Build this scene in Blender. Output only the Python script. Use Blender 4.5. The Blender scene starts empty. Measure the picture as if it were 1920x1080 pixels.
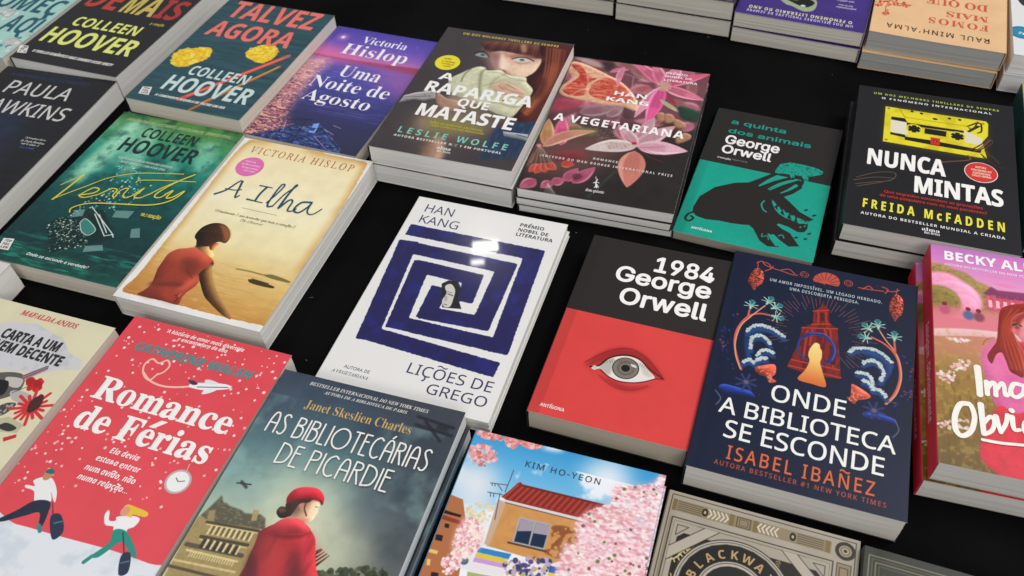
# A close view of paperback books laid out on a black cloth at a book stall.
import bpy, math, random, os
import numpy as np
R = math.radians
SC = bpy.context.scene
COL = SC.collection

# ------------------------------------------------------------------ camera
cam_data = bpy.data.cameras.new('camera'); cam = bpy.data.objects.new('camera', cam_data); COL.objects.link(cam)
SC.camera = cam
CAM_F, CAM_PITCH, CAM_ROLL, CAM_H = 1628.04, 0.838064, -0.063195, 0.597168
cam_data.sensor_width = 36.0
cam_data.lens = CAM_F * 36.0 / 1920.0
cam_data.clip_start = 0.02; cam_data.clip_end = 60
import mathutils
fw = mathutils.Vector((0, math.cos(CAM_PITCH), -math.sin(CAM_PITCH)))
rt0 = mathutils.Vector((1, 0, 0)); up0 = rt0.cross(fw)
rt = math.cos(CAM_ROLL) * rt0 + math.sin(CAM_ROLL) * up0
up = -math.sin(CAM_ROLL) * rt0 + math.cos(CAM_ROLL) * up0
m3 = mathutils.Matrix((rt, up, -fw)).transposed()
cam.matrix_world = mathutils.Matrix.Translation((0, 0, CAM_H)) @ m3.to_4x4()
cam_data.dof.use_dof = True
cam_data.dof.focus_distance = 0.74
cam_data.dof.aperture_fstop = 11.0

# ------------------------------------------------------------------ world, lamps, exposure
world = bpy.data.worlds.new('World'); SC.world = world; world.use_nodes = True
bg = world.node_tree.nodes['Background']
bg.inputs[0].default_value = (0.93, 0.95, 1.0, 1); bg.inputs[1].default_value = 0.40
SC.view_settings.view_transform = 'Standard'; SC.view_settings.look = 'None'
SC.view_settings.exposure = -0.07; SC.view_settings.gamma = 1.0
def area(name, loc, target, sx, sy, power, col=(1, 1, 1)):
    l = bpy.data.lights.new(name, 'AREA'); l.shape = 'RECTANGLE'; l.size = sx; l.size_y = sy; l.energy = power; l.color = col
    o = bpy.data.objects.new(name, l); COL.objects.link(o); o.location = loc
    d = mathutils.Vector(target) - mathutils.Vector(loc); o.rotation_euler = d.to_track_quat('-Z', 'Y').to_euler()
    return o

# ------------------------------------------------------------------ mesh helpers
def mesh_obj(name, verts, faces, mat, parent=None, uvs=None, smooth=False):
    me = bpy.data.meshes.new(name); me.from_pydata(verts, [], faces); 
    if uvs is not None:
        ul = me.uv_layers.new(name='UVMap')
        vi = np.empty(len(me.loops), dtype=np.int32); me.loops.foreach_get('vertex_index', vi)
        ul.data.foreach_set('uv', np.asarray(uvs, dtype=np.float32)[vi].ravel())
    if mat: me.materials.append(mat)
    if smooth:
        me.polygons.foreach_set('use_smooth', [True] * len(me.polygons))
    me.update()
    o = bpy.data.objects.new(name, me); COL.objects.link(o); o.parent = parent
    return o
def empty(name, loc, rz):
    o = bpy.data.objects.new(name, None); o.empty_display_size = 0.02; COL.objects.link(o); o.location = loc; o.rotation_euler = (0, 0, rz); return o
def tag(o, label=None, cat=None, group=None, kind=None):
    if label: o['label'] = label
    if cat: o['category'] = cat
    if group: o['group'] = group
    if kind: o['kind'] = kind
def lin(h):
    h = h.lstrip('#'); c = [int(h[i:i + 2], 16) / 255 for i in (0, 2, 4)]
    return tuple(x / 12.92 if x <= .04045 else ((x + .055) / 1.055) ** 2.4 for x in c)
def srgb(h):
    h = h.lstrip('#'); return np.array([int(h[i:i + 2], 16) / 255 for i in (0, 2, 4)], dtype=np.float32)

# ------------------------------------------------------------------ materials
MC = {}
def new_mat(name):
    m = bpy.data.materials.new(name); m.use_nodes = True
    nt = m.node_tree; b = nt.nodes['Principled BSDF']; b.inputs['Specular IOR Level'].default_value = .26; return m, nt, b
def ink(colour, rough=.42, coat=0.0):
    k = ('ink', colour, rough, coat)
    if k not in MC:
        m, nt, b = new_mat('printed_ink'); b.inputs['Roughness'].default_value = rough
        b.inputs['Coat Weight'].default_value = coat; b.inputs['Coat Roughness'].default_value = .06
        t = nt.nodes.new('ShaderNodeTexCoord'); n = nt.nodes.new('ShaderNodeTexNoise'); n.inputs['Scale'].default_value = 220; n.inputs['Detail'].default_value = 3
        nt.links.new(t.outputs['Object'], n.inputs['Vector'])
        mx = nt.nodes.new('ShaderNodeMix'); mx.data_type = 'RGBA'; c = lin(colour)
        mx.inputs[6].default_value = (*[x * .90 for x in c], 1); mx.inputs[7].default_value = (*[min(1, x * 1.06) for x in c], 1)
        nt.links.new(n.outputs['Fac'], mx.inputs[0]); nt.links.new(mx.outputs[2], b.inputs['Base Color'])
        MC[k] = m
    return MC[k]
def paper_fine(nt, b, strength=.04, scale=900):
    t = nt.nodes.new('ShaderNodeTexCoord'); n = nt.nodes.new('ShaderNodeTexNoise'); n.inputs['Scale'].default_value = scale; n.inputs['Detail'].default_value = 4
    n2 = nt.nodes.new('ShaderNodeTexNoise'); n2.inputs['Scale'].default_value = 9; n2.inputs['Detail'].default_value = 2
    ad = nt.nodes.new('ShaderNodeMath'); ad.operation = 'MULTIPLY_ADD'; ad.inputs[1].default_value = 14.0
    bp = nt.nodes.new('ShaderNodeBump'); bp.inputs['Strength'].default_value = strength; bp.inputs['Distance'].default_value = .0004
    nt.links.new(t.outputs['Object'], n.inputs['Vector']); nt.links.new(t.outputs['Object'], n2.inputs['Vector'])
    nt.links.new(n2.outputs['Fac'], ad.inputs[0]); nt.links.new(n.outputs['Fac'], ad.inputs[2])
    nt.links.new(ad.outputs[0], bp.inputs['Height']); nt.links.new(bp.outputs['Normal'], b.inputs['Normal'])
def cover_mat(name, arr, rough=.42, coat=0.0):
    h, w, _ = arr.shape
    img = bpy.data.images.new(name + '_print', w, h, alpha=False)
    px = np.ones((h, w, 4), dtype=np.float32); px[..., :3] = np.clip(arr[::-1] - .085 * (1 - np.clip(arr[::-1], 0, 1)) ** 3, .012, 1)
    img.pixels.foreach_set(px.ravel()); img.update(); img.pack()
    m, nt, b = new_mat(name + '_cover_stock')
    tx = nt.nodes.new('ShaderNodeTexImage'); tx.image = img; tx.extension = 'EXTEND'
    uv = nt.nodes.new('ShaderNodeTexCoord'); nt.links.new(uv.outputs['UV'], tx.inputs['Vector'])
    nt.links.new(tx.outputs['Color'], b.inputs['Base Color'])
    b.inputs['Roughness'].default_value = rough; b.inputs['Coat Weight'].default_value = coat; b.inputs['Coat Roughness'].default_value = .035
    paper_fine(nt, b, .12 if coat == 0 else .02)
    return m
def plain_cover(colour, rough=.45):
    k = ('plain', colour, rough)
    if k not in MC:
        m, nt, b = new_mat('cover_stock'); b.inputs['Roughness'].default_value = rough
        t = nt.nodes.new('ShaderNodeTexCoord'); n = nt.nodes.new('ShaderNodeTexNoise'); n.inputs['Scale'].default_value = 60; n.inputs['Detail'].default_value = 6
        mx = nt.nodes.new('ShaderNodeMix'); mx.data_type = 'RGBA'; c = lin(colour)
        mx.inputs[6].default_value = (*[x * .85 for x in c], 1); mx.inputs[7].default_value = (*[min(1, x * 1.1) for x in c], 1)
        nt.links.new(t.outputs['Object'], n.inputs['Vector']); nt.links.new(n.outputs['Fac'], mx.inputs[0]); nt.links.new(mx.outputs[2], b.inputs['Base Color'])
        MC[k] = m
    return MC[k]
def page_mat(colour):
    k = ('page', colour)
    if k not in MC:
        m, nt, b = new_mat('paper_page_edges'); b.inputs['Roughness'].default_value = .85
        b.inputs['Specular IOR Level'].default_value = .15
        t = nt.nodes.new('ShaderNodeTexCoord'); mp = nt.nodes.new('ShaderNodeMapping'); mp.inputs['Scale'].default_value = (6, 6, 4200)
        n = nt.nodes.new('ShaderNodeTexNoise'); n.inputs['Scale'].default_value = 1.0; n.inputs['Detail'].default_value = 3; n.inputs['Roughness'].default_value = .7
        mp2 = nt.nodes.new('ShaderNodeMapping'); mp2.inputs['Scale'].default_value = (9, 9, 420)
        n2 = nt.nodes.new('ShaderNodeTexNoise'); n2.inputs['Scale'].default_value = 1.0; n2.inputs['Detail'].default_value = 2
        nt.links.new(t.outputs['Object'], mp.inputs['Vector']); nt.links.new(mp.outputs[0], n.inputs['Vector'])
        nt.links.new(t.outputs['Object'], mp2.inputs['Vector']); nt.links.new(mp2.outputs[0], n2.inputs['Vector'])
        av = nt.nodes.new('ShaderNodeMath'); av.operation = 'ADD'; nt.links.new(n.outputs['Fac'], av.inputs[0]); nt.links.new(n2.outputs['Fac'], av.inputs[1])
        cr = nt.nodes.new('ShaderNodeValToRGB'); c = lin(colour)
        cr.color_ramp.elements[0].position = .30; cr.color_ramp.elements[0].color = (*[x * .88 for x in c], 1)
        cr.color_ramp.elements[1].position = .62; cr.color_ramp.elements[1].color = (*c, 1)
        hf = nt.nodes.new('ShaderNodeMath'); hf.operation = 'MULTIPLY'; hf.inputs[1].default_value = .5
        nt.links.new(av.outputs[0], hf.inputs[0]); nt.links.new(hf.outputs[0], cr.inputs[0]); nt.links.new(cr.outputs[0], b.inputs['Base Color'])
        bp = nt.nodes.new('ShaderNodeBump'); bp.inputs['Strength'].default_value = .15; bp.inputs['Distance'].default_value = .0002
        nt.links.new(hf.outputs[0], bp.inputs['Height']); nt.links.new(bp.outputs['Normal'], b.inputs['Normal'])
        MC[k] = m
    return MC[k]

# ------------------------------------------------------------------ lettering
FD = os.path.join(bpy.utils.resource_path('LOCAL'), 'datafiles', 'fonts')
def load_font(f):
    try: return bpy.data.fonts.load(os.path.join(FD, f))
    except Exception: return None
F_MATH = load_font('NotoSansMath-Regular.woff2'); F_INTER = load_font('Inter.woff2')
STY = {'R': (F_MATH, None), 'N': (F_INTER, None), 'B': (F_MATH, (0x1D5D4, 0x1D5EE, 0x1D7EC)), 'K': (F_MATH, (0x1D63C, 0x1D656, None)),
       'S': (F_MATH, (0x1D400, 0x1D41A, 0x1D7CE)), 'I': (F_MATH, (0x1D434, 0x1D44E, None)), 'J': (F_MATH, (0x1D468, 0x1D482, None)), 'C': (F_MATH, (0x1D4D0, 0x1D4EA, None)), 'T': (F_MATH, (0x1D400, 0x1D41A, 0x1D7CE))}
SHEAR = {'U': ('I', -.27), 'V': ('J', -.27), 'L': ('K', 0)}
def mapch(ch, U):
    if not U or not F_MATH: return ch
    if 'A' <= ch <= 'Z': return chr(U[0] + ord(ch) - 65)
    if 'a' <= ch <= 'z':
        c = U[1] + ord(ch) - 97; return chr(0x210E if c == 0x1D455 else c)
    if U[2] and '0' <= ch <= '9': return chr(U[2] + ord(ch) - 48)
    return ch
_cu = bpy.data.curves.new('glyph_source', 'FONT'); _cu.resolution_u = 3; _ob = bpy.data.objects.new('glyph_source', _cu); COL.objects.link(_ob)
def _ev(body, font):
    _cu.body = body
    if font: _cu.font = font
    me = bpy.data.meshes.new_from_object(_ob)
    n = len(me.vertices); co = np.empty(n * 3, dtype=np.float32); me.vertices.foreach_get('co', co)
    fs = [tuple(p.vertices) for p in me.polygons]; bpy.data.meshes.remove(me)
    return co.reshape(-1, 3)[:, :2], fs
GC = {}
def glyph(ch, sty):
    k = (ch, sty)
    if k not in GC:
        f, U = STY[sty]; c = mapch(ch, U); _cu.offset = -.005 if sty == 'T' else 0
        if ('bar', sty) not in GC: GC[('bar', sty)] = _ev('|', f)[0][:, 0].max()
        v, fs = (np.zeros((0, 2)), []) if ch == ' ' else _ev(c, f)
        adv = _ev(c + '|', f)[0][:, 0].max() - GC[('bar', sty)]
        GC[k] = (v, fs, adv)
    return GC[k]
ACC = {'Á': 'A´', 'á': 'a´', 'É': 'E´', 'é': 'e´', 'Í': 'I´', 'í': 'i´', 'Ó': 'O´', 'ó': 'o´', 'ú': 'u´', 'Ã': 'A~', 'ã': 'a~', 'Õ': 'O~', 'õ': 'o~', 'Ñ': 'N~', 'Ç': 'C,', 'ç': 'c,', 'Â': 'A^', 'à': 'a`', 'ê': 'e^'}
def accent(a, cx, top, w):
    t = w
    if a == '´': p = [(cx - .06, top + .05), (cx - .06 + t, top + .05), (cx + .10 + t, top + .21), (cx + .10 - t * .2, top + .21)]
    elif a == '`': p = [(cx + .06, top + .05), (cx + .06 - t, top + .05), (cx - .10 - t, top + .21), (cx - .10 + t * .2, top + .21)]
    elif a == ',': p = [(cx - t / 2, .0), (cx + t / 2, .0), (cx + t * .9, -.10), (cx - t * .2, -.21), (cx - .10, -.19), (cx - .01, -.11)]
    elif a == '^': p = [(cx - .16, top + .06), (cx - .02, top + .20), (cx + .05, top + .20), (cx + .17, top + .06), (cx + .08, top + .06), (cx, top + .14), (cx - .08, top + .06)]
    else:
        xs = np.linspace(-.19, .19, 9); ys = .10 + .035 * np.sin((xs + .19) / .38 * 2 * math.pi)
        p = [(cx + x, top + y + t * .45) for x, y in zip(xs, ys)] + [(cx + x, top + y - t * .45) for x, y in zip(xs[::-1], ys[::-1])]
        n = len(xs); return p, [(i, i + 1, 2 * n - 2 - i, 2 * n - 1 - i) for i in range(n - 1)]
    return p, [tuple(range(len(p)))]
def layout(s, sty, track=0.0):
    sh = 0.0
    if sty in SHEAR: sty, sh = SHEAR[sty]
    V = []; Fs = []; x = 0.0; wt = {'R': .055, 'N': .07, 'B': .12, 'K': .12, 'S': .09, 'I': .05, 'J': .09, 'C': .06, 'T': .07}[sty]
    for ch in s:
        base, ac = (ACC[ch][0], ACC[ch][1]) if ch in ACC else (ch, None)
        v, fs, adv = glyph(base, sty)
        o = sum(len(q) for q in V)
        if len(v):
            vv = v.copy(); vv[:, 0] += vv[:, 1] * sh + x; V.append(vv); Fs += [tuple(i + o for i in f) for f in fs]
            if ac:
                p, pf = accent(ac, (v[:, 0].min() + v[:, 0].max()) / 2, v[:, 1].max() if ac != ',' else 0, wt)
                o = sum(len(q) for q in V); p = np.array(p, dtype=float); p[:, 0] += p[:, 1] * sh * 0 + x; V.append(p); Fs += [tuple(i + o for i in f) for f in pf]
        x += adv + track
    V = np.concatenate(V) if V else np.zeros((0, 2))
    return V, Fs, x - track

# ------------------------------------------------------------------ print painter (artwork for the covers, drawn in the script)
PPM = 2700.0
def noise(h, w, cell, seed, oct=3):
    rs = np.random.RandomState(seed); out = np.zeros((h, w), dtype=np.float32); amp = 1.0; tot = 0
    for o in range(oct):
        cy, cx = (cell if isinstance(cell, tuple) else (cell, cell)); cy = max(1.5, cy / 2 ** o); cx = max(1.5, cx / 2 ** o)
        g = rs.rand(int(h / cy) + 3, int(w / cx) + 3).astype(np.float32)
        y = np.arange(h) / cy; x = np.arange(w) / cx; y0 = y.astype(int); x0 = x.astype(int)
        fy = (y - y0)[:, None]; fx = (x - x0)[None]; fy = fy * fy * (3 - 2 * fy); fx = fx * fx * (3 - 2 * fx)
        a = g[np.ix_(y0, x0)]; b = g[np.ix_(y0, x0 + 1)]; c = g[np.ix_(y0 + 1, x0)]; d = g[np.ix_(y0 + 1, x0 + 1)]
        out += amp * ((a * (1 - fx) + b * fx) * (1 - fy) + (c * (1 - fx) + d * fx) * fy); tot += amp; amp *= .5
    return out / tot
def boxblur(m, r):
    r = int(r)
    if r < 1: return m
    for _ in range(2):
        for ax in (0, 1):
            p = [(0, 0), (0, 0)]; p[ax] = (r + 1, r); q = np.cumsum(np.pad(m, p, mode='edge'), axis=ax)
            n = m.shape[ax]
            m = (q[2 * r + 1:2 * r + 1 + n] - q[:n]) / (2 * r + 1) if ax == 0 else (q[:, 2 * r + 1:2 * r + 1 + n] - q[:, :n]) / (2 * r + 1)
    return m
def crom(p, closed, n=6):
    p = np.array(p, dtype=float); k = len(p); out = []
    if k < 3: return p
    for i in range(k if closed else k - 1):
        g = (lambda j: p[j % k]) if closed else (lambda j: p[min(max(j, 0), k - 1)])
        a, b, c, d = g(i - 1), g(i), g(i + 1), g(i + 2)
        for t in np.arange(n) / n:
            out.append(.5 * (2 * b + (c - a) * t + (2 * a - 5 * b + 4 * c - d) * t * t + (3 * b - a - 3 * c + d) * t ** 3))
    if not closed: out.append(p[-1])
    return np.array(out)
class Cv:
    def __init__(s, W, H, col):
        s.W, s.H = W, H; s.w = int(W * PPM); s.h = int(H * PPM); s.im = np.empty((s.h, s.w, 3), dtype=np.float32); s.im[:] = srgb(col); s.sd = 1
    def X(s, pts): return np.array(pts, dtype=float) * (s.w, s.h)
    def mix(s, m, col, a=1.0, y0=0, x0=0):
        h, w = m.shape; r = s.im[y0:y0 + h, x0:x0 + w]; c = srgb(col) if isinstance(col, str) else col; mm = (m * a)[..., None]; r += (c - r) * mm
    def mask(s, pts, sm=False):
        p = s.X(pts)
        if sm: p = crom(p, True)
        SS = 3; m = np.zeros((s.h, s.w), dtype=np.float32)
        ya = max(0, int(p[:, 1].min())); yb = min(s.h, int(p[:, 1].max()) + 2); q = np.roll(p, -1, 0)
        for sy in range(ya * SS, yb * SS):
            Y = (sy + .5) / SS; k = (p[:, 1] > Y) != (q[:, 1] > Y)
            if not k.any(): continue
            xs = np.sort(p[k, 0] + (Y - p[k, 1]) * (q[k, 0] - p[k, 0]) / (q[k, 1] - p[k, 1])); row = m[sy // SS]
            for a, b in zip(xs[::2], xs[1::2]):
                a = max(a, 0); b = min(b, s.w - 1e-3)
                if b <= a: continue
                ia, ib = int(a), int(b)
                if ia == ib: row[ia] += (b - a) / SS
                else:
                    row[ia] += (ia + 1 - a) / SS; row[ib] += (b - ib) / SS; row[ia + 1:ib] += 1.0 / SS
        return np.clip(m, 0, 1)
    def P(s, pts, col, a=1.0, soft=0, sm=True):
        m = s.mask(pts, sm); m = boxblur(m, soft * PPM); s.mix(m, col, a); return m
    def V(s, pts, col, r=.004, amt=.4, ang=-60, sm=True, soft=0, tex=.05):
        m = s.mask(pts, sm); m = boxblur(m, soft * PPM) if soft else m; ys, xs = np.nonzero(m > 0)
        if not len(ys): return
        e = int(r * PPM * 3) + 2; y0, y1, x0, x1 = max(0, ys.min() - e), min(s.h, ys.max() + e), max(0, xs.min() - e), min(s.w, xs.max() + e)
        mm = m[y0:y1, x0:x1]; h = boxblur(mm, max(1, r * PPM)); gy, gx = np.gradient(h); a = R(ang)
        sh = -np.clip((gx * math.cos(a) + gy * math.sin(a)) * r * PPM * 2.2, -1, 1); s.sd += 1
        n = noise(mm.shape[0], mm.shape[1], 5, s.sd) - .5; n2 = noise(mm.shape[0], mm.shape[1], 22, s.sd + 50) - .5
        c = srgb(col)[None, None] * (1 + amt * sh + tex * 2 * n + tex * 3 * n2)[..., None] + np.clip(sh, 0, 1)[..., None] * amt * .12
        s.mix(mm, np.clip(c, 0, 1), 1.0, y0, x0)
    def petal(s, o, tip, w, col, edge, bend=0.0, spots=None, dark='#6c2a3c'):
        """pointed lily petal from its base to its tip; w = half width in metres"""
        O = np.array(o) * (s.W, s.H); T = np.array(tip) * (s.W, s.H); d = T - O; L = np.hypot(*d); e = d / L; n = np.array([-e[1], e[0]])
        t = np.linspace(0, 1, 15); pr = np.sin(math.pi * t ** .85) ** .8 * (1 - .25 * t) * w + .0003 * (1 - t); mid = O + np.outer(t, d) + np.outer(np.sin(math.pi * t) * bend, n)
        f = lambda P: [tuple(p / (s.W, s.H)) for p in P]
        out = f(np.concatenate([mid + n * pr[:, None], (mid - n * pr[:, None])[::-1]])); m = s.P(out, edge, 1, .0001, False)
        s.P(f(np.concatenate([mid + n * pr[:, None] * .62, (mid - n * pr[:, None] * .95)[::-1]])), col, .75, .0007, False)
        s.P(f(np.concatenate([mid[:9] + n * pr[:9, None] * .55, (mid[:9] - n * pr[:9, None] * .55)[::-1]])), dark, .35, .0016, False)
        for k in range(-3, 4):
            q = mid[1:-1] + n * (pr[1:-1, None] * k / 4.2); s.S(f(q), .00035, edge if k % 2 else dark, .35, False, .0001)
        s.S(f(mid[:-1]), .0007, edge, .55, False, .0003); s.S(f(mid[:-1] + n * .0005), .0004, dark, .4, False, .0002)
        if spots: s.D(f(np.concatenate([mid[2:9] + n * pr[2:9, None] * .6, (mid[2:9] - n * pr[2:9, None] * .6)[::-1]])), 28, .0003, .0006, [spots], .85, sm=False)
    def Y(s, pts, col, a=1.0, soft=0): return s.P(pts, col, a, soft, False)
    def S(s, pts, w, col, a=1.0, sm=True, soft=0, w2=None, rough=0):
        p = s.X(pts); p = crom(p, False) if sm and len(p) > 2 else p
        r1 = w * PPM / 2; r2 = (w if w2 is None else w2) * PPM / 2; m = np.zeros((s.h, s.w), dtype=np.float32); n = len(p) - 1
        for i in range(n):
            a0, b0 = p[i], p[i + 1]; ra = r1 + (r2 - r1) * (i + .5) / n; e = ra + 2
            x0 = int(max(0, min(a0[0], b0[0]) - e)); x1 = int(min(s.w, max(a0[0], b0[0]) + e + 1)); y0 = int(max(0, min(a0[1], b0[1]) - e)); y1 = int(min(s.h, max(a0[1], b0[1]) + e + 1))
            if x1 <= x0 or y1 <= y0: continue
            xx = np.arange(x0, x1)[None] + .5 - a0[0]; yy = np.arange(y0, y1)[:, None] + .5 - a0[1]; d = b0 - a0; L = max(d @ d, 1e-6)
            t = np.clip((xx * d[0] + yy * d[1]) / L, 0, 1); dist = np.hypot(xx - t * d[0], yy - t * d[1])
            r = m[y0:y1, x0:x1]; np.maximum(r, np.clip(ra - dist + .5, 0, 1), out=r)
        if soft: m = boxblur(m, soft * PPM)
        s.mix(m, col, a)
    def E(s, c, rx, ry, col, a=1.0, soft=0, rot=0):
        x, y = c[0] * s.w, c[1] * s.h; t = np.linspace(0, 2 * math.pi, 25)[:-1]; ca, sa = math.cos(rot), math.sin(rot)
        ex = rx * PPM * np.cos(t); ey = ry * PPM * np.sin(t)
        s.P(np.stack([(x + ex * ca - ey * sa) / s.w, (y + ex * sa + ey * ca) / s.h], 1), col, a, soft, False)
    def ring(s, c, r, w, col, a=1.0, ry=None):
        t = np.linspace(0, 2 * math.pi, 49); s.S([(c[0] + r / s.W * math.cos(q), c[1] + (ry or r) / s.H * math.sin(q)) for q in t], w, col, a, False)
    def G(s, stops, ang=90, a=1.0, m=None):
        yy, xx = np.mgrid[0:s.h, 0:s.w]; t = (xx / s.w * math.cos(R(ang)) + yy / s.h * math.sin(R(ang)))
        c = np.stack([np.interp(t, [q[0] for q in stops], [srgb(q[1])[k] for q in stops]) for k in range(3)], -1).astype(np.float32)
        mm = np.full((s.h, s.w), a, dtype=np.float32) if m is None else m * a
        s.im += (c - s.im) * mm[..., None]
    def N(s, cell, amp, m=None, seed=None):
        s.sd += 1; n = noise(s.h, s.w, cell, seed or s.sd) - .5
        if m is not None: n = n * m
        s.im *= (1 + n * 2 * amp)[..., None]
    def NC(s, cell, col, lo=.5, hi=.7, a=1.0, m=None):
        s.sd += 1; n = np.clip((noise(s.h, s.w, cell, s.sd, 4) - lo) / (hi - lo), 0, 1)
        if m is not None: n = n * m
        s.mix(n, col, a)
    def D(s, pts, n, r0, r1, cols, a=1.0, asp=1.0, seed=3, sm=True):
        m = s.mask(pts, sm) if pts is not None else np.ones((s.h, s.w)); rs = random.Random(seed); ys, xs = np.nonzero(m > .5)
        if not len(ys): return
        for i in range(n):
            k = rs.randrange(len(ys)); r = rs.uniform(r0, r1) * PPM; rx = r * asp ** .5; ry = r / asp ** .5; x, y = xs[k], ys[k]
            x0 = max(0, int(x - rx - 1)); x1 = min(s.w, int(x + rx + 2)); y0 = max(0, int(y - ry - 1)); y1 = min(s.h, int(y + ry + 2))
            d = np.hypot((np.arange(x0, x1)[None] - x) / rx, (np.arange(y0, y1)[:, None] - y) / ry)
            s.mix(np.clip((1 - d) * min(rx, ry) + .5, 0, 1).astype(np.float32), rs.choice(cols), a, y0, x0)

# ------------------------------------------------------------------ book builder
CURL = {}
class Book:
    def __init__(s, label, x, y, th, W, H, z0, T, paper='#d2cdc3', back='#202022', spine='#202022', curl=.0003, group='paperback books laid out on the black cloth', seed=1, nopage=False):
        s.W, s.H, s.T, s.curl = W, H, T, curl
        s.e = empty('book', (x, y, z0), th); tag(s.e, label, 'book', group)
        s.rs = random.Random(seed); s.paper, s.back, s.spc = paper, back, spine; s.z0 = z0
        s.ct = .00045; q = max(.25, min(1, T / .02)); s.la, s.lb, s.lw, s.ph = s.rs.uniform(0, .0011) * q, s.rs.uniform(0, .0012) * q, s.rs.uniform(0, .00025), s.rs.uniform(0, 6)
        s.pages(); s.shell()
    def zc(s, u):
        g = math.exp(-((u - .052) / .011) ** 2) * .00035
        return s.T + s.curl * max(0, (u - .12) / .88) ** 2 - g
    def zz(s, x, y):
        u = min(1, max(0, (x + s.W / 2) / s.W)); v = y / s.H + .5
        return s.zc(u) + s.la * u * u * max(0, v - .35) ** 2 * 2.4 + s.lb * u * u * max(0, .65 - v) ** 2 * 2.4 + s.lw * math.sin(3.0 * v + s.ph) * u
    def pages(s):
        W, H, T = s.W, s.H, s.T; i = .0008; nz = 9; za, zb = s.ct + .0001, T - s.ct - .0006
        x0, x1, y0, y1 = -W / 2 + .001, W / 2 - i, -H / 2 + i, H / 2 - i
        V = []; F = []; seg = 7
        ring = [(x0 + (x1 - x0) * k / seg, y0, 0, -1) for k in range(seg)] + [(x1, y0 + (y1 - y0) * k / seg, 1, 0) for k in range(seg)] + [(x1 - (x1 - x0) * k / seg, y1, 0, 1) for k in range(seg)] + [(x0, y1 - (y1 - y0) * k / seg, -1, 0) for k in range(seg)]
        n = len(ring); lean = s.rs.uniform(-.0006, .0012)
        for j in range(nz + 1):
            t = j / nz; dz = za + (zb - za) * t; o = s.rs.uniform(-.00008, .00008); bul = .0005 * math.sin(math.pi * t) * s.rs.uniform(.4, 1)
            for (x, y, nx, ny) in ring:
                d = o + bul if nx >= 0 else 0
                dzz = (s.zz(x, y) - T) * t * .97
                V.append((x + nx * d + lean * (t - 1) * (nx > 0), y + ny * d, dz + dzz))
        for j in range(nz):
            for k in range(n): a = j * n + k; b = j * n + (k + 1) % n; F.append((a, b, b + n, a + n))
        F.append(tuple(range(n))[::-1]); F.append(tuple(nz * n + k for k in range(n)))
        s.pb = mesh_obj('page_block', V, F, page_mat(s.paper), s.e)
    def slab(s, name, zt, zb, mat, parent, nx=26, ny=2, x0=None, x1=None, wav=0.0):
        W, H = s.W, s.H; x0 = -W / 2 if x0 is None else x0; x1 = W / 2 if x1 is None else x1; V = []; UV = []; F = []
        for side in (0, 1):
            for j in range(ny + 1):
                for i in range(nx + 1):
                    x = x0 + (x1 - x0) * i / nx; u = (x + W / 2) / W; v = j / ny
                    yy = -H / 2 + H * v; z = (zt(x, yy) if side == 0 else zb(x, yy)); V.append((x, yy, z)); UV.append((u, v))
        m = (nx + 1) * (ny + 1); r = nx + 1
        for j in range(ny):
            for i in range(nx):
                a = j * r + i; F.append((a, a + 1, a + r + 1, a + r)); F.append((a + m, a + r + m, a + r + 1 + m, a + 1 + m))
        for i in range(nx): F.append((i + m, i + 1 + m, i + 1, i)); a = ny * r + i; F.append((a, a + 1, a + 1 + m, a + m))
        for j in range(ny): a = j * r; F.append((a, a + r, a + r + m, a + m)); a = j * r + nx; F.append((a + m, a + r + m, a + r, a))
        return mesh_obj(name, V, F, mat, parent, UV)
    def shell(s):
        s.bk = s.slab('back_cover', lambda x, y: s.ct, lambda x, y: 0.0002, plain_cover(s.back), s.e, nx=1, ny=1)
        # spine: rounded over at both long edges
        W, H, T = s.W, s.H, s.T; prof = []; r = min(.0014, T * .2)
        for k in range(5): a = math.pi / 2 * k / 4; prof.append((-W / 2 - .0002 - r * math.sin(a) * .45, T - r + r * math.cos(a) - .0001))
        for k in range(5): a = math.pi / 2 * (1 - k / 4); prof.append((-W / 2 - .0002 - r * math.sin(a) * .45, r - r * math.cos(a) + .0003))
        inn = [(x + .0009, min(max(z, .0008), T - .0008)) for x, z in prof]; V = []; n = len(prof)
        for y in (-H / 2 + .0001, H / 2 - .0001):
            V += [(x, y, z) for x, z in prof] + [(x, y, z) for x, z in inn]
        F = []
        for k in range(n - 1): F.append((k, k + 1, k + 1 + 2 * n, k + 2 * n)); F.append((k + n, k + n + 2 * n, k + 1 + 3 * n, k + 1 + n)); F.append((k, k + n, k + n + 1, k + 1)); F.append((k + 2 * n, k + 1 + 2 * n, k + 1 + 3 * n, k + 3 * n))
        s.sp = mesh_obj('spine', V, F, plain_cover(s.spc), s.e, smooth=False)
    def cover(s, mat):
        s.fc = s.slab('front_cover', s.zz, lambda x, y: s.zz(x, y) - s.ct, mat, s.e, ny=12); s.lay = 0; me = s.fc.data; me.materials.append(plain_cover('#cfccc4', .8)); k = 26 * 12 * 2
        for p in me.polygons[k:]: p.material_index = 1
        return s
    def loc(s, p): return np.array([(p[0] - .5) * s.W, (.5 - p[1]) * s.H])
    def put(s, name, V2, F, mat, dz=.0002, parent=None):
        V = [(x, y, s.zz(x, y) + dz) for x, y in V2]
        return mesh_obj(name, V, F, mat, parent or s.fc)
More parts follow.
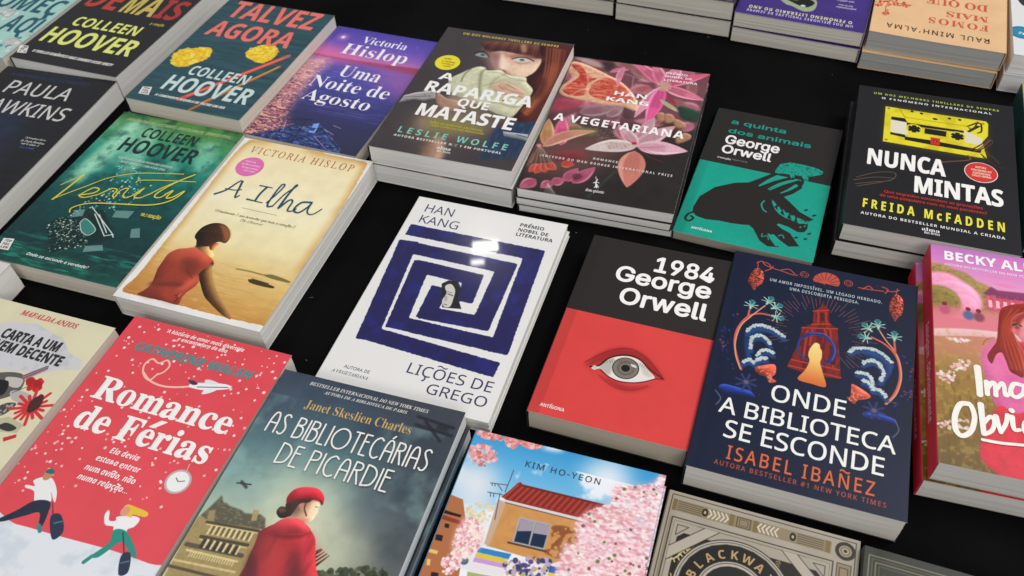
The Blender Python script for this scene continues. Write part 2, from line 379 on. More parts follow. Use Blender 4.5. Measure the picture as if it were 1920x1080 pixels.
    def text(s, name, items, colour, rough=.42, coat=0, dz=None):
        """items: (string, style, [base left, base right, cap point], options)"""
        AV = []; AF = []; AZ = []; s.lay += 1; dz = .00016 + s.lay * .00001 if dz is None else dz
        for it in items:
            st, sty, q = it[:3]; op = it[3] if len(it) > 3 else {}
            V, F, wd = layout(st, sty, op.get('tr', 0))
            if not len(V): continue
            sub = op.get('sub')
            if sub: wd = layout(sub, sty, op.get('tr', 0))[2]
            wd -= .06
            capem = glyph('H', SHEAR[sty][0] if sty in SHEAR else sty)[0][:, 1].max()
            if op.get('xh'): capem = layout('x', sty)[0][:, 1].max()
            a, b, c = (s.loc(p) for p in q[:3])
            L0 = np.hypot(*(b - a)); e0 = (b - a) / L0; ch0 = abs((c - a) @ np.array([-e0[1], e0[0]]))
            if abs(b[1] - a[1]) < .2 * abs(b[0] - a[0]) and not op.get('free'):
                m = (a[1] + b[1]) / 2 if not sub else a[1]; a = np.array([a[0], m]); b = np.array([b[0], m])
            L = np.hypot(*(b - a)); ex = (b - a) / L; ey = np.array([-ex[1], ex[0]]); ch = op.get('h') or ch0 * (1.04 if ch0 > .006 else .94)
            if op.get('flat'): ey = -ey
            sx = L / wd; sy = ch / capem; x = V[:, 0] - .03; y = V[:, 1]
            b_ = op.get('b', 0); sl = op.get('sl', 0)
            shifts = [(0, 0)] if not b_ else [(0, 0), (b_, 0), (-b_, 0), (0, b_), (0, -b_), (b_ * .7, b_ * .7), (-b_ * .7, -b_ * .7), (b_ * .7, -b_ * .7), (-b_ * .7, b_ * .7)]
            for k, (dx, dy) in enumerate(shifts):
                P = a + ((x * sx + dx + y * sy * sl)[:, None]) * ex + ((y * sy + dy)[:, None]) * ey
                o = sum(len(t) for t in AV); AV.append(P); AZ += [k * 4e-6] * len(P); AF += [tuple(i + o for i in f) for f in F]
        AV = np.concatenate(AV)
        V = [(x, y, s.zz(x, y) + dz + z) for (x, y), z in zip(AV, AZ)]
        # no lettering past the edge of the cover
        keep = [f for f in AF if all(abs(V[i][0]) < s.W / 2 and abs(V[i][1]) < s.H / 2 for i in f)]
        return mesh_obj(name, V, keep, ink(colour, rough, coat), s.fc)
    def quad(s, name, pts, colour, dz=.0003):
        P = [s.loc(p) for p in pts]; n = len(P); V = [(x, y, s.zz(x, y) + dz) for x, y in P]
        return mesh_obj(name, V + [(x, y, z - dz + .00005) for x, y, z in V], [tuple(range(n))[::-1]] + [(k, k + n, (k + 1) % n + n, (k + 1) % n) for k in range(n)], ink(colour), s.fc)
    def badge(s, p):
        s.quad('publisher_badge', p, '#e4e1da'); A = [np.array(q) for q in p]; rows = []
        for k, w in enumerate(('TOP', 'SEL', 'LER')):
            t = .30 + .30 * k; l = A[0] + (A[3] - A[0]) * t; r = A[1] + (A[2] - A[1]) * t; u = A[0] + (A[3] - A[0]) * (t - .21)
            rows.append((w, 'B', [tuple(l + (r - l) * .15), tuple(l + (r - l) * .85), tuple(u + (r - l) * .15)]))
        s.text('badge_text', rows, '#2a2626', dz=.00045)
    def ribbon(s, name, strokes, colour, rough=.42):
        V = []; F = []; s.lay += 1; q = 0
        for pts, w, w2 in strokes:
            P = np.array([s.loc(p) for p in pts]); P = crom(P, False, 7) if len(P) > 2 else P; n = len(P)
            d = np.gradient(P, axis=0); d /= np.maximum(np.hypot(d[:, 0], d[:, 1]), 1e-9)[:, None]; nn = np.stack([-d[:, 1], d[:, 0]], 1); o = len(V)
            for i in range(n):
                ww = (w + (w2 - w) * i / max(1, n - 1)) / 2; q += 1; z = .0002 + q * 1.5e-6
                for sg in (1, -1):
                    x, y = P[i] + nn[i] * ww * sg; V.append((x, y, s.zz(x, y) + z))
            for i in range(n - 1): F.append((o + 2 * i, o + 2 * i + 1, o + 2 * i + 3, o + 2 * i + 2))
            for i, sg, ww in ((0, -1, w / 2), (n - 1, 1, w2 / 2)):
                k0 = len(V); z = .0002 + q * 1.5e-6
                for a in np.linspace(-math.pi / 2, math.pi / 2, 6):
                    x, y = P[i] + d[i] * sg * math.cos(a) * ww * .8 + nn[i] * math.sin(a) * ww; V.append((x, y, s.zz(x, y) + z))
                F.append(tuple(range(k0, k0 + 6)))
        F = [f for f in F if all(abs(V[i][0]) < s.W / 2 and abs(V[i][1]) < s.H / 2 for i in f)]
        return mesh_obj(name, V, F, ink(colour, rough), s.fc)
    def deco(s, name, rows, w, colour):
        """tall narrow poster capitals built from strokes"""
        G = {'A': (.42, [[(0, 0), (.02, .6), (.10, .92), (.21, 1), (.32, .92), (.40, .6), (.42, 0)], [(.01, .46), (.41, .46)]]), 'S': (.34, [[(.33, .90), (.24, 1), (.10, .97), (.04, .84), (.12, .66), (.26, .46), (.32, .28), (.26, .06), (.12, 0), (.0, .08)]]),
             'B': (.40, [[(.0, 0), (.0, 1)], [(0, 1), (.26, .98), (.34, .84), (.28, .68), (.0, .62)], [(.0, .62), (.30, .56), (.40, .34), (.32, .06), (0, 0)]]), 'I': (.0, [[(0, 0), (0, 1)]]), 'L': (.28, [[(0, 1), (0, 0)], [(0, 0), (.28, 0)]]),
             'O': (.84, [[(.42 + .42 * math.cos(a), .5 + .5 * math.sin(a)) for a in np.linspace(0, 2 * math.pi, 15)]]), 'T': (.36, [[(.18, 0), (.18, 1)], [(0, 1), (.36, 1)]]), 'E': (.28, [[(0, 0), (0, 1)], [(0, 1), (.28, 1)], [(0, .66), (.24, .66)], [(0, 0), (.28, 0)]]),
             'C': (.46, [[(.44, .90), (.28, 1), (.08, .84), (.0, .5), (.08, .14), (.28, 0), (.45, .10)]]), 'R': (.36, [[(0, 0), (0, 1)], [(0, 1), (.26, .97), (.34, .82), (.28, .66), (0, .60)], [(.14, .60), (.36, 0)]]), 'D': (.48, [[(0, 0), (0, 1)], [(0, 1), (.28, .94), (.46, .72), (.48, .45), (.36, .12), (0, 0)]]), 'P': (.36, [[(0, 0), (0, 1)], [(0, 1), (.28, .97), (.36, .80), (.28, .60), (0, .54)]])}
        st = []
        for word, q in rows:
            a, e, c = (s.loc(p) for p in q); m = (a[1] + e[1]) / 2; ch = abs((c - a) @ (np.array([-(e - a)[1], (e - a)[0]]) / np.hypot(*(e - a)))); x = 0; lay = []
            for k in word:
                if k == ' ': x += .30; continue
                kk = 'A' if k == 'Á' else k; wd, ps = G[kk]
                lay += [(np.array(p, dtype=float) + (x, 0)) for p in ps]
                if k == 'Á': lay.append(np.array([(x + .18, 1.10), (x + .28, 1.24)]))
                x += wd + .17
            sx = (e[0] - a[0]) / (x - .17)
            for p in lay: st.append(([((a[0] + u * sx) / s.W + .5, .5 - (m + v * ch) / s.H) for u, v in p], w, w))
        return s.ribbon(name, st, colour)
    def disc(s, name, c, r, colour, dz=.00035, n=40, edge=None, rough=.35):
        p = s.loc(c); V = [(p[0] + r * math.cos(2 * math.pi * k / n), p[1] + r * math.sin(2 * math.pi * k / n)) for k in range(n)]
        s.lay += 1
        top = [(x, y, s.zz(x, y) + dz) for x, y in V]; bot = [(x, y, z - dz + .00005) for x, y, z in top]
        return mesh_obj(name, top + bot, [tuple(range(n))] + [(k, k + n, (k + 1) % n + n, (k + 1) % n) for k in range(n)], ink(colour, rough), s.fc)

# ------------------------------------------------------------------ the covers (artwork and lettering, in fractions of the cover: left to right, top to bottom)
def art_demais(b):
    c = Cv(b.W, b.H, '#2b292c'); c.N(60, .06); b.cover(cover_mat('black_thriller', c.im, .38))
    b.text('title', [('DE', 'B', [(0.039,0.470), (0.370,0.460), (-0.051,0.282)], {'b': .00033})], '#b8402f')
    b.text('title', [('M', 'B', [(0.412,0.463), (0.573,0.465), (0.238,0.282)], {'b': .00033}), ('A', 'B', [(0.594,0.467), (0.728,0.464), (0.366,0.288)], {'b': .00033})], '#c9b45a')
    b.text('title', [('IS', 'B', [(0.754,0.465), (0.960,0.465), (0.618,0.286)], {'b': .00033})], '#a8342e')
    b.text('author_name', [('COLLEEN', 'B', [(0.159,0.650), (0.795,0.652), (0.106,0.567)]), ('HOOVER', 'B', [(0.054,0.826), (0.907,0.828), (0.005,0.693)], {'b': .00022})], '#e2e77c')
    b.text('tagline', [('O THRILLER ROMÂNTICO MAIS SOMBRIO DESDE VERITY', 'K', [(0.122,0.924), (0.873,0.927), (0.108,0.902)], {'b': .00011})], '#e6e2da')
    b.text('edition_mark', [('2.ª EDIÇÃO', 'B', [(0.800,0.529), (0.931,0.533), (0.790,0.511)])], '#d8c85a')
    b.badge([(-0.033,0.893), (0.044,0.887), (0.095,0.947), (0.015,0.955)])
def art_comeca(b):
    c = Cv(b.W, b.H, '#a5cdc3'); c.N(40, .07)
    for p in ([(0.468,0.668), (0.513,0.617), (0.589,0.588), (0.598,0.658), (0.483,0.636)], [(0.859,0.883), (0.867,0.828), (0.997,0.844), (1.131,0.885)]):
        c.S(p, .0007, '#8f5a68'); c.P(p, '#d8b4b8', .5)
    c.D([(0.304,0.611), (0.593,0.559), (0.715,0.651), (0.431,0.703)], 14, .001, .004, ['#e2c2c4', '#c9a0a6', '#d9e2da'], .8)
    c.D([(0.754,0.836), (1.029,0.785), (1.139,0.922), (0.925,0.962)], 12, .001, .004, ['#e2c2c4', '#3f7f86', '#d9e2da'], .8)
    b.cover(cover_mat('pale_teal_floral', c.im))
    b.text('title', [('OMEÇ', 'B', [(0.315,0.587), (0.960,0.571), (0.878,0.426)], {'b': .00016}), ('AQUI', 'B', [(0.651,0.781), (1.123,0.774), (0.659,0.630)], {'b': .00016})], '#1d5a69')
def art_paula(b):
    c = Cv(b.W, b.H, '#262629'); c.N(50, .08)
    for p in ([(0.257,0.341), (0.437,0.270)], [(0.368,0.432), (0.571,0.294)], [(0.455,0.524), (0.596,0.388)], [(0.508,0.587), (0.568,0.424)]): c.S(p, .010, '#2f3c58', .35, soft=.006)
    c.P([(0.117,0.459), (0.274,0.294), (0.523,0.345), (0.712,0.606), (0.584,0.741)], '#2a3550', .6, .02); c.N((8, 60), .12)
    b.cover(cover_mat('dark_navy_thriller', c.im, .36))
    b.text('tagline', [('DA AUTORA BESTSELLER DE', 'R', [(0.191,0.030), (0.715,0.024), (0.182,0.017)]), ('A RAPARIGA NO COMBOIO', 'R', [(0.104,0.077), (0.810,0.062), (0.092,0.052)])], '#34466c')
    b.text('author_name', [('PAULA', 'R', [(0.174,0.207), (0.748,0.199), (0.144,0.112)], {'b': .00016}), ('HAWKINS', 'R', [(0.083,0.351), (0.876,0.354), (0.848,0.259)], {'b': .00016})], '#cfccc8')
    b.text('review_quote', [('«O melhor livro', 'J', [(0.734,0.500), (0.906,0.500), (0.722,0.488)]), ('de Paula Hawkins', 'J', [(0.725,0.522), (0.920,0.524), (0.713,0.509)]), ('até à data.»', 'J', [(0.749,0.540), (0.895,0.543), (0.737,0.528)])], '#d8d6d2')
    b.text('review_source', [('Lee Child', 'J', [(0.762,0.563), (0.879,0.568), (0.749,0.550)])], '#5668b4')
def art_talvez(b):
    c = Cv(b.W, b.H, '#34535b'); c.N((9, 90), .16); c.N((4, 160), .10)
    for k in range(6): c.S([(0, .12 + k * .17), (1, .13 + k * .17)], .0010, '#24404a', .5, soft=.0006)
    yel = ['#ecc82c', '#f4da48', '#e6b026', '#f6e670']
    for p, s in (([(0.036,0.618), (0.037,0.545), (0.127,0.510), (0.234,0.479), (0.294,0.500), (0.315,0.575), (0.254,0.639), (0.204,0.675), (0.112,0.681)], 1), ([(0.572,0.445), (0.620,0.389), (0.713,0.357), (0.794,0.387), (0.827,0.446), (0.804,0.503), (0.733,0.530), (0.602,0.492)], 2)):
        c.P(p, '#eaba28'); c.D(p, 150, .0008, .003, yel, .75, 1.6, s)
        c.D(p, 40, .0005, .0014, ['#c88a20'], .4, 2, s + 5)
    c.S([(0.418,0.931), (0.922,0.433)], .0068, '#d8533f', w2=.0052, sm=False); c.S([(0.449,0.896), (0.910,0.446)], .0016, '#ef8a70', sm=False)
    c.S([(0.905,0.457), (0.931,0.420)], .004, '#8a8078', w2=.001, sm=False)
    c.S([(0.572,0.992), (0.932,0.533)], .0052, '#b06a35', w2=.003, sm=False); c.S([(0.612,0.919), (0.924,0.535)], .0014, '#dcae50', sm=False)
    b.cover(cover_mat('teal_pencil', c.im, .36))
    b.text('title', [('TALVEZ', 'B', [(0.116,0.161), (0.908,0.188), (0.887,0.027)], {'b': .00028}), ('AGORA', 'B', [(0.099,0.370), (0.845,0.369), (0.785,0.229)], {'b': .00028})], '#ea7468')
    b.text('author_name', [('COLLEEN', 'B', [(0.279,0.731), (0.804,0.728), (0.257,0.654)]), ('HOOVER', 'B', [(0.184,0.883), (0.933,0.876), (0.146,0.763)], {'b': .00016})], '#c8dcd8')
    b.text('tagline', [('A COMOVENTE SEQUELA DE TALVEZ UM DIA', 'K', [(0.209,0.939), (0.815,0.940), (0.199,0.921)], {'b': .00011})], '#e6e2da')
    b.badge([(0.049,0.891), (0.127,0.883), (0.162,0.947), (0.073,0.949)])
def art_verity(b):
    c = Cv(b.W, b.H, '#1d4a48'); c.G([(0, '#3c6e42'), (.1, '#4c8c58'), (.24, '#2f8c74'), (.42, '#1f6e66'), (.6, '#1b4c4b'), (.85, '#173a3b'), (1, '#1b5248')])
    for p, a in (([(0.093,0.062), (0.256,0.033), (0.243,0.407), (0.044,0.481)], .75), ([(0.265,0.042), (0.340,0.039), (0.379,0.344), (0.280,0.353)], .4), ([(0.722,0.105), (0.847,0.113), (0.986,0.309), (0.850,0.297)], .6), ([(0.007,0.045), (0.074,0.044), (-0.047,0.421), (-0.120,0.435)], .35)): c.Y(p, '#8fcfae', a, .004)
    c.P([(0.162,-0.025), (0.573,-0.066), (0.953,-0.007), (0.731,0.104), (0.245,0.056)], '#6a9a4c', .5, .006)
    for p, a_ in (([(0.330,0.052), (0.387,0.052), (0.491,0.400), (0.384,0.419)], .5), ([(0.141,0.064), (0.207,0.063), (0.186,0.511), (0.062,0.515)], .55), ([(0.487,0.076), (0.552,0.075), (0.783,0.346), (0.704,0.361)], .35), ([(0.786,0.094), (0.876,0.098), (0.997,0.232), (0.926,0.245)], .35)): c.Y(p, '#a8e0c0', a_, .003)
    c.P([(0.211,0.257), (0.178,0.100), (0.302,0.057), (0.406,0.192), (0.380,0.334)], '#a4dcc0', .45, .012)
    c.NC((10, 60), '#2fae8e', .5, .75, .35, c.mask([(0, .82), (1, .82), (1, 1), (0, 1)])); c.NC((8, 40), '#3cc09c', .6, .8, .5, c.mask([(.1, .9), (1, .86), (1, 1), (.1, 1)]))
    c.NC(30, '#123638', .5, .8, .5); c.N(14, .10)
    c.D([(0.308,0.348), (0.424,0.336), (0.594,0.418), (0.649,0.551), (0.470,0.671), (0.332,0.731), (0.321,0.630), (0.380,0.494)], 200, .0004, .0013, ['#9fd8c8', '#5fb0a0', '#2a6a68', '#d8ece0'], .8)
    keys = [(0.226,0.768), (0.255,0.727), (0.351,0.693), (0.449,0.743), (0.553,0.791), (0.606,0.829), (0.496,0.873), (0.412,0.910)]; c.Y(keys, '#12302f', .85, .0006); c.Y([(0.351,0.693), (0.414,0.630), (0.507,0.630), (0.699,0.742), (0.712,0.772), (0.606,0.829), (0.528,0.778)], '#16302f', .85, .001)
    c.D(keys, 330, .0003, .0010, ['#a8b8a0', '#6f8f80', '#dfe4d0', '#1d4a48', '#0f2626'], .9, sm=False)
    for k in range(7): p = [(0.246,0.781), (0.413,0.904), (0.456,0.750), (0.588,0.831)]; t = k / 6; A = np.array(p); c.S([tuple(A[0] + (A[2] - A[0]) * t), tuple(A[1] + (A[3] - A[1]) * t)], .0008, '#0f2c2c', .8)
    c.P([(0.425,0.722), (0.435,0.695), (0.509,0.715), (0.568,0.745), (0.549,0.778), (0.484,0.765)], '#3f8078'); c.S([(0.425,0.722), (0.435,0.695), (0.509,0.715), (0.568,0.745), (0.549,0.778), (0.484,0.765), (0.425,0.722)], .0008, '#c8d8cc')
    c.Y([(0.447,0.650), (0.514,0.655), (0.699,0.742), (0.652,0.763)], '#1a3434'); 
    for p in ([(0.469,0.659), (0.648,0.759)], [(0.406,0.623), (0.687,0.740), (0.717,0.759)], [(0.501,0.657), (0.650,0.743)], [(0.652,0.763), (0.703,0.745)]): c.S(p, .0011, '#d0dcd4', sm=False)
    for p in ([(0.584,0.616), (0.707,0.597), (0.706,0.644), (0.597,0.656)], [(0.786,0.697), (0.834,0.681), (0.886,0.731), (0.824,0.743)], [(0.592,0.835), (0.694,0.810), (0.728,0.837), (0.610,0.868)], [(0.319,0.665), (0.379,0.645), (0.402,0.684), (0.342,0.703)]): c.Y(p, '#7fa09a', .75)
    yel = '#dccf3c'
    b.cover(cover_mat('green_underwater', c.im, .33))
    b.ribbon('title', [([(0.064,0.540), (0.106,0.498), (0.155,0.453)], 0.0011, 0.0009), ([(0.155,0.453), (0.132,0.539), (0.105,0.630)], 0.0022, 0.0018), ([(0.100,0.631), (0.149,0.590), (0.239,0.520), (0.330,0.448), (0.438,0.400), (0.563,0.368), (0.820,0.330)], 0.0012, 0.0010), ([(0.250,0.576), (0.333,0.547), (0.349,0.519), (0.304,0.517), (0.268,0.555), (0.262,0.580), (0.307,0.581), (0.376,0.549)], 0.0016, 0.0013), ([(0.376,0.549), (0.418,0.509), (0.436,0.497), (0.473,0.502), (0.476,0.535), (0.499,0.546), (0.498,0.501), (0.537,0.479), (0.542,0.523), (0.573,0.537), (0.609,0.513)], 0.0016, 0.0013), ([(0.607,0.511), (0.642,0.459), (0.626,0.519), (0.668,0.520), (0.707,0.488)], 0.0016, 0.0013), ([(0.706,0.492), (0.774,0.421), (0.899,0.321)], 0.0014, 0.0011), ([(0.899,0.321), (0.821,0.385), (0.761,0.460), (0.757,0.496), (0.796,0.495), (0.819,0.472)], 0.0018, 0.0014), ([(0.554,0.438), (0.566,0.421), (0.679,0.399), (0.944,0.363)], 0.0013, 0.0010), ([(0.814,0.472), (0.844,0.440), (0.840,0.488), (0.879,0.476), (0.921,0.430), (0.907,0.473), (0.859,0.517), (0.753,0.553), (0.530,0.584), (0.397,0.605), (0.322,0.631), (0.287,0.660), (0.302,0.682)], 0.0018, 0.0014)], yel); b.disc('title_dot', (0.6663, 0.4357), .0010, yel)
    b.text('author_name', [('COLLEEN', 'B', [(0.278,0.153), (0.722,0.145), (0.259,0.086)]), ('HOOVER', 'B', [(0.202,0.264), (0.804,0.259), (0.178,0.174)], {'b': .00016})], '#0e2a28')
    b.text('tagline', [('MAIS DE UM MILHÃO DE EXEMPLARES VENDIDOS', 'K', [(0.273,0.315), (0.702,0.306), (0.263,0.301)]), ('NOVO CAPÍTULO E UMA NOVA CENA', 'K', [(0.315,0.335), (0.668,0.333), (0.306,0.321)])], '#c0d8cc')
    b.text('praise_line', [('{ARREBATADOR} {VICIANTE} {ENVOLVENTE} {IRRESISTÍVEL}', 'B', [(0.072,0.058), (0.942,0.054), (0.055,0.037)])], '#a9c48a')
    b.text('edition_mark', [('18.ª EDIÇÃO', 'B', [(0.766,0.616), (0.914,0.614), (0.759,0.599)], {'b': .00011})], '#d8cc40')
    b.text('tagline', [('Onde se esconde a verdade?', 'L', [(0.276,0.947), (0.731,0.945), (0.263,0.931)])], '#dfe6e0')
    b.badge([(0.038,0.890), (0.111,0.882), (0.141,0.945), (0.062,0.948)])
def art_ilha(b):
    c = Cv(b.W, b.H, '#e6e4e0')
    p = [(0.039,0.021), (0.078,0.005), (0.384,-0.001), (0.712,0.007), (0.933,0.011), (0.975,0.038), (0.997,0.338), (0.997,0.634), (1.007,0.956), (0.990,0.970), (0.649,0.973), (0.362,0.970), (0.056,0.973), (0.025,0.960), (0.045,0.876), (0.040,0.716), (0.032,0.462), (0.015,0.140)]; m = c.mask(p, True)
    m2 = np.clip((boxblur(m, 5) + (noise(c.h, c.w, 9, 5) - .5) * .35 - .5) * 6 + .5, 0, 1)
    c.G([(0, '#ead2a0'), (.10, '#efe0b4'), (.4, '#efe6c0'), (.62, '#ecdcaa'), (.76, '#e0bf7c'), (.9, '#d2a45c'), (1, '#c08a48')], 90, 1, m2)
    e = np.clip((1 - boxblur(m, 16)) * 1.5, 0, .55).astype(np.float32) * m2; c.mix(e, '#c4883c')
    c.P([(.0, .85), (.3, .8), (.55, .97), (.4, 1.05), (0, 1.05)], '#b4703a', .5, .02); c.mix(1 - m2, '#e6e4e0')
    c.NC((4, 60), '#b98440', .5, .8, .35, m2 * c.mask([(0, .72), (1, .72), (1, 1), (0, 1)])); c.NC((3, 34), '#f2dca8', .6, .8, .35, m2 * c.mask([(0, .7), (1, .7), (1, 1), (0, 1)])); c.N(30, .035)
    c.S([(0.609,0.741), (0.700,0.738), (0.788,0.740), (0.843,0.739), (0.971,0.748)], .0013, '#766c3e', soft=.0004); c.P([(0.803,0.742), (0.849,0.729), (0.971,0.740), (0.975,0.750), (0.867,0.750)], '#766c3e', .9, .0003)
    c.P([(0.727,0.776), (0.775,0.774), (0.834,0.777), (0.903,0.783), (0.904,0.793), (0.822,0.795), (0.747,0.791)], '#4a3b28', 1, .0003); c.S([(0.744,0.771), (0.862,0.776)], .0010, '#4a3b28', soft=.0003)
    c.V([(0.255,0.671), (0.338,0.646), (0.370,0.672), (0.414,0.702), (0.398,0.717), (0.325,0.706), (0.277,0.690)], '#c3935a', .004, .7, 0, soft=.0004)
    c.V([(0.333,0.646), (0.387,0.636), (0.389,0.650), (0.384,0.675), (0.359,0.676)], '#b0663a', .002, .6, 0, soft=.0003)
    hr = [(0.208,0.633), (0.196,0.611), (0.203,0.573), (0.233,0.546), (0.276,0.532), (0.333,0.533), (0.384,0.553), (0.420,0.583), (0.431,0.610), (0.422,0.628), (0.382,0.627), (0.352,0.645), (0.342,0.660), (0.304,0.669), (0.264,0.676), (0.233,0.646)]; c.V(hr, '#3d281b', .006, .5, -20, soft=.0003)
    c.P([(0.303,0.535), (0.383,0.552), (0.420,0.583), (0.426,0.611), (0.412,0.621), (0.368,0.582)], '#a2653a', .75, .0012)
    for k in range(7): c.S([(0.211,0.598), (0.261,0.549), (0.364,0.557)][:1] + [((0.2660, 0.5550)[0] + .012 * k, (0.2660, 0.5550)[1] + .004 * k), ((0.3839, 0.6121)[0] + .012 * (k - 3), (0.3839, 0.6121)[1])], .0004, ['#7a4c2c', '#2a1a12'][k % 2], .5, soft=.0002)
    arm = [(0.385,0.788), (0.401,0.760), (0.435,0.746), (0.487,0.793), (0.563,0.850), (0.646,0.898), (0.784,0.969), (0.754,0.974), (0.685,0.955), (0.610,0.930), (0.538,0.902), (0.462,0.851), (0.423,0.823)]; c.V(arm, '#6c4b28', .004, .7, 0, soft=.0003); c.S([(0.443,0.758), (0.489,0.798), (0.567,0.855), (0.650,0.902), (0.750,0.954)], .0016, '#bb9455', .7, soft=.0008)
    dr = [(0.125,0.763), (0.129,0.739), (0.162,0.710), (0.213,0.696), (0.261,0.681), (0.305,0.694), (0.372,0.707), (0.428,0.724), (0.451,0.742), (0.436,0.747), (0.430,0.767), (0.414,0.782), (0.410,0.813), (0.439,0.837), (0.443,0.866), (0.423,0.899), (0.415,0.930), (0.424,0.957), (0.416,0.971), (0.305,0.969), (0.145,0.969), (0.156,0.944), (0.171,0.915), (0.160,0.878), (0.135,0.828), (0.128,0.780)]; c.V(dr, '#9c4230', .007, .35, -70, soft=.0003)
    c.P([(0.249,0.764), (0.329,0.743), (0.405,0.808), (0.394,0.840), (0.324,0.823)], '#6a3326', .65, .004); c.P([(0.384,0.830), (0.420,0.823), (0.425,0.864), (0.386,0.900), (0.356,0.900)], '#dc6048', .8, .0025); c.P([(0.132,0.742), (0.222,0.706), (0.294,0.699), (0.254,0.738), (0.177,0.771)], '#b85540', .6, .004); c.P([(0.171,0.893), (0.345,0.867), (0.342,0.887), (0.179,0.915)], '#6c3226', .75, .0015); c.P([(0.263,0.929), (0.350,0.925), (0.389,0.963), (0.311,0.961)], '#c0503c', .6, .003); c.P([(0.162,0.960), (0.204,0.917), (0.261,0.942), (0.228,0.968)], '#7c3626', .6, .003); c.S([(0.367,0.930), (0.390,0.937), (0.393,0.960)], .0012, '#5a1c18', .8, soft=.0003); c.S([(0.316,0.800), (0.389,0.835)], .001, '#54281e', .6, soft=.0005); c.S([(0.387,0.935), (0.394,0.916)], .001, '#e88a70', .6, soft=.0003); c.P([(0.426,0.737), (0.447,0.738), (0.455,0.753), (0.441,0.751)], '#5a2a20', .8, .0004)
    b.cover(cover_mat('cream_seaside', c.im, .42)); tl = '#1f4a63'
    b.ribbon('title', [([(0.109,0.378), (0.163,0.343), (0.196,0.292), (0.215,0.269)], .0026, .0016), ([(0.227,0.273), (0.241,0.315), (0.259,0.372), (0.280,0.357)], .0026, .0016), ([(0.152,0.335), (0.218,0.333), (0.263,0.322)], .0014, .0014), ([(0.419,0.276), (0.406,0.324), (0.408,0.369)], .0026, .0022), ([(0.364,0.276), (0.458,0.276)], .0017, .0012), ([(0.345,0.369), (0.465,0.372)], .002, .0012),
                     ([(0.491,0.367), (0.516,0.306), (0.527,0.249), (0.503,0.251), (0.501,0.343), (0.514,0.385), (0.547,0.378)], .0016, .0022), ([(0.547,0.378), (0.569,0.297), (0.608,0.240), (0.600,0.236), (0.593,0.306), (0.594,0.383)], .0014, .0026), ([(0.597,0.380), (0.626,0.327), (0.654,0.330), (0.661,0.384), (0.695,0.383), (0.712,0.367)], .0022, .0014), ([(0.783,0.314), (0.717,0.326), (0.699,0.374), (0.742,0.385), (0.777,0.344), (0.784,0.311), (0.789,0.363), (0.815,0.382), (0.846,0.374), (0.876,0.339)], .0024, .0012)], tl)
    b.text('author_name', [('VICTORIA HISLOP', 'U', [(0.122,0.091), (0.905,0.085), (0.099,0.050)], {'tr': .12})], '#a86238')
    b.disc('sticker', (0.1961, 0.1770), .0147, '#e06fae')
    b.text('sticker_text', [('MAIS DE UM', 'B', [(0.138,0.152), (0.218,0.151), (0.133,0.143)]), ('MILHÃO DE LEITORES', 'B', [(0.128,0.173), (0.269,0.171), (0.124,0.165)]), ('EM TODO O MUNDO', 'B', [(0.146,0.193), (0.271,0.192), (0.141,0.184)]), ('NOVA EDIÇÃO', 'B', [(0.178,0.211), (0.260,0.209), (0.174,0.203)])], '#f4dce8', dz=.0005)
    b.text('review_quote', [('«Finalmente – um bestseller que toca o coração.»', 'J', [(0.198,0.471), (0.787,0.475), (0.192,0.457)]), ('The Observer', 'I', [(0.408,0.498), (0.570,0.496), (0.403,0.483)])], '#6a5f4a')
    b.ribbon('rule', [([(0.354,0.422), (0.616,0.424)], .0004, .0004)], '#8a7a5a')
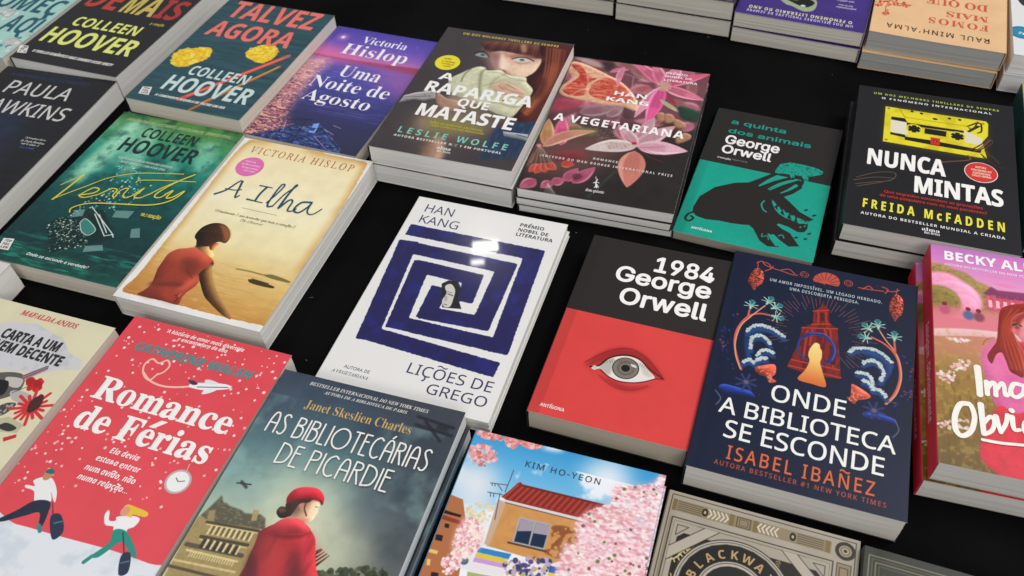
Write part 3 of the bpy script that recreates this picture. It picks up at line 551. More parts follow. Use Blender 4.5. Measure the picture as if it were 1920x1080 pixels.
def art_uma(b):
    c = Cv(b.W, b.H, '#3f3f70'); h = [(-0.034,0.295), (1.016,0.271)]; hv = (h[0][1] + h[1][1]) / 2
    c.G([(0, '#5247a0'), (hv * .45, '#6a56b2'), (hv * .75, '#9468b8'), (hv * .92, '#c474ae'), (hv, '#c8648c'), (hv + .006, '#8c589c'), (hv + .06, '#6258a8'), (.45, '#5050a0'), (.62, '#434480'), (.8, '#3b3c60'), (1, '#383950')])
    c.P([(-.1, hv - .10), (.35, hv - .05), (.45, hv + .01), (-.1, hv + .02)], '#e070a8', .7, .010)
    c.P([(.0, hv - .004), (.3, hv + .0), (.6, hv - .014), (.8, hv - .02), (1, hv - .026), (1, hv + .03), (.5, hv + .012), (0, hv + .008)], '#a04c6c', .85, .0012); c.P([(.7, hv - .01), (1, hv - .02), (1, hv + .03), (.75, hv + .018)], '#8a3f50', .7, .001)
    c.P([(.62, hv + .04), (1, hv + .03), (1, hv + .24), (.78, hv + .16)], '#b468a8', .65, .014)
    c.NC((3, 60), '#7a70cc', .5, .75, .35, c.mask([(0, hv + .02), (1, hv + .02), (1, .75), (0, .75)])); c.NC((3, 40), '#c888c8', .6, .8, .35, c.mask([(0, hv + .02), (.8, hv + .02), (.8, .5), (0, .6)]))
    rf = boxblur(c.mask([(-0.005,0.333), (0.188,0.320), (0.179,0.418), (0.175,0.534), (0.179,0.666), (0.202,0.791), (0.279,0.920), (0.017,1.020), (-0.044,0.981), (-0.057,0.688), (-0.040,0.493)], True), 15)
    c.G([(hv, '#f2b4ac'), (.5, '#e49aa0'), (.75, '#b46a78'), (1, '#7c4660')], 90, .8, rf)
    low = rf * np.clip((np.linspace(0, 1, c.h)[:, None] - hv - .03) * 4, 0, 1)
    c.NC((3, 15), '#3a2c54', .48, .6, .8, low); c.NC((3, 11), '#ffd2b8', .56, .66, .85, rf); c.NC((2.5, 8), '#f4a492', .55, .62, .8, low)
    m = (0.1293, 0.0948); c.E(m, .0062, .0062, '#c890d0', .8, .0035); c.E(m, .0024, .0024, '#fff0dc', 1, .0008)
    c.D([(.3, 0), (1, 0), (1, hv * .8), (.3, hv * .8)], 10, .0003, .0005, ['#b8b0e8'])
    bt = [(0.041,1.010), (0.232,0.929), (0.322,0.882), (0.464,0.855), (0.479,0.822), (0.534,0.821), (0.653,0.870), (0.897,0.998), (0.718,1.018), (0.401,0.991), (0.095,1.030)]; c.Y(bt, '#3c4a7c', .95, .0008); bm = c.mask(bt)
    c.NC((7, 16), '#6c84b8', .5, .64, .7, bm); c.NC((5, 9), '#23294a', .52, .64, .8, bm)
    for q in ([(0.407,0.804), (0.415,0.874), (0.424,0.992)], [(0.233,0.847), (0.260,0.924), (0.267,1.012)], [(0.128,0.857), (0.396,0.817)], [(0.313,0.812), (0.463,0.804)], [(0.557,0.848), (0.877,0.992)], [(0.488,0.931), (0.730,0.982)], [(0.333,0.930), (0.511,0.956), (0.604,0.987)]): c.S(q, .0009, '#1d2038', .85, sm=False)
    for q in ([(0.149,0.925), (0.334,0.859)], [(0.289,0.918), (0.252,0.844)], [(0.593,0.851), (0.705,0.880)], [(0.650,0.815), (0.725,0.826)], [(0.563,0.916), (0.737,0.990)]): c.S(q, .0006, '#d8b8d0', .8, sm=False)
    c.Y([(0.488,0.832), (0.529,0.818), (0.554,0.893), (0.503,0.898)], '#7fa8ec', .95); c.Y([(0.491,0.860), (0.533,0.857), (0.533,0.882), (0.496,0.884)], '#2c3f80', .9); c.N(5, .04)
    b.cover(cover_mat('violet_sea_dusk', c.im, .36))
    b.text('author_name', [('Victoria', 'T', [(0.328,0.119), (0.749,0.120), (0.285,0.059)], {}), ('Hislop', 'T', [(0.217,0.241), (0.829,0.236), (0.182,0.149)])], '#f2eff4')
    b.text('title', [('Uma', 'T', [(0.354,0.436), (0.726,0.424), (0.296,0.346)]), ('Noite de', 'T', [(0.178,0.554), (0.900,0.545), (0.169,0.464)]), ('Agosto', 'T', [(0.224,0.667), (0.818,0.660), (0.237,0.582)])], '#f2eff4')
def art_rapariga(b):
    c = Cv(b.W, b.H, '#474143'); c.N(50, .06); c.P([(0.260,0.659), (0.475,0.570), (0.734,0.623), (0.767,0.762), (0.560,0.862), (0.294,0.895), (0.196,0.786)], '#85725f', .8, .014)
    c.V([(0.301,0.160), (0.430,0.152), (0.521,0.296), (0.473,0.305), (0.385,0.255), (0.325,0.219)], '#62504e', .006, .3, 0, soft=.003)
    fa = [(0.435,0.170), (0.516,0.142), (0.656,0.143), (0.821,0.147), (0.829,0.196), (0.817,0.273), (0.775,0.326), (0.690,0.330), (0.608,0.310), (0.541,0.304), (0.481,0.248)]; c.V(fa, '#e2c0a6', .004, .10, -30, soft=.001)
    c.P([(0.424,0.172), (0.481,0.163), (0.550,0.291), (0.506,0.299)], '#8c6c6a', .8, .0035); c.P([(0.527,0.230), (0.587,0.220), (0.625,0.296), (0.574,0.305)], '#f4dcc8', .7, .003); c.P([(0.546,0.283), (0.618,0.298), (0.690,0.330), (0.616,0.325)], '#c88a80', .6, .0018); c.P([(0.588,0.172), (0.757,0.152), (0.785,0.194), (0.633,0.230)], '#c08c80', .55, .003); c.P([(0.704,0.245), (0.793,0.230), (0.770,0.316), (0.704,0.310)], '#f2d2b4', .7, .003)
    ba = [(0.319,0.083), (0.531,0.056), (0.694,0.053), (0.843,0.056), (0.888,0.139), (0.839,0.156), (0.746,0.163), (0.658,0.149), (0.573,0.142), (0.488,0.137), (0.417,0.159), (0.351,0.127)]; c.V(ba, '#55322e', .005, .3, -90, soft=.001)
    for k in range(26):
        t = k / 25; p0 = np.array([(0.337,0.070), (0.841,0.051)]); p1 = np.array([(0.367,0.158), (0.871,0.156)]); c.S([tuple(p0[0] + (p0[1] - p0[0]) * (t * .9 + .08)), tuple((p0[0] + (p0[1] - p0[0]) * t) * .5 + (p1[0] + (p1[1] - p1[0]) * t) * .5), tuple(p1[0] + (p1[1] - p1[0]) * (t - .02))], .0011, ['#8a5548', '#3a201e', '#6c4038', '#a87058'][k % 4], .45, soft=.0005)
    c.P([(0.615,0.066), (0.649,0.060), (0.684,0.117), (0.656,0.127)], '#c8957c', .7, .0018)
    rh = [(0.761,0.036), (0.924,0.017), (1.003,0.033), (1.010,0.145), (1.006,0.389), (0.989,0.670), (0.839,0.637), (0.855,0.560), (0.880,0.450), (0.863,0.406), (0.781,0.332), (0.821,0.273), (0.829,0.186)]; c.V(rh, '#532827', .008, .35, 0, soft=.0006)
    for k in range(34):
        t = (k * .618) % 1; q = np.array([(0.811,0.057), (0.882,0.251), (0.906,0.407), (0.866,0.583)]) + np.array([[.26 * t, 0], [.22 * t, .0], [.14 * t, .03 * t], [.10 * t, .05 * t]]); c.S([tuple(x) for x in q], .0013, ['#a4583c', '#341818', '#7c3c30', '#c07a50', '#4a2220'][k % 5], .5, soft=.0007)
    c.P([(0.903,0.192), (0.955,0.201), (0.963,0.326), (0.949,0.433), (0.913,0.371)], '#b4643f', .5, .004); c.P([(0.893,0.528), (0.921,0.473), (0.936,0.570), (0.888,0.628)], '#a8583f', .55, .003); c.P([(0.876,0.342), (0.904,0.301), (0.956,0.380), (0.942,0.486)], '#4a2522', .7, .003)
    q = (0.3718, 0.1989); c.P([(0.326,0.205), (0.352,0.185), (0.393,0.184), (0.433,0.209), (0.406,0.216), (0.359,0.213)], '#8ea4a8', .9, .0007); c.E((0.3832, 0.1969), .0024, .0021, '#2c5458', 1, .0004); c.S([(0.314,0.199), (0.342,0.173), (0.392,0.174), (0.441,0.208)], .0011, '#241816', .9, soft=.0003)
    c.P([(0.581,0.174), (0.641,0.146), (0.720,0.142), (0.780,0.167), (0.731,0.166), (0.650,0.166), (0.604,0.188)], '#a06c60', .7, .0012); c.P([(0.437,0.165), (0.823,0.146), (0.823,0.173), (0.712,0.160), (0.590,0.177), (0.474,0.221)], '#8a5c50', .6, .003); c.P([(0.623,0.200), (0.650,0.183), (0.703,0.176), (0.754,0.187), (0.724,0.201), (0.679,0.210), (0.643,0.210)], '#c6cac4', 1, .0004); c.E((0.6842, 0.1913), .0029, .0023, '#25584f', 1, .0003); c.E((0.6850, 0.1931), .0020, .0014, '#58a08e', 1, .0004); c.E((0.6834, 0.1896), .0009, .0009, '#12302c'); c.S([(0.621,0.189), (0.650,0.174), (0.699,0.166), (0.753,0.179)], .0010, '#6c4a40', .6, soft=.0004)
    c.P([(0.464,0.170), (0.492,0.161), (0.539,0.228), (0.558,0.290), (0.532,0.304), (0.491,0.246)], '#9c7470', .6, .0025); c.P([(0.512,0.176), (0.541,0.176), (0.585,0.248), (0.588,0.294), (0.561,0.280)], '#f2dac6', .8, .0018); c.P([(0.544,0.288), (0.578,0.291), (0.620,0.299), (0.619,0.316), (0.576,0.310)], '#a06c62', .7, .0012); c.S([(0.593,0.298), (0.612,0.302)], .0012, '#6a3c38', .8, soft=.0004); c.S([(0.609,0.195), (0.646,0.174), (0.707,0.167), (0.773,0.187)], .0016, '#2c1a17', .95, soft=.0004); c.S([(0.643,0.217), (0.694,0.223), (0.742,0.206)], .0008, '#a06058', .8, soft=.0003)
    cl = [(0.256,0.434), (0.309,0.371), (0.358,0.325), (0.407,0.296), (0.456,0.297), (0.481,0.316), (0.571,0.300), (0.626,0.322), (0.697,0.329), (0.778,0.329), (0.802,0.364), (0.864,0.407), (0.873,0.451), (0.853,0.556), (0.824,0.636), (0.740,0.635), (0.655,0.617), (0.563,0.589), (0.476,0.571), (0.368,0.546), (0.299,0.515)]; c.V(cl, '#c9c7a8', .004, .14, -60, soft=.0004)
    for q, w, k, s_ in (([(0.470,0.305), (0.451,0.345), (0.491,0.446), (0.537,0.525)], .0030, '#6f7056', .0012), ([(0.362,0.326), (0.340,0.374), (0.346,0.436)], .0018, '#6a6a50', .0007), ([(0.623,0.324), (0.571,0.378), (0.568,0.450)], .0022, '#8a8a6c', .0012), ([(0.490,0.329), (0.582,0.322), (0.676,0.351), (0.797,0.356)], .0016, '#95957a', .0008), ([(0.509,0.443), (0.580,0.412), (0.636,0.367)], .003, '#a4a482', .0014), ([(0.565,0.592), (0.661,0.553), (0.782,0.565), (0.838,0.555)], .002, '#8c8c6c', .001), ([(0.506,0.345), (0.576,0.341), (0.644,0.365)], .003, '#dcdec0', .0015), ([(0.366,0.370), (0.401,0.345), (0.419,0.333)], .003, '#dcdec0', .0015)): c.S(q, w, k, .7, soft=s_)
    c.P([(0.560,0.434), (0.644,0.365), (0.827,0.421), (0.865,0.500), (0.672,0.500)], '#b0a888', .5, .003); c.V([(0.580,0.443), (0.605,0.399), (0.645,0.383), (0.724,0.401), (0.821,0.439), (0.853,0.489), (0.763,0.480), (0.664,0.485)], '#cda890', .002, .10, -70, soft=.0003); c.V([(0.250,0.602), (0.234,0.549), (0.324,0.580), (0.404,0.583), (0.451,0.625), (0.376,0.672), (0.298,0.644)], '#a37f6c', .002, .2, -70, soft=.0005); c.P([(0.315,0.565), (0.435,0.526), (0.546,0.557), (0.500,0.616), (0.393,0.619)], '#b59c88', .6, .003)
    for q in ([(0.660,0.429), (0.724,0.448), (0.821,0.456)], [(0.669,0.401), (0.745,0.427)], [(0.617,0.423), (0.677,0.448)]): c.S(q, .0008, '#7c4c40', .7, soft=.0003)
    kn = [(0.011,0.667), (0.015,0.610), (0.081,0.574), (0.208,0.532), (0.244,0.596), (0.176,0.625), (0.099,0.629)]; c.V(kn, '#969192', .002, .35, -90, sm=False); c.S([(0.026,0.615), (0.129,0.600), (0.197,0.581)], .0006, '#3a3638', sm=False); c.E((0.1531, 0.5807), .0007, .0007, '#2a2628'); c.E((0.1948, 0.5836), .0007, .0007, '#2a2628')
    c.P([(0.257,0.759), (0.356,0.717), (0.638,0.730), (0.675,0.771), (0.460,0.818), (0.306,0.815)], '#8a8a48', .6, .006); c.P([(0.213,0.751), (0.267,0.725), (0.320,0.812), (0.251,0.825)], '#a88a74', .6, .006); c.V([(0.349,0.895), (0.427,0.851), (0.525,0.987), (0.384,1.032)], '#9a7a66', .006, .3, 0, soft=.003)
    c.Y([(0.754,0.702), (1.031,0.631), (1.053,0.898), (0.751,0.963)], '#2c3c54', .95, .002); c.NC((30, 8), '#415a78', .5, .7, .5, c.mask([(0.754,0.702), (1.031,0.631), (1.053,0.898), (0.751,0.963)])); c.V([(0.815,0.748), (0.992,0.740), (1.003,0.786), (0.840,0.779)], '#8b9095', .002, .3, -90, sm=False); c.S([(0.911,0.753), (0.994,0.762)], .0008, '#2a2c30', sm=False); c.N(6, .05)
    b.cover(cover_mat('woman_in_scarf_thriller', c.im, .34))
    b.text('tagline', [('UM DOS MELHORES THRILLERS DE SEMPRE', 'B', [(0.143,0.043), (0.895,0.049), (0.136,0.024)], {'tr': .1})], '#dcb94c')
    b.disc('sticker', (0.1673, 0.3037), .0142, '#e4d92c')
    b.text('sticker_text', [('AUTORA', 'B', [(0.126,0.281), (0.183,0.280), (0.121,0.269)]), ('N.º 1 EM VENDAS', 'B', [(0.120,0.306), (0.222,0.303), (0.115,0.294)]), ('DO THRILLER', 'B', [(0.132,0.324), (0.223,0.322), (0.128,0.313)]), ('A MENTIRA', 'B', [(0.151,0.342), (0.212,0.341), (0.147,0.331)])], '#a02a2a', dz=.0005)
    b.text('title', [('A', 'B', [(0.180,0.441), (0.274,0.445), (0.188,0.388)], {'b': .0002}), ('RAPARIGA', 'B', [(0.123,0.546), (0.907,0.552), (0.117,0.469)], {'b': .00032}), ('QUE', 'B', [(0.410,0.621), (0.640,0.620), (0.396,0.566)], {'b': .00015}), ('MATASTE', 'B', [(0.166,0.732), (0.866,0.733), (0.160,0.648)], {'b': .00032})], '#f0eee9')
    b.disc('blood_drop', (0.7100, 0.5289), .0012, '#a81c30'); b.disc('blood_drop', (0.7917, 0.7199), .0014, '#a81c30')
    b.text('tagline', [('NÃO ACREDITES EM NADA,', 'B', [(0.308,0.779), (0.691,0.771), (0.304,0.765)]), ('NÃO CONFIES EM NINGUÉM', 'B', [(0.326,0.796), (0.703,0.794), (0.321,0.783)])], '#b9ab3a')
    b.text('author_name', [('LESLIE WOLFE', 'B', [(0.128,0.874), (0.901,0.874), (0.119,0.834)], {'tr': .18})], '#7cc4b4')
    b.text('credit_line', [('AUTORA BESTSELLER N.º 1 EM PORTUGAL', 'B', [(0.125,0.903), (0.880,0.904), (0.120,0.888)], {'tr': .1})], '#e8e6e0')
    b.text('publisher_name', [('alma', 'S', [(0.454,0.941), (0.549,0.939), (0.447,0.918)]), ('dos livros', 'S', [(0.466,0.960), (0.559,0.958), (0.463,0.944)])], '#e8e6e0')
def art_veget(b):
    c = Cv(b.W, b.H, '#322c2b'); c.N(40, .10)
    c.P([(-0.025,0.004), (0.469,-0.045), (0.994,-0.009), (1.027,0.364), (0.696,0.465), (0.266,0.487), (-0.006,0.499), (-0.005,0.333)], '#8a525e', .75, .012); c.P([(-0.000,0.806), (0.007,0.655), (0.351,0.521), (0.548,0.566), (0.560,0.714), (0.215,0.913)], '#7c5652', .7, .016)
    c.P([(0.009,0.008), (0.137,0.007), (0.264,0.052), (0.156,0.059)], '#c8b4a8', .7, .001); c.P([(0.212,0.014), (0.315,0.016), (0.276,0.086)], '#2c2628', .8, .002); c.P([(0.317,-0.003), (0.462,-0.016), (0.436,0.025), (0.343,0.030)], '#a09a60', .8, .0016)
    rp = random.Random(12)
    for _ in range(44):
        x, y, a = rp.uniform(.0, 1.0), rp.uniform(.0, .62), rp.uniform(0, 6.28); l_ = rp.uniform(.022, .040)
        if y > .45 and x > .6: continue
        k0 = rp.choice([('#9c5668', '#c07c90'), ('#b06c7c', '#d898a8'), ('#8a5c5c', '#b08884'), ('#a8606c', '#d48c94'), ('#946a58', '#c09a80')]); c.petal((x, y), (x + l_ / b.W * math.cos(a), y + l_ / b.H * math.sin(a)), rp.uniform(.005, .009), k0[0], k0[1])
    c.im = np.stack([boxblur(c.im[..., k], 3) for k in range(3)], -1)
    def lf(p, o, w, col, edge, **k): c.petal(o, p, w, col, edge, **k)
    for q, k in (([(-0.002,0.454), (0.011,0.356), (0.107,0.345), (0.212,0.361), (0.134,0.415)], '#9c4454'), ([(0.186,0.394), (0.317,0.382), (0.455,0.392), (0.495,0.426), (0.403,0.457), (0.257,0.465)], '#75595e'), ([(0.482,0.339), (0.576,0.356), (0.574,0.421), (0.500,0.417)], '#5c4246')): c.V(q, k, .003, .15, -60, soft=.0015)
    A0 = [(0.201,0.433), (0.312,0.366), (0.444,0.361), (0.405,0.465), (0.482,0.339), (0.395,0.434)]; lf(A0[2], A0[0], .010, '#8a6c70', '#a4868a'); lf(A0[4], A0[5], .007, '#96787e', '#b0969a')
    c.V([(-0.001,0.289), (0.006,0.245), (0.042,0.177), (-0.007,0.112), (-0.001,0.049), (0.055,0.043), (0.159,0.068), (0.285,0.112), (0.372,0.142), (0.467,0.197), (0.558,0.285), (0.570,0.361), (0.476,0.344), (0.366,0.351), (0.212,0.342), (0.103,0.334), (0.028,0.321)], '#dcae8e', .002, .2, -70)
    m1 = [(0.020,0.281), (0.057,0.215), (0.093,0.146), (0.003,0.074), (0.063,0.065), (0.127,0.110), (0.177,0.151), (0.223,0.157), (0.179,0.208), (0.190,0.280), (0.154,0.309), (0.080,0.315)]; m2 = [(0.203,0.244), (0.229,0.176), (0.294,0.139), (0.379,0.161), (0.455,0.208), (0.528,0.285), (0.430,0.318), (0.308,0.312), (0.225,0.292)]
    c.V(m1, '#b83e34', .002, .15, -60, soft=.0003); c.V(m2, '#c65040', .002, .15, -60, soft=.0003); mm = c.mask(m1, True) + c.mask(m2, True); c.NC((5, 12), '#e4987c', .5, .64, .65, mm); c.NC(6, '#942a26', .55, .7, .5, mm); c.NC((10, 20), '#c07860', .5, .7, .35, c.mask([(-0.001,0.289), (-0.001,0.049), (0.159,0.068), (0.467,0.197), (0.570,0.361), (0.212,0.342)]))
    for q in ([(0.124,0.101), (0.170,0.183), (0.184,0.285)], [(0.096,0.317), (0.139,0.267), (0.220,0.237)], [(0.179,0.208), (0.240,0.163), (0.299,0.154)], [(0.016,0.269), (0.118,0.253), (0.179,0.252)], [(0.225,0.292), (0.312,0.282), (0.424,0.298)], [(0.169,0.245), (0.258,0.257), (0.327,0.237)]): c.S(q, .0009, '#f0cdb0', .85, soft=.0004)
    lf(*[(0.429,0.053), (0.301,0.091)], .0035, '#d86c8a', '#f0a4b8', bend=-.003); lf(*[(0.392,0.201), (0.384,0.033)], .0040, '#e08098', '#f2b0c0', bend=.002)
    o = (0.7023, 0.1443)
    for p, w, col, ed, bd in (((0.4164, -0.0369), .0080, '#c8587a', '#f0a0b8', .002), ((0.5865, -0.0449), .0085, '#cc6480', '#eaa0b4', 0), ((0.7795, -0.0476), .0095, '#cc6c8c', '#f2a4c0', .001), ((1.0034, -0.0017), .0080, '#cc5474', '#e884a0', -.001), ((1.0105, 0.2122), .0088, '#d06480', '#f0a8b8', .001), ((0.5753, 0.4131), .0070, '#d88a9c', '#f0c0cc', .002), ((0.6675, 0.4538), .0092, '#e0488a', '#f090b8', 0)): lf(p, o, w, col, ed, bend=bd, dark='#7c2e48')
    lf(*[(0.844,0.297), (0.749,0.212)], .0026, '#8c2e3a', '#b04a54')
    c.P([(0.657,0.124), (0.728,0.104), (0.755,0.151), (0.705,0.185), (0.662,0.166)], '#c8b894', .55, .002)
    for k in range(8): a = -.6 + k * .35; c.S([o, (o[0] + .011 / b.W * math.cos(a), o[1] + .011 / b.H * math.sin(a))], .0005, '#a4a468', .7); c.E((o[0] + .011 / b.W * math.cos(a), o[1] + .011 / b.H * math.sin(a)), .0008, .0005, '#5c3424')
    c.S([(0.400,0.085), (0.590,0.126)], .0005, '#f0d8d8', .8); c.S([(0.477,0.108), (0.492,0.193)], .0006, '#f0d8d8', .7)
    lf(*[(0.886,0.337), (0.708,0.252)], .0030, '#a8a480', '#d0ccae', dark='#6c6c48'); c.V([(0.848,0.280), (0.992,0.305), (0.988,0.378), (0.884,0.363)], '#2c4436', .003, .15, -60, soft=.0014)
    c.P([(0.729,0.380), (0.897,0.416), (0.909,0.545), (0.803,0.463)], '#4c362c', .9, .003)
    for q in ([(0.716,0.360), (0.756,0.345), (0.780,0.380), (0.774,0.409), (0.740,0.418)], [(0.767,0.360), (0.808,0.347), (0.842,0.370), (0.838,0.406), (0.790,0.418)], [(0.838,0.382), (0.890,0.386), (0.928,0.411), (0.924,0.437), (0.864,0.438)], [(0.891,0.503), (0.932,0.469), (0.977,0.477), (0.980,0.507), (0.929,0.542), (0.896,0.547)]): c.V(q, '#a67c62', .0016, .3, -70, soft=.0004)
    c.NC(5, '#8c847c', .5, .65, .4, c.mask([(0.338,0.523), (0.490,0.498), (0.534,0.591), (0.388,0.623)]))
    o2 = (0.6537, 0.6096)
    for p, w, col, ed, bd, sp in (((0.7111, 0.3871), .0095, '#b48890', '#d4b0b4', -.001, None), ((0.8637, 0.4297), .0105, '#be949c', '#dcb8bc', -.001, None), ((0.4862, 0.4770), .0080, '#c4949e', '#e4c0c6', .001, None)): lf(p, o2, w, col, ed, bend=bd, spots=sp, dark='#8c5c66')
    q = [(0.651,0.643), (0.675,0.886)]; lf(q[1], q[0], .0150, '#c07264', '#d89484', dark='#9c5a50')
    lf((0.3286, 0.6818), o2, .0112, '#c8b6b2', '#e2d4ce', bend=.003, spots='#8a4048', dark='#a88c88'); lf((0.9868, 0.5918), o2, .0120, '#d4a4b2', '#eecbd4', bend=-.001, dark='#a8607a')
    c.E((0.6307, 0.5923), .0026, .0022, '#b42030', 1, .0003); c.E((0.6284, 0.6078), .0012, .0010, '#e0905c')
    for q in ([(0.663,0.616), (0.803,0.592), (0.818,0.583)], [(0.671,0.622), (0.782,0.640), (0.885,0.638)], [(0.673,0.625), (0.755,0.667), (0.858,0.690)], [(0.629,0.599), (0.552,0.558)]): c.S(q, .0006, '#a03a48', .8)
    lf(*[(0.013,0.508), (0.076,0.705)], .0085, '#b48258', '#d8b084', dark='#7c5434'); lf(*[(0.102,0.478), (0.168,0.682)], .0090, '#d04c7c', '#ee88ac'); c.V([(0.185,0.548), (0.357,0.536), (0.346,0.588), (0.217,0.594)], '#6a6444', .003, .15, -60, soft=.002)
    lf(*[(0.357,0.547), (0.052,0.709)], .0085, '#b87c6c', '#dcae94', bend=-.006, dark='#8c5248'); c.V([(0.142,0.735), (0.301,0.701), (0.348,0.749), (0.180,0.791)], '#7c363e', .004, .15, -60, soft=.003)
    for u in ([(0.030,0.889), (0.087,0.828)], [(0.076,0.894), (0.102,0.819)], [(0.133,0.878), (0.114,0.817)], [(0.202,0.847), (0.120,0.816)], [(0.303,0.798), (0.215,0.800)]): lf(u[0], u[1], .0062, '#ae4238', '#d06c58', dark='#742c28')
    c.P([(0.005,0.861), (-0.002,0.771), (0.019,0.760), (0.031,0.824)], '#8c5c54', .8, .002)
    for u, w in (([(0.021,0.996), (0.097,0.928)], .0085), ([(0.149,0.975), (0.202,0.923)], .0065), ([(0.279,0.897), (0.206,0.934)], .0070), ([(0.333,0.813), (0.283,0.909)], .0075), ([(0.439,0.789), (0.334,0.913)], .0080)): lf(u[0], u[1], w, '#a44c68', '#cc7c92')
    c.P([(0.316,0.866), (0.346,0.846), (0.382,0.868), (0.339,0.895)], '#56303a', .8, .001)
    for k in range(7): c.S([(0.1831, 0.9382), ((0.1861, 1.0050)[0] + .022 * k, (0.1885, 1.0106)[1] + .006 * k)], .0005, '#c8bcae', .7, soft=.0002)
    for k in range(6): c.S([(0.0254, 0.6991), ((0.0216, 0.8257)[0] + .035 * k, (0.0216, 0.8257)[1] + .01 * (k % 2))], .0005, '#cfc8ae', .7, soft=.0002)
    c.E((0.0251, 0.7059), .0024, .0026, '#e88a94', 1, .0006); c.S([(0.574,0.792), (0.515,0.889), (0.458,0.983)], .0022, '#3a5a48', .6, soft=.001); c.im = np.stack([boxblur(c.im[..., k], 1) for k in range(3)], -1); c.N(5, .05)
    b.cover(cover_mat('meat_and_lilies', c.im, .34))
    b.text('award_text', [('PRÉMIO', 'B', [(0.692,0.043), (0.847,0.043), (0.692,0.021)], {'h': .0034}), ('NOBEL DE', 'B', [(0.692,0.071), (0.885,0.068), (0.690,0.046)], {'h': .0034}), ('LITERATURA', 'B', [(0.692,0.101), (0.929,0.100), (0.692,0.077)], {'h': .0034})], '#f2ecec')
    b.text('author_name', [('HAN', 'B', [(0.381,0.263), (0.619,0.264), (0.378,0.217)], {'h': .0072, 'b': .0001}), ('KANG', 'B', [(0.340,0.321), (0.645,0.308), (0.341,0.274)], {'h': .0072, 'b': .0001})], '#f4efee')
    b.text('title', [('A VEGETARIANA', 'B', [(0.049,0.521), (0.931,0.504), (0.049,0.472)], {'b': .00015, 'tr': .05})], '#f4efee')
    b.text('tagline', [('ROMANCE', 'B', [(0.405,0.745), (0.568,0.740), (0.403,0.731)], {'tr': .15}), ('VENCEDOR DO MAN BOOKER INTERNATIONAL PRIZE', 'B', [(0.054,0.785), (0.931,0.766), (0.053,0.770)], {'tr': .2})], '#dcd4d0')
    b.text('publisher_name', [('dom quixote', 'S', [(0.430,0.951), (0.547,0.945), (0.427,0.931)])], '#dcd4d0')
    b.ribbon('publisher_emblem', [([(0.492,0.917), (0.478,0.889), (0.479,0.864)], .0018, .0010), ([(0.463,0.891), (0.477,0.884), (0.497,0.886)], .0010, .0008), ([(0.486,0.900), (0.477,0.920)], .0010, .0006), ([(0.489,0.899), (0.503,0.915)], .0010, .0006), ([(0.470,0.865), (0.463,0.848)], .0006, .0003)], '#e4dedb')
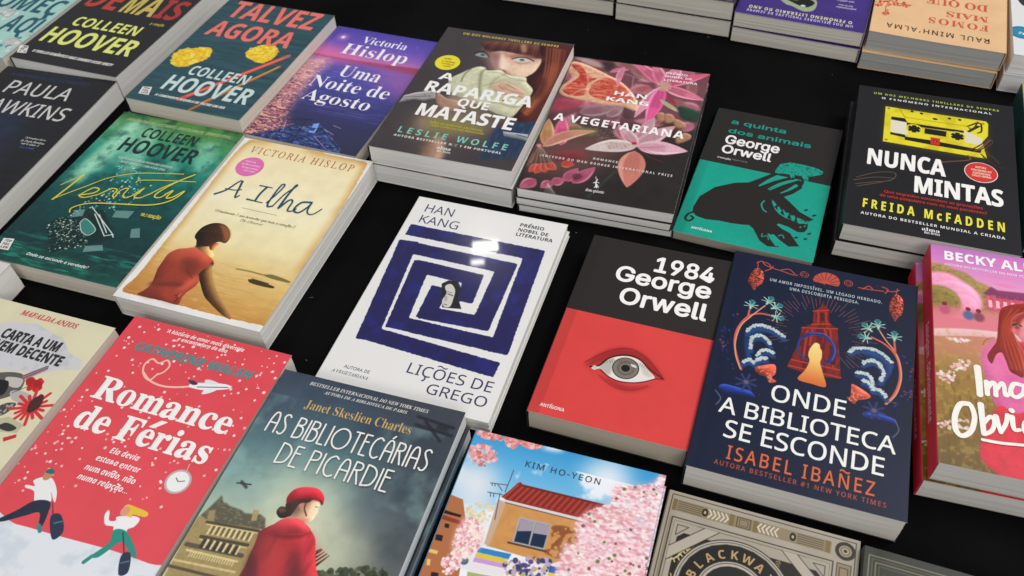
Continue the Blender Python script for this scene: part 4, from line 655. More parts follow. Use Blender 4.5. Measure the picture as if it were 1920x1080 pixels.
def art_licoes(b):
    c = Cv(b.W, b.H, '#e6e4e0'); pu = '#231e58'
    m0 = np.zeros((c.h, c.w), dtype=np.float32); keep = c.im.copy()
    A = [(0.055,0.200), (0.871,0.200), (0.898,0.677), (0.277,0.674), (0.244,0.384), (0.583,0.390), (0.592,0.505)]; B_ = [(0.922,0.781), (0.153,0.751), (0.094,0.295), (0.743,0.298), (0.743,0.591), (0.418,0.601), (0.418,0.471)]
    t = np.zeros_like(keep[..., 0]); tmp = Cv(b.W, b.H, '#000000')
    wA = [.0150, .0178, .0150, .0172, .0150, .0165]; wB = [.0158, .0188, .0150, .0175, .0150, .0165]
    for L, ww in ((A, wA), (B_, wB)):
        for i in range(len(L) - 1):
            p = np.array(L[i]) * (b.W, b.H); q = np.array(L[i + 1]) * (b.W, b.H); d = (q - p) / np.hypot(*(q - p)); n = np.array([-d[1], d[0]]) * ww[i] / 2; e0 = ww[i] * (.42 if i else .1); e1 = ww[i] * (.42 if i < len(L) - 2 else .1)
            Z = [p - d * e0 + n, q + d * e1 + n, q + d * e1 - n, p - d * e0 - n]; tmp.Y([(z[0] / b.W, z[1] / b.H) for z in Z], '#ffffff')
    m = tmp.im[..., 0]; m = np.clip((boxblur(m, 2) + (noise(c.h, c.w, 6, 9) - .5) * .55 - .5) * 5 + .5, 0, 1); m = np.clip(m, 0, 1)
    c.mix(m, pu); c.NC(40, '#28308a', .5, .7, .45, m); c.NC((30, 6), '#1f1c50', .5, .7, .35, m)
    f = c.mask([(0.416,0.446), (0.446,0.423), (0.502,0.417), (0.542,0.450), (0.548,0.498), (0.597,0.547), (0.523,0.556), (0.485,0.559)]); c.mix(f, '#1b1a1c')
    c.P([(0.443,0.456), (0.470,0.438), (0.510,0.462), (0.524,0.503), (0.527,0.548), (0.490,0.553), (0.466,0.526), (0.470,0.488)], '#cfcac2'); c.S([(0.479,0.489), (0.513,0.493)], .0009, '#2a2626'); c.S([(0.467,0.479), (0.502,0.480)], .0005, '#4a4444'); c.S([(0.486,0.542), (0.504,0.543)], .0008, '#5a4a48'); c.P([(0.470,0.501), (0.486,0.504), (0.492,0.527), (0.480,0.523)], '#9a948e', .7, .0006)
    b.cover(cover_mat('white_blue_spiral', c.im, .16, .9))
    b.text('author_name', [('HAN', 'R', [(0.076,0.086), (0.277,0.081), (0.062,0.041)], {}), ('KANG', 'R', [(0.078,0.154), (0.345,0.146), (0.075,0.110)], {})], '#3c3a66', .2, .8)
    b.text('award_text', [('PRÉMIO', 'B', [(0.711,0.063), (0.868,0.059), (0.707,0.039)], {'h': .0043}), ('NOBEL DE', 'B', [(0.713,0.091), (0.907,0.088), (0.710,0.066)], {'h': .0043}), ('LITERATURA', 'B', [(0.711,0.117), (0.946,0.117), (0.708,0.091)], {'h': .0043})], '#24222a', .2, .8)
    b.text('title', [('LIÇÕES DE', 'R', [(0.459,0.880), (0.951,0.881), (0.454,0.836)], {}), ('GREGO', 'R', [(0.612,0.945), (0.952,0.944), (0.611,0.904)], {})], '#35335c', .2, .8)
    b.text('tagline', [('AUTORA DE', 'R', [(0.122,0.925), (0.274,0.921), (0.116,0.911)], {}), ('A VEGETARIANA', 'I', [(0.068,0.951), (0.281,0.948), (0.065,0.937)], {})], '#2c2a34', .2, .8)
def art_quinta(b):
    c = Cv(b.W, b.H, '#2d2928'); l = [(-3.601,-0.238), (-3.599,-0.236)]; y = [(0.003,0.456), (1.000,0.451)]; v = (y[0][1] + y[1][1]) / 2; te = '#109a86'; dk = '#2a2524'
    c.Y([(0, v), (1, v), (1, 1), (0, 1)], te); c.N(60, .04); c.Y([(0, v), (.07, v), (.07, 1), (0, 1)], '#0c8a78', .5)
    body = [(0.080,0.812), (0.098,0.728), (0.183,0.638), (0.314,0.576), (0.412,0.552), (0.480,0.507), (0.572,0.442), (0.605,0.447), (0.547,0.496), (0.494,0.552), (0.497,0.565), (0.595,0.500), (0.686,0.454), (0.723,0.452), (0.634,0.516), (0.569,0.572), (0.582,0.577), (0.668,0.514), (0.768,0.457), (0.801,0.473), (0.800,0.517), (0.750,0.567), (0.692,0.603), (0.738,0.627), (0.831,0.686), (0.938,0.718), (0.905,0.739), (0.768,0.719), (0.682,0.691), (0.622,0.645), (0.619,0.659), (0.650,0.698), (0.669,0.685), (0.694,0.713), (0.717,0.697), (0.742,0.728), (0.766,0.712), (0.784,0.738), (0.813,0.723), (0.840,0.745), (0.876,0.732), (0.906,0.752), (0.909,0.793), (0.892,0.818), (0.850,0.825), (0.779,0.804), (0.711,0.795), (0.694,0.806), (0.741,0.827), (0.800,0.843), (0.840,0.879), (0.884,0.917), (0.813,0.933), (0.740,0.902), (0.695,0.875), (0.659,0.885), (0.697,0.922), (0.752,0.951), (0.671,0.962), (0.609,0.936), (0.544,0.867), (0.507,0.849), (0.463,0.857), (0.375,0.864), (0.297,0.865), (0.198,0.876), (0.124,0.868), (0.087,0.845)]
    c.Y(body, dk); c.S([(0.097,0.845), (0.063,0.867), (0.054,0.902), (0.086,0.912), (0.109,0.887), (0.089,0.876)], .0022, dk)
    pig = [(0.578,0.419), (0.603,0.362), (0.678,0.335), (0.795,0.335), (0.878,0.341), (0.926,0.358), (0.921,0.381), (0.870,0.404), (0.829,0.419), (0.834,0.448), (0.804,0.455), (0.780,0.424), (0.727,0.426), (0.731,0.456), (0.706,0.458), (0.689,0.429), (0.623,0.434), (0.585,0.459)]; c.Y(pig, te); c.NC(4, '#0b5a50', .5, .7, .8, c.mask(pig))
    for q in ([(0.412,0.588), (0.496,0.522), (0.596,0.444)], [(0.512,0.613), (0.604,0.532), (0.724,0.455)], [(0.589,0.643), (0.692,0.562), (0.783,0.495), (0.795,0.457)]): c.S(q, .0050, dk, w2=.0028)
    c.S([(0.496,0.560), (0.552,0.512), (0.590,0.483)], .0016, te, w2=.0028); c.S([(0.568,0.570), (0.634,0.516), (0.715,0.474)], .0014, te, w2=.0034); c.S([(0.663,0.580), (0.711,0.546), (0.757,0.503)], .0012, te, w2=.0040)
    th = [(0.615,0.637), (0.649,0.662), (0.671,0.684), (0.681,0.678), (0.699,0.705), (0.715,0.690), (0.737,0.719), (0.755,0.706), (0.777,0.728), (0.795,0.715), (0.817,0.739), (0.836,0.728), (0.854,0.746), (0.871,0.736), (0.887,0.748), (0.907,0.739), (0.899,0.760), (0.877,0.759), (0.851,0.766), (0.823,0.762), (0.788,0.754), (0.742,0.747), (0.693,0.731), (0.654,0.704), (0.629,0.671)]; c.Y(th, te)
    for q in ([(0.645,0.688), (0.660,0.668), (0.675,0.706)], [(0.700,0.723), (0.704,0.690), (0.734,0.735)], [(0.754,0.744), (0.760,0.707), (0.787,0.752)], [(0.807,0.759), (0.812,0.727), (0.836,0.761)]): c.Y(q, dk)
    c.S([(0.563,0.660), (0.551,0.688), (0.572,0.721), (0.598,0.734)], .0016, te); c.S([(0.616,0.887), (0.617,0.908), (0.651,0.895), (0.669,0.918)], .0010, te); c.S([(0.658,0.881), (0.689,0.913), (0.731,0.946)], .0018, te); c.S([(0.728,0.878), (0.752,0.867), (0.768,0.885)], .0012, te); c.S([(0.715,0.811), (0.748,0.809)], .0014, te)
    for q in ((905, 822), (935, 820)): pass
    for q, r in (((0.8697, 0.6629), .8), ((0.9344, 0.6888), .9), ((0.9299, 0.8202), .8), ((0.9127, 0.8601), .7), ((0.8490, 0.8637), .8)): c.E(q, .0028 * r, .0011, dk, rot=-.7)
    c.E((0.8602, 0.7884), .0008, .0014, te); c.E((0.8876, 0.7758), .0008, .0014, te); c.N(5, .03)
    b.cover(cover_mat('black_teal_pig', c.im, .5))
    b.text('title', [('a quinta', 'N', [(0.135,0.124), (0.576,0.109), (0.137,0.075)], {'b': .00032, 'h': .0072}), ('dos animais', 'N', [(0.135,0.203), (0.789,0.188), (0.141,0.144)], {'b': .00032, 'h': .0072})], '#119281')
    b.text('author_name', [('George', 'N', [(0.136,0.296), (0.562,0.277), (0.133,0.230)], {'b': .00050}), ('Orwell', 'N', [(0.135,0.370), (0.517,0.359), (0.131,0.310)], {'b': .00050})], '#f0eeea')
    b.text('credit_line', [('tradução', 'B', [(0.122,0.415), (0.227,0.413), (0.122,0.403)])], '#dcdad6'); b.text('credit_line', [('Paulo Faria', 'R', [(0.237,0.413), (0.355,0.408), (0.234,0.399)])], '#8a8684')
    b.text('publisher_name', [('ANTÍGONA', 'B', [(0.119,0.957), (0.271,0.958), (0.121,0.943)])], '#e8f0ec')
def art_nunca(b):
    c = Cv(b.W, b.H, '#232225'); c.N(50, .06)
    yl = '#e0d22e'; c.P([(0.192,0.139), (0.505,0.135), (0.826,0.143), (0.838,0.161), (0.838,0.252), (0.823,0.290), (0.829,0.334), (0.830,0.410), (0.816,0.428), (0.512,0.425), (0.196,0.416), (0.184,0.398), (0.185,0.166)], '#6f6212', .5, .004); ca = [(0.183,0.142), (0.826,0.144), (0.840,0.160), (0.836,0.252), (0.801,0.303), (0.811,0.344), (0.827,0.417), (0.185,0.410)]; c.Y(ca, yl); c.NC(40, '#b8a61c', .5, .7, .5, c.mask(ca))
    c.Y([(0.227,0.214), (0.313,0.213), (0.332,0.243), (0.708,0.239), (0.764,0.186), (0.798,0.185), (0.708,0.255), (0.327,0.264), (0.225,0.238)], '#231f1a'); c.Y([(0.225,0.238), (0.326,0.241), (0.340,0.336), (0.227,0.330)], '#dcd6c0'); c.Y([(0.686,0.233), (0.801,0.275), (0.800,0.329), (0.692,0.324)], '#d8d2ba'); c.Y([(0.227,0.334), (0.320,0.337), (0.327,0.358), (0.228,0.350)], '#2a2418')
    c.Y([(0.319,0.350), (0.488,0.347), (0.794,0.360), (0.788,0.383), (0.489,0.380), (0.322,0.374)], '#1e1b18'); c.S([(0.274,0.142), (0.313,0.205), (0.709,0.202), (0.776,0.152)], .0009, '#a08a1c', sm=False); c.S([(0.709,0.202), (0.787,0.164), (0.797,0.222), (0.774,0.240)], .0016, '#2a1c12')
    for q in ((0.3759, 0.2820), (0.6474, 0.2880)): c.E(q, .0078, .0078, yl); c.E(q, .0062, .0062, '#191817'); 
    for q in ((0.3759, 0.2820), (0.6474, 0.2880)):
        for k in range(6): a = k * math.pi / 3; c.E((q[0] + .0055 / b.W * math.cos(a), q[1] + .0055 / b.H * math.sin(a)), .0009, .0009, yl)
    c.Y([(0.441,0.263), (0.582,0.263), (0.578,0.306), (0.440,0.306)], '#1b1716'); c.S([(0.441,0.263), (0.582,0.263), (0.578,0.306), (0.440,0.306), (0.441,0.263)], .0006, '#c8bc3a', sm=False)
    c.Y([(0.482,0.325), (0.541,0.324), (0.539,0.374), (0.481,0.375)], '#c8302c'); c.E((0.5102, 0.3495), .0018, .0018, '#3a1816'); c.E((0.5102, 0.3495), .0008, .0008, '#d8a08a')
    for q in ((0.3559, 0.1507), (0.4172, 0.1561), (0.5963, 0.1627), (0.6617, 0.1614)): c.E(q, .0016, .0016, '#2a2418')
    c.E((0.5060, 0.1825), .0024, .0016, '#2a2418')
    for q in ((0.2051, 0.1550), (0.8069, 0.1640), (0.2044, 0.3946), (0.8090, 0.4115)): c.E(q, .0014, .0014, '#5a5222'); c.E(q, .0007, .0007, '#b8b08a')
    br = ['#3a2018', '#6a4030', '#1a1412']
    for k, q in enumerate(([(0.702,0.371), (0.751,0.355), (0.817,0.298), (0.840,0.267), (0.861,0.289), (0.838,0.320), (0.772,0.371)], [(0.514,0.508), (0.578,0.483), (0.718,0.444), (0.713,0.414)], [(0.793,0.392), (0.856,0.442), (0.908,0.463), (0.924,0.451)], [(0.816,0.362), (0.878,0.413), (0.898,0.434)], [(0.751,0.375), (0.794,0.341), (0.850,0.278)], [(0.776,0.159), (0.742,0.220), (0.720,0.210)])): c.S(q, .0014, br[k % 3]); c.S(np.array(q) + .002, .0004, '#a88a74', .6)
    for q in ([(0.044,0.691), (0.153,0.639), (0.260,0.616), (0.281,0.639), (0.243,0.676), (0.148,0.703), (0.043,0.735)], [(0.030,0.712), (0.156,0.669), (0.274,0.655)], [(0.055,0.748), (0.191,0.698), (0.264,0.666)]): c.S(q, .0009, '#4a3830'); c.S(np.array(q) + .0015, .0004, '#9a8878', .7)
    b.cover(cover_mat('black_cassette', c.im, .36))
    b.text('tagline', [('UM DOS MELHORES THRILLERS DE SEMPRE', 'B', [(0.096,0.045), (0.910,0.065), (0.098,0.025)], {'h': .0030, 'tr': .12})], '#bcc646')
    b.text('tagline', [('O FENÓMENO INTERNACIONAL', 'B', [(0.152,0.077), (0.863,0.096), (0.156,0.057)], {'h': .0030, 'tr': .12})], '#e8e6e2')
    b.text('title', [('NUNCA', 'B', [(0.097,0.588), (0.571,0.586), (0.097,0.484)], {'b': .00044}), ('MINTAS', 'B', [(0.392,0.715), (0.909,0.732), (0.398,0.614)], {'b': .00044})], '#f2f0ec')
    b.disc('sticker', (0.7876, 0.5204), .0148, '#e8dcd6'); b.disc('sticker_face', (0.7876, 0.5204), .0141, '#cf2f30', .0004)
    b.text('sticker_text', [('AUTORA', 'B', [(0.754,0.495), (0.818,0.495), (0.758,0.481)]), ('VENCEDORA DO', 'B', [(0.728,0.516), (0.848,0.517), (0.730,0.502)]), ('GOODREADS', 'B', [(0.738,0.535), (0.841,0.537), (0.740,0.521)]), ('CHOICE AWARDS', 'B', [(0.733,0.553), (0.847,0.555), (0.736,0.539)])], '#f4dcc0', dz=.0006)
    b.text('tagline', [('Que segredos escondem as gravações', 'R', [(0.219,0.754), (0.793,0.768), (0.224,0.734)], {'h': .0034, 'b': .00011}), ('de uma psiquiatra com os seus pacientes?', 'R', [(0.195,0.784), (0.815,0.793), (0.199,0.764)], {'h': .0034, 'b': .00011})], '#c0302a')
    b.text('author_name', [('FREIDA McFADDEN', 'B', [(0.100,0.869), (0.915,0.884), (0.101,0.816)], {'tr': .2, 'b': .00016})], '#e6df3e')
    b.text('credit_line', [('AUTORA DO BESTSELLER MUNDIAL A CRIADA', 'B', [(0.096,0.913), (0.911,0.929), (0.100,0.895)], {'h': .0034, 'tr': .08})], '#e8e6e2')
    b.text('publisher_name', [('alma', 'S', [(0.450,0.953), (0.550,0.953), (0.455,0.932)]), ('dos livros', 'S', [(0.464,0.969), (0.551,0.971), (0.467,0.952)])], '#e8e6e2')
def art_1984(b):
    c = Cv(b.W, b.H, '#302b29'); y = [(0.005,0.463), (0.995,0.450)]; v = (y[0][1] + y[1][1]) / 2; re_ = '#d64845'
    c.Y([(0, v), (1, v), (1, 1), (0, 1)], re_); c.N(50, .03)
    c.P([(0.249,0.730), (0.332,0.642), (0.465,0.595), (0.608,0.614), (0.757,0.706), (0.647,0.678), (0.489,0.655), (0.381,0.687)], '#8a2426', .75, .002); c.P([(0.358,0.756), (0.488,0.800), (0.602,0.792), (0.725,0.732), (0.674,0.753), (0.538,0.779)], '#8a2426', .7, .002); c.P([(0.277,0.724), (0.370,0.659), (0.360,0.708), (0.324,0.762)], '#b03a38', .5, .003)
    sc = [(0.291,0.729), (0.311,0.716), (0.340,0.715), (0.388,0.665), (0.481,0.636), (0.573,0.640), (0.647,0.678), (0.699,0.709), (0.652,0.732), (0.572,0.754), (0.487,0.761), (0.416,0.751), (0.353,0.726), (0.316,0.738)]; c.P(sc, '#e2ded6'); c.P([(0.340,0.715), (0.389,0.670), (0.417,0.662), (0.420,0.744), (0.371,0.732)], '#9a958e', .6, .0008); c.P([(0.575,0.644), (0.649,0.683), (0.687,0.707), (0.627,0.705)], '#b8b2aa', .6, .001)
    i = (0.5049, 0.6952); c.E(i, .0110, .0110, '#3f3a36'); c.E(i, .0101, .0101, '#948c80')
    for k in range(48): a = k * math.pi / 24; c.S([(i[0] + .0046 / b.W * math.cos(a), i[1] + .0046 / b.H * math.sin(a)), (i[0] + .0098 / b.W * math.cos(a), i[1] + .0098 / b.H * math.sin(a))], .00035, '#3a342f', .8, False)
    c.ring(i, .0066, .0005, '#4a4540', .7); c.E(i, .0037, .0037, '#231f1d'); c.Y([(0.524,0.668), (0.562,0.670), (0.574,0.682), (0.541,0.681)], '#e8e4dc', .85)
    c.S([(0.286,0.728), (0.339,0.710), (0.387,0.663), (0.479,0.630), (0.571,0.635), (0.652,0.672), (0.756,0.705)], .0016, '#3a1416', w2=.0008); c.S([(0.356,0.733), (0.426,0.757), (0.503,0.765), (0.614,0.748), (0.704,0.713), (0.756,0.705)], .0009, '#5a1c1e')
    c.S([(0.241,0.713), (0.335,0.648), (0.438,0.604), (0.534,0.598), (0.646,0.637), (0.757,0.706)], .0007, '#7a2022'); c.S([(0.351,0.757), (0.456,0.794), (0.574,0.795), (0.675,0.755)], .0006, '#8a2426', .8)
    for k in range(26): t = k / 25; p = [(0.356,0.698), (0.713,0.700), (0.314,0.670), (0.778,0.676)]; A = np.array(p); s0 = A[0] + (A[1] - A[0]) * t; s0[1] -= .035 * math.sin(math.pi * t); c.S([tuple(s0), (s0[0] + (t - .5) * .03, s0[1] - .012)], .0003, '#4a1618', .8, False)
    c.E((0.3150, 0.7253), .0022, .0018, '#c8c2ba'); c.Y([(0, 0), (.075, 0), (.075, 1), (0, 1)], '#1a1210', .10)
    b.cover(cover_mat('black_red_eye', c.im, .5))
    b.text('title', [('1984', 'N', [(0.483,0.152), (0.905,0.143), (0.459,0.069)], {'b': .00075})], '#f4f2ee')
    b.text('author_name', [('George', 'N', [(0.244,0.251), (0.906,0.232), (0.246,0.169)], {'b': .00075}), ('Orwell', 'N', [(0.320,0.373), (0.909,0.357), (0.311,0.288)], {'b': .00075})], '#f4f2ee')
    b.text('publisher_name', [('ANTÍGONA', 'B', [(0.065,0.967), (0.220,0.964), (0.062,0.951)])], '#f0e4e0')
def art_onde(b):
    c = Cv(b.W, b.H, '#14203a'); c.N(70, .06); co = '#bf5444'
    for q in ([(0.127,0.044), (0.154,0.030), (0.174,0.046), (0.226,0.056), (0.268,0.060), (0.328,0.068), (0.360,0.066)], [(0.163,0.032), (0.197,0.038), (0.209,0.056)], [(0.181,0.078), (0.210,0.060), (0.220,0.045)], [(0.690,0.066), (0.760,0.064), (0.823,0.059)], [(0.813,0.038), (0.845,0.047), (0.831,0.069)], [(0.838,0.052), (0.869,0.053), (0.903,0.039)], [(0.268,0.056), (0.307,0.044), (0.343,0.061)], [(0.714,0.069), (0.743,0.048), (0.764,0.059)]): c.S(q, .0010, co)
    for q in ((0.3963, 0.0545), (0.6352, 0.0540)): c.ring(q, .0034, .0007, co); c.ring(q, .0018, .0006, co)
    fn = [(0.447,0.078), (0.455,0.048), (0.500,0.023), (0.557,0.026), (0.586,0.048), (0.586,0.079), (0.548,0.082), (0.512,0.081), (0.519,0.101), (0.505,0.084), (0.476,0.082)]; c.P(fn, co); q = (0.5127, 0.0841)
    for k in range(9): a = -2.95 + k * .34; c.S([(q[0] + .005 / b.W * math.cos(a), q[1] + .005 / b.H * math.sin(a)), (q[0] + .02 / b.W * math.cos(a), q[1] + .02 / b.H * math.sin(a))], .0004, '#1b2536', .9, False)
    for q in ([(0.111,0.101), (0.137,0.070), (0.175,0.089), (0.182,0.141), (0.158,0.166), (0.143,0.190), (0.122,0.169), (0.101,0.150), (0.106,0.117)], [(0.868,0.089), (0.889,0.062), (0.926,0.085), (0.926,0.151), (0.905,0.177), (0.893,0.197), (0.879,0.182), (0.859,0.149), (0.860,0.112)]): c.V(q, co, .003, .4, -60); c.NC(3, '#3a1c20', .52, .6, .75, c.mask(q, True))
    for q in ([(0.138,0.072), (0.135,0.038)], [(0.889,0.064), (0.893,0.033)]): c.S(q, .0008, co)
    c.D([(.05, .05), (.95, .05), (.95, .62), (.05, .62)], 70, .0002, .0004, ['#a86a58', '#3a4f86', '#8a94a8'], .8)
    q0 = (0.5173, 0.3282)
    for k in range(52):
        a = math.pi * (.82 + 1.45 * k / 51); r0 = .026 + .003 * (k % 3); r1 = r0 + .009 + .005 * (k % 2); c.S([(q0[0] + r0 / b.W * math.cos(a), q0[1] + r0 / b.H * math.sin(a)), (q0[0] + r1 / b.W * math.cos(a), q0[1] + r1 / b.H * math.sin(a))], .00055, '#a8625a', .75, False)
    to = [(0.515,0.165), (0.524,0.188), (0.550,0.205), (0.562,0.272), (0.606,0.287), (0.622,0.356), (0.653,0.513), (0.499,0.524), (0.382,0.513), (0.419,0.405), (0.427,0.317), (0.477,0.292), (0.475,0.228), (0.506,0.203)]; c.Y(to, '#822823'); c.NC((22, 5), '#4a1a22', .5, .62, .6, c.mask(to))
    for q in ([(0.471,0.230), (0.552,0.210)], [(0.474,0.295), (0.567,0.275)], [(0.427,0.321), (0.608,0.290)], [(0.391,0.505), (0.651,0.507)], [(0.401,0.477), (0.639,0.475)]): c.S(q, .0012, '#b8483a', .9, sm=False)
    for q in ([(0.456,0.327), (0.458,0.459)], [(0.482,0.321), (0.478,0.393)], [(0.571,0.303), (0.610,0.474)], [(0.540,0.302), (0.562,0.347)], [(0.499,0.230), (0.506,0.280)], [(0.537,0.223), (0.547,0.272)]): c.S(q, .0017, '#a83c32', .9, sm=False)
    c.Y([(0.508,0.232), (0.528,0.228), (0.537,0.267), (0.514,0.271)], '#4a1a20', .9); c.Y([(0.577,0.372), (0.600,0.374), (0.617,0.460), (0.597,0.460)], '#4a1a20', .9)
    r0 = (0.5174, 0.4039); c.ring(r0, .0150, .0016, '#2c3f88', .95, .0150); c.S([(0.442,0.361), (0.477,0.338), (0.529,0.333), (0.578,0.351), (0.604,0.387), (0.603,0.422), (0.577,0.451)], .0032, '#26357c', .95); c.S([(0.469,0.338), (0.544,0.328), (0.594,0.362), (0.609,0.400), (0.598,0.440)], .0006, '#8a6aa8', .9)
    fig = [(0.493,0.391), (0.500,0.381), (0.513,0.376), (0.528,0.382), (0.533,0.397), (0.544,0.410), (0.547,0.440), (0.543,0.463), (0.562,0.504), (0.585,0.560), (0.520,0.562), (0.445,0.555), (0.474,0.509), (0.489,0.466), (0.479,0.441), (0.481,0.414)]; m = c.mask(fig, True); h0 = min(p[1] for p in fig); h1 = max(p[1] for p in fig); c.G([(h0, '#f0d88c'), (h0 + (h1 - h0) * .45, '#efbf6c'), (h1 - .01, '#d4703c')], 90, 1, m);
    rs = random.Random(5)
    def foam(q, w=.0026):
        p = crom(np.array(q), False, 8); c.S(q, w * .9, '#a8b6b6')
        for x, y in p:
            for _ in range(3): c.E((x + rs.uniform(-1, 1) * w * .45 / b.W, y + rs.uniform(-1, 1) * w * .55 / b.H), w * rs.uniform(.22, .4), w * rs.uniform(.22, .4), rs.choice(['#bcc8c6', '#a8b8ba', '#ccd4d0']), .95)
    def flower(x, y, a):
        q = [(-0.112,0.054), (-0.109,0.054)]; o = (x, y)
        for k, (da, L, col, w) in enumerate(((0, .0085, '#35707a', .0050), (-.75, .0080, '#a8d0b4', .0019), (.75, .0080, '#a8d0b4', .0019), (-.3, .0088, '#7fb4a4', .0016), (.3, .0088, '#7fb4a4', .0016), (-1.25, .0060, '#c8dcc0', .0012), (1.25, .0060, '#c8dcc0', .0012))):
            aa = a + da; ab = a + da * .3; c.S([o, (o[0] + L * .5 / b.W * math.cos(ab), o[1] + L * .5 / b.H * math.sin(ab)), (o[0] + L / b.W * math.cos(aa), o[1] + L / b.H * math.sin(aa))], w * (.5 if k else .5), col, w2=w * (1.0 if not k else .5))
    L_ = (([(0.163,0.570), (0.125,0.514), (0.099,0.449), (0.103,0.384), (0.141,0.324), (0.195,0.298), (0.254,0.295)], [(0.157,0.568), (0.118,0.508), (0.104,0.441), (0.115,0.374), (0.150,0.327), (0.185,0.288), (0.218,0.254)], [(0.141,0.325), (0.142,0.292)]), ((0.1439, 0.2838), (0.2238, 0.2449), (0.2552, 0.2611), (0.2620, 0.2947)), (-1.5, -1.2, -.7, .1),
        ([(0.151,0.392), (0.178,0.363), (0.222,0.350), (0.287,0.360), (0.347,0.381)], [(0.189,0.466), (0.182,0.425), (0.210,0.403), (0.249,0.404), (0.283,0.427)], [(0.226,0.494), (0.240,0.471), (0.268,0.459), (0.305,0.466)], [(0.163,0.536), (0.191,0.520), (0.226,0.528)], [(0.231,0.516), (0.247,0.502), (0.278,0.496)]), [(0.145,0.433), (0.154,0.381), (0.231,0.357), (0.330,0.381), (0.245,0.384), (0.184,0.425), (0.186,0.487), (0.236,0.541), (0.177,0.516)], [(0.230,0.547), (0.318,0.515), (0.334,0.551), (0.319,0.574), (0.344,0.586), (0.312,0.599), (0.289,0.577), (0.255,0.574)], [(0.070,0.666), (0.092,0.649), (0.144,0.648), (0.190,0.650), (0.231,0.654), (0.254,0.672), (0.189,0.680), (0.101,0.685)], (0.1987, 0.6187), [(0.059,0.683), (0.093,0.711), (0.078,0.740)])
    R_ = (([(0.874,0.574), (0.912,0.525), (0.934,0.453), (0.922,0.383), (0.894,0.342), (0.844,0.312), (0.782,0.295)], [(0.879,0.574), (0.921,0.523), (0.940,0.452), (0.928,0.382), (0.897,0.334), (0.853,0.295), (0.818,0.256)], [(0.904,0.346), (0.896,0.296)]), ((0.8954, 0.2895), (0.8122, 0.2500), (0.7798, 0.2673), (0.7794, 0.3027)), (-1.6, -1.7, -2.4, -3.1),
        ([(0.681,0.380), (0.718,0.359), (0.788,0.350), (0.840,0.359), (0.888,0.390)], [(0.750,0.420), (0.792,0.400), (0.830,0.410), (0.855,0.444), (0.843,0.479)], [(0.726,0.467), (0.762,0.464), (0.793,0.477), (0.807,0.505)], [(0.758,0.497), (0.780,0.499), (0.803,0.516)], [(0.808,0.524), (0.840,0.522), (0.874,0.544)]), [(0.745,0.365), (0.840,0.353), (0.890,0.390), (0.890,0.443), (0.845,0.498), (0.804,0.525), (0.848,0.451), (0.830,0.415), (0.779,0.413)], [(0.714,0.522), (0.801,0.554), (0.774,0.576), (0.743,0.585), (0.727,0.605), (0.689,0.584), (0.706,0.577), (0.706,0.546)], [(0.772,0.632), (0.827,0.622), (0.876,0.622), (0.925,0.630), (0.923,0.649), (0.858,0.647), (0.788,0.650)], (0.8230, 0.6121), [(0.922,0.631), (0.942,0.669), (0.917,0.703)])
    for st, fo, an, wv, sea, bw, ln, sr, tl in (L_, R_):
        c.V(sea, '#23406e', .004, .35, -60, soft=.0006)
        for k, q in enumerate(st): c.S(q, .0018 if k != 1 else .0012, ['#c9604e', '#e09478', '#c9604e'][k])
        for (x, y), a in zip(fo, an): flower(x, y, a)
        for q in wv: c.S(np.array(q) + (.004, .016), .0040, '#284a7c', .9, soft=.0005); foam(q)
        c.V(bw, '#c4523f', .003, .4, -60); c.NC(4, '#e8957c', .54, .62, .7, c.mask(bw, True)); c.V(ln, '#243a86', .002, .4, -90); c.S(tl, .0010, '#5a6078')
        for k in range(8): a = k * math.pi / 4 + .2; c.S([sr, (sr[0] + .0080 / b.W * math.cos(a), sr[1] + .0080 / b.H * math.sin(a))], .0034, '#323c6c', w2=.0005, sm=False)
        c.E(sr, .002, .002, '#6a5a68'); c.D([(x + (.035 if sr[0] > .5 else -.035), y) for x, y in st[0][:5]] + [(x + (.075 if sr[0] > .5 else -.075), y) for x, y in st[0][:5][::-1]], 26, .0005, .0012, ['#3044a0', '#8a3c40', '#2a3a70'], .85)
    b.cover(cover_mat('navy_library', c.im, .42))
    b.text('tagline', [('UM AMOR IMPOSSÍVEL. UM LEGADO HERDADO.', 'R', [(0.216,0.127), (0.819,0.122), (0.216,0.112)], {'b': .00008, 'tr': .1}), ('UMA DESCOBERTA PERIGOSA.', 'R', [(0.330,0.151), (0.701,0.149), (0.330,0.136)], {'b': .00008, 'tr': .1})], '#b4c0c8')
    b.text('title', [('ONDE', 'R', [(0.329,0.673), (0.692,0.667), (0.337,0.607)], {'b': .0002}), ('A BIBLIOTECA', 'R', [(0.101,0.767), (0.927,0.765), (0.121,0.705)], {'b': .0002}), ('SE ESCONDE', 'R', [(0.142,0.858), (0.888,0.858), (0.150,0.793)], {'b': .0002})], '#eeede9')
    b.text('author_name', [('ISABEL IBAÑEZ', 'R', [(0.177,0.940), (0.852,0.936), (0.178,0.891)], {'b': .00015, 'tr': .1})], '#d2643a')
    b.text('credit_line', [('AUTORA BESTSELLER #1 NEW YORK TIMES', 'R', [(0.128,0.969), (0.906,0.967), (0.128,0.951)], {'b': .0001, 'tr': .12})], '#a04c3c')
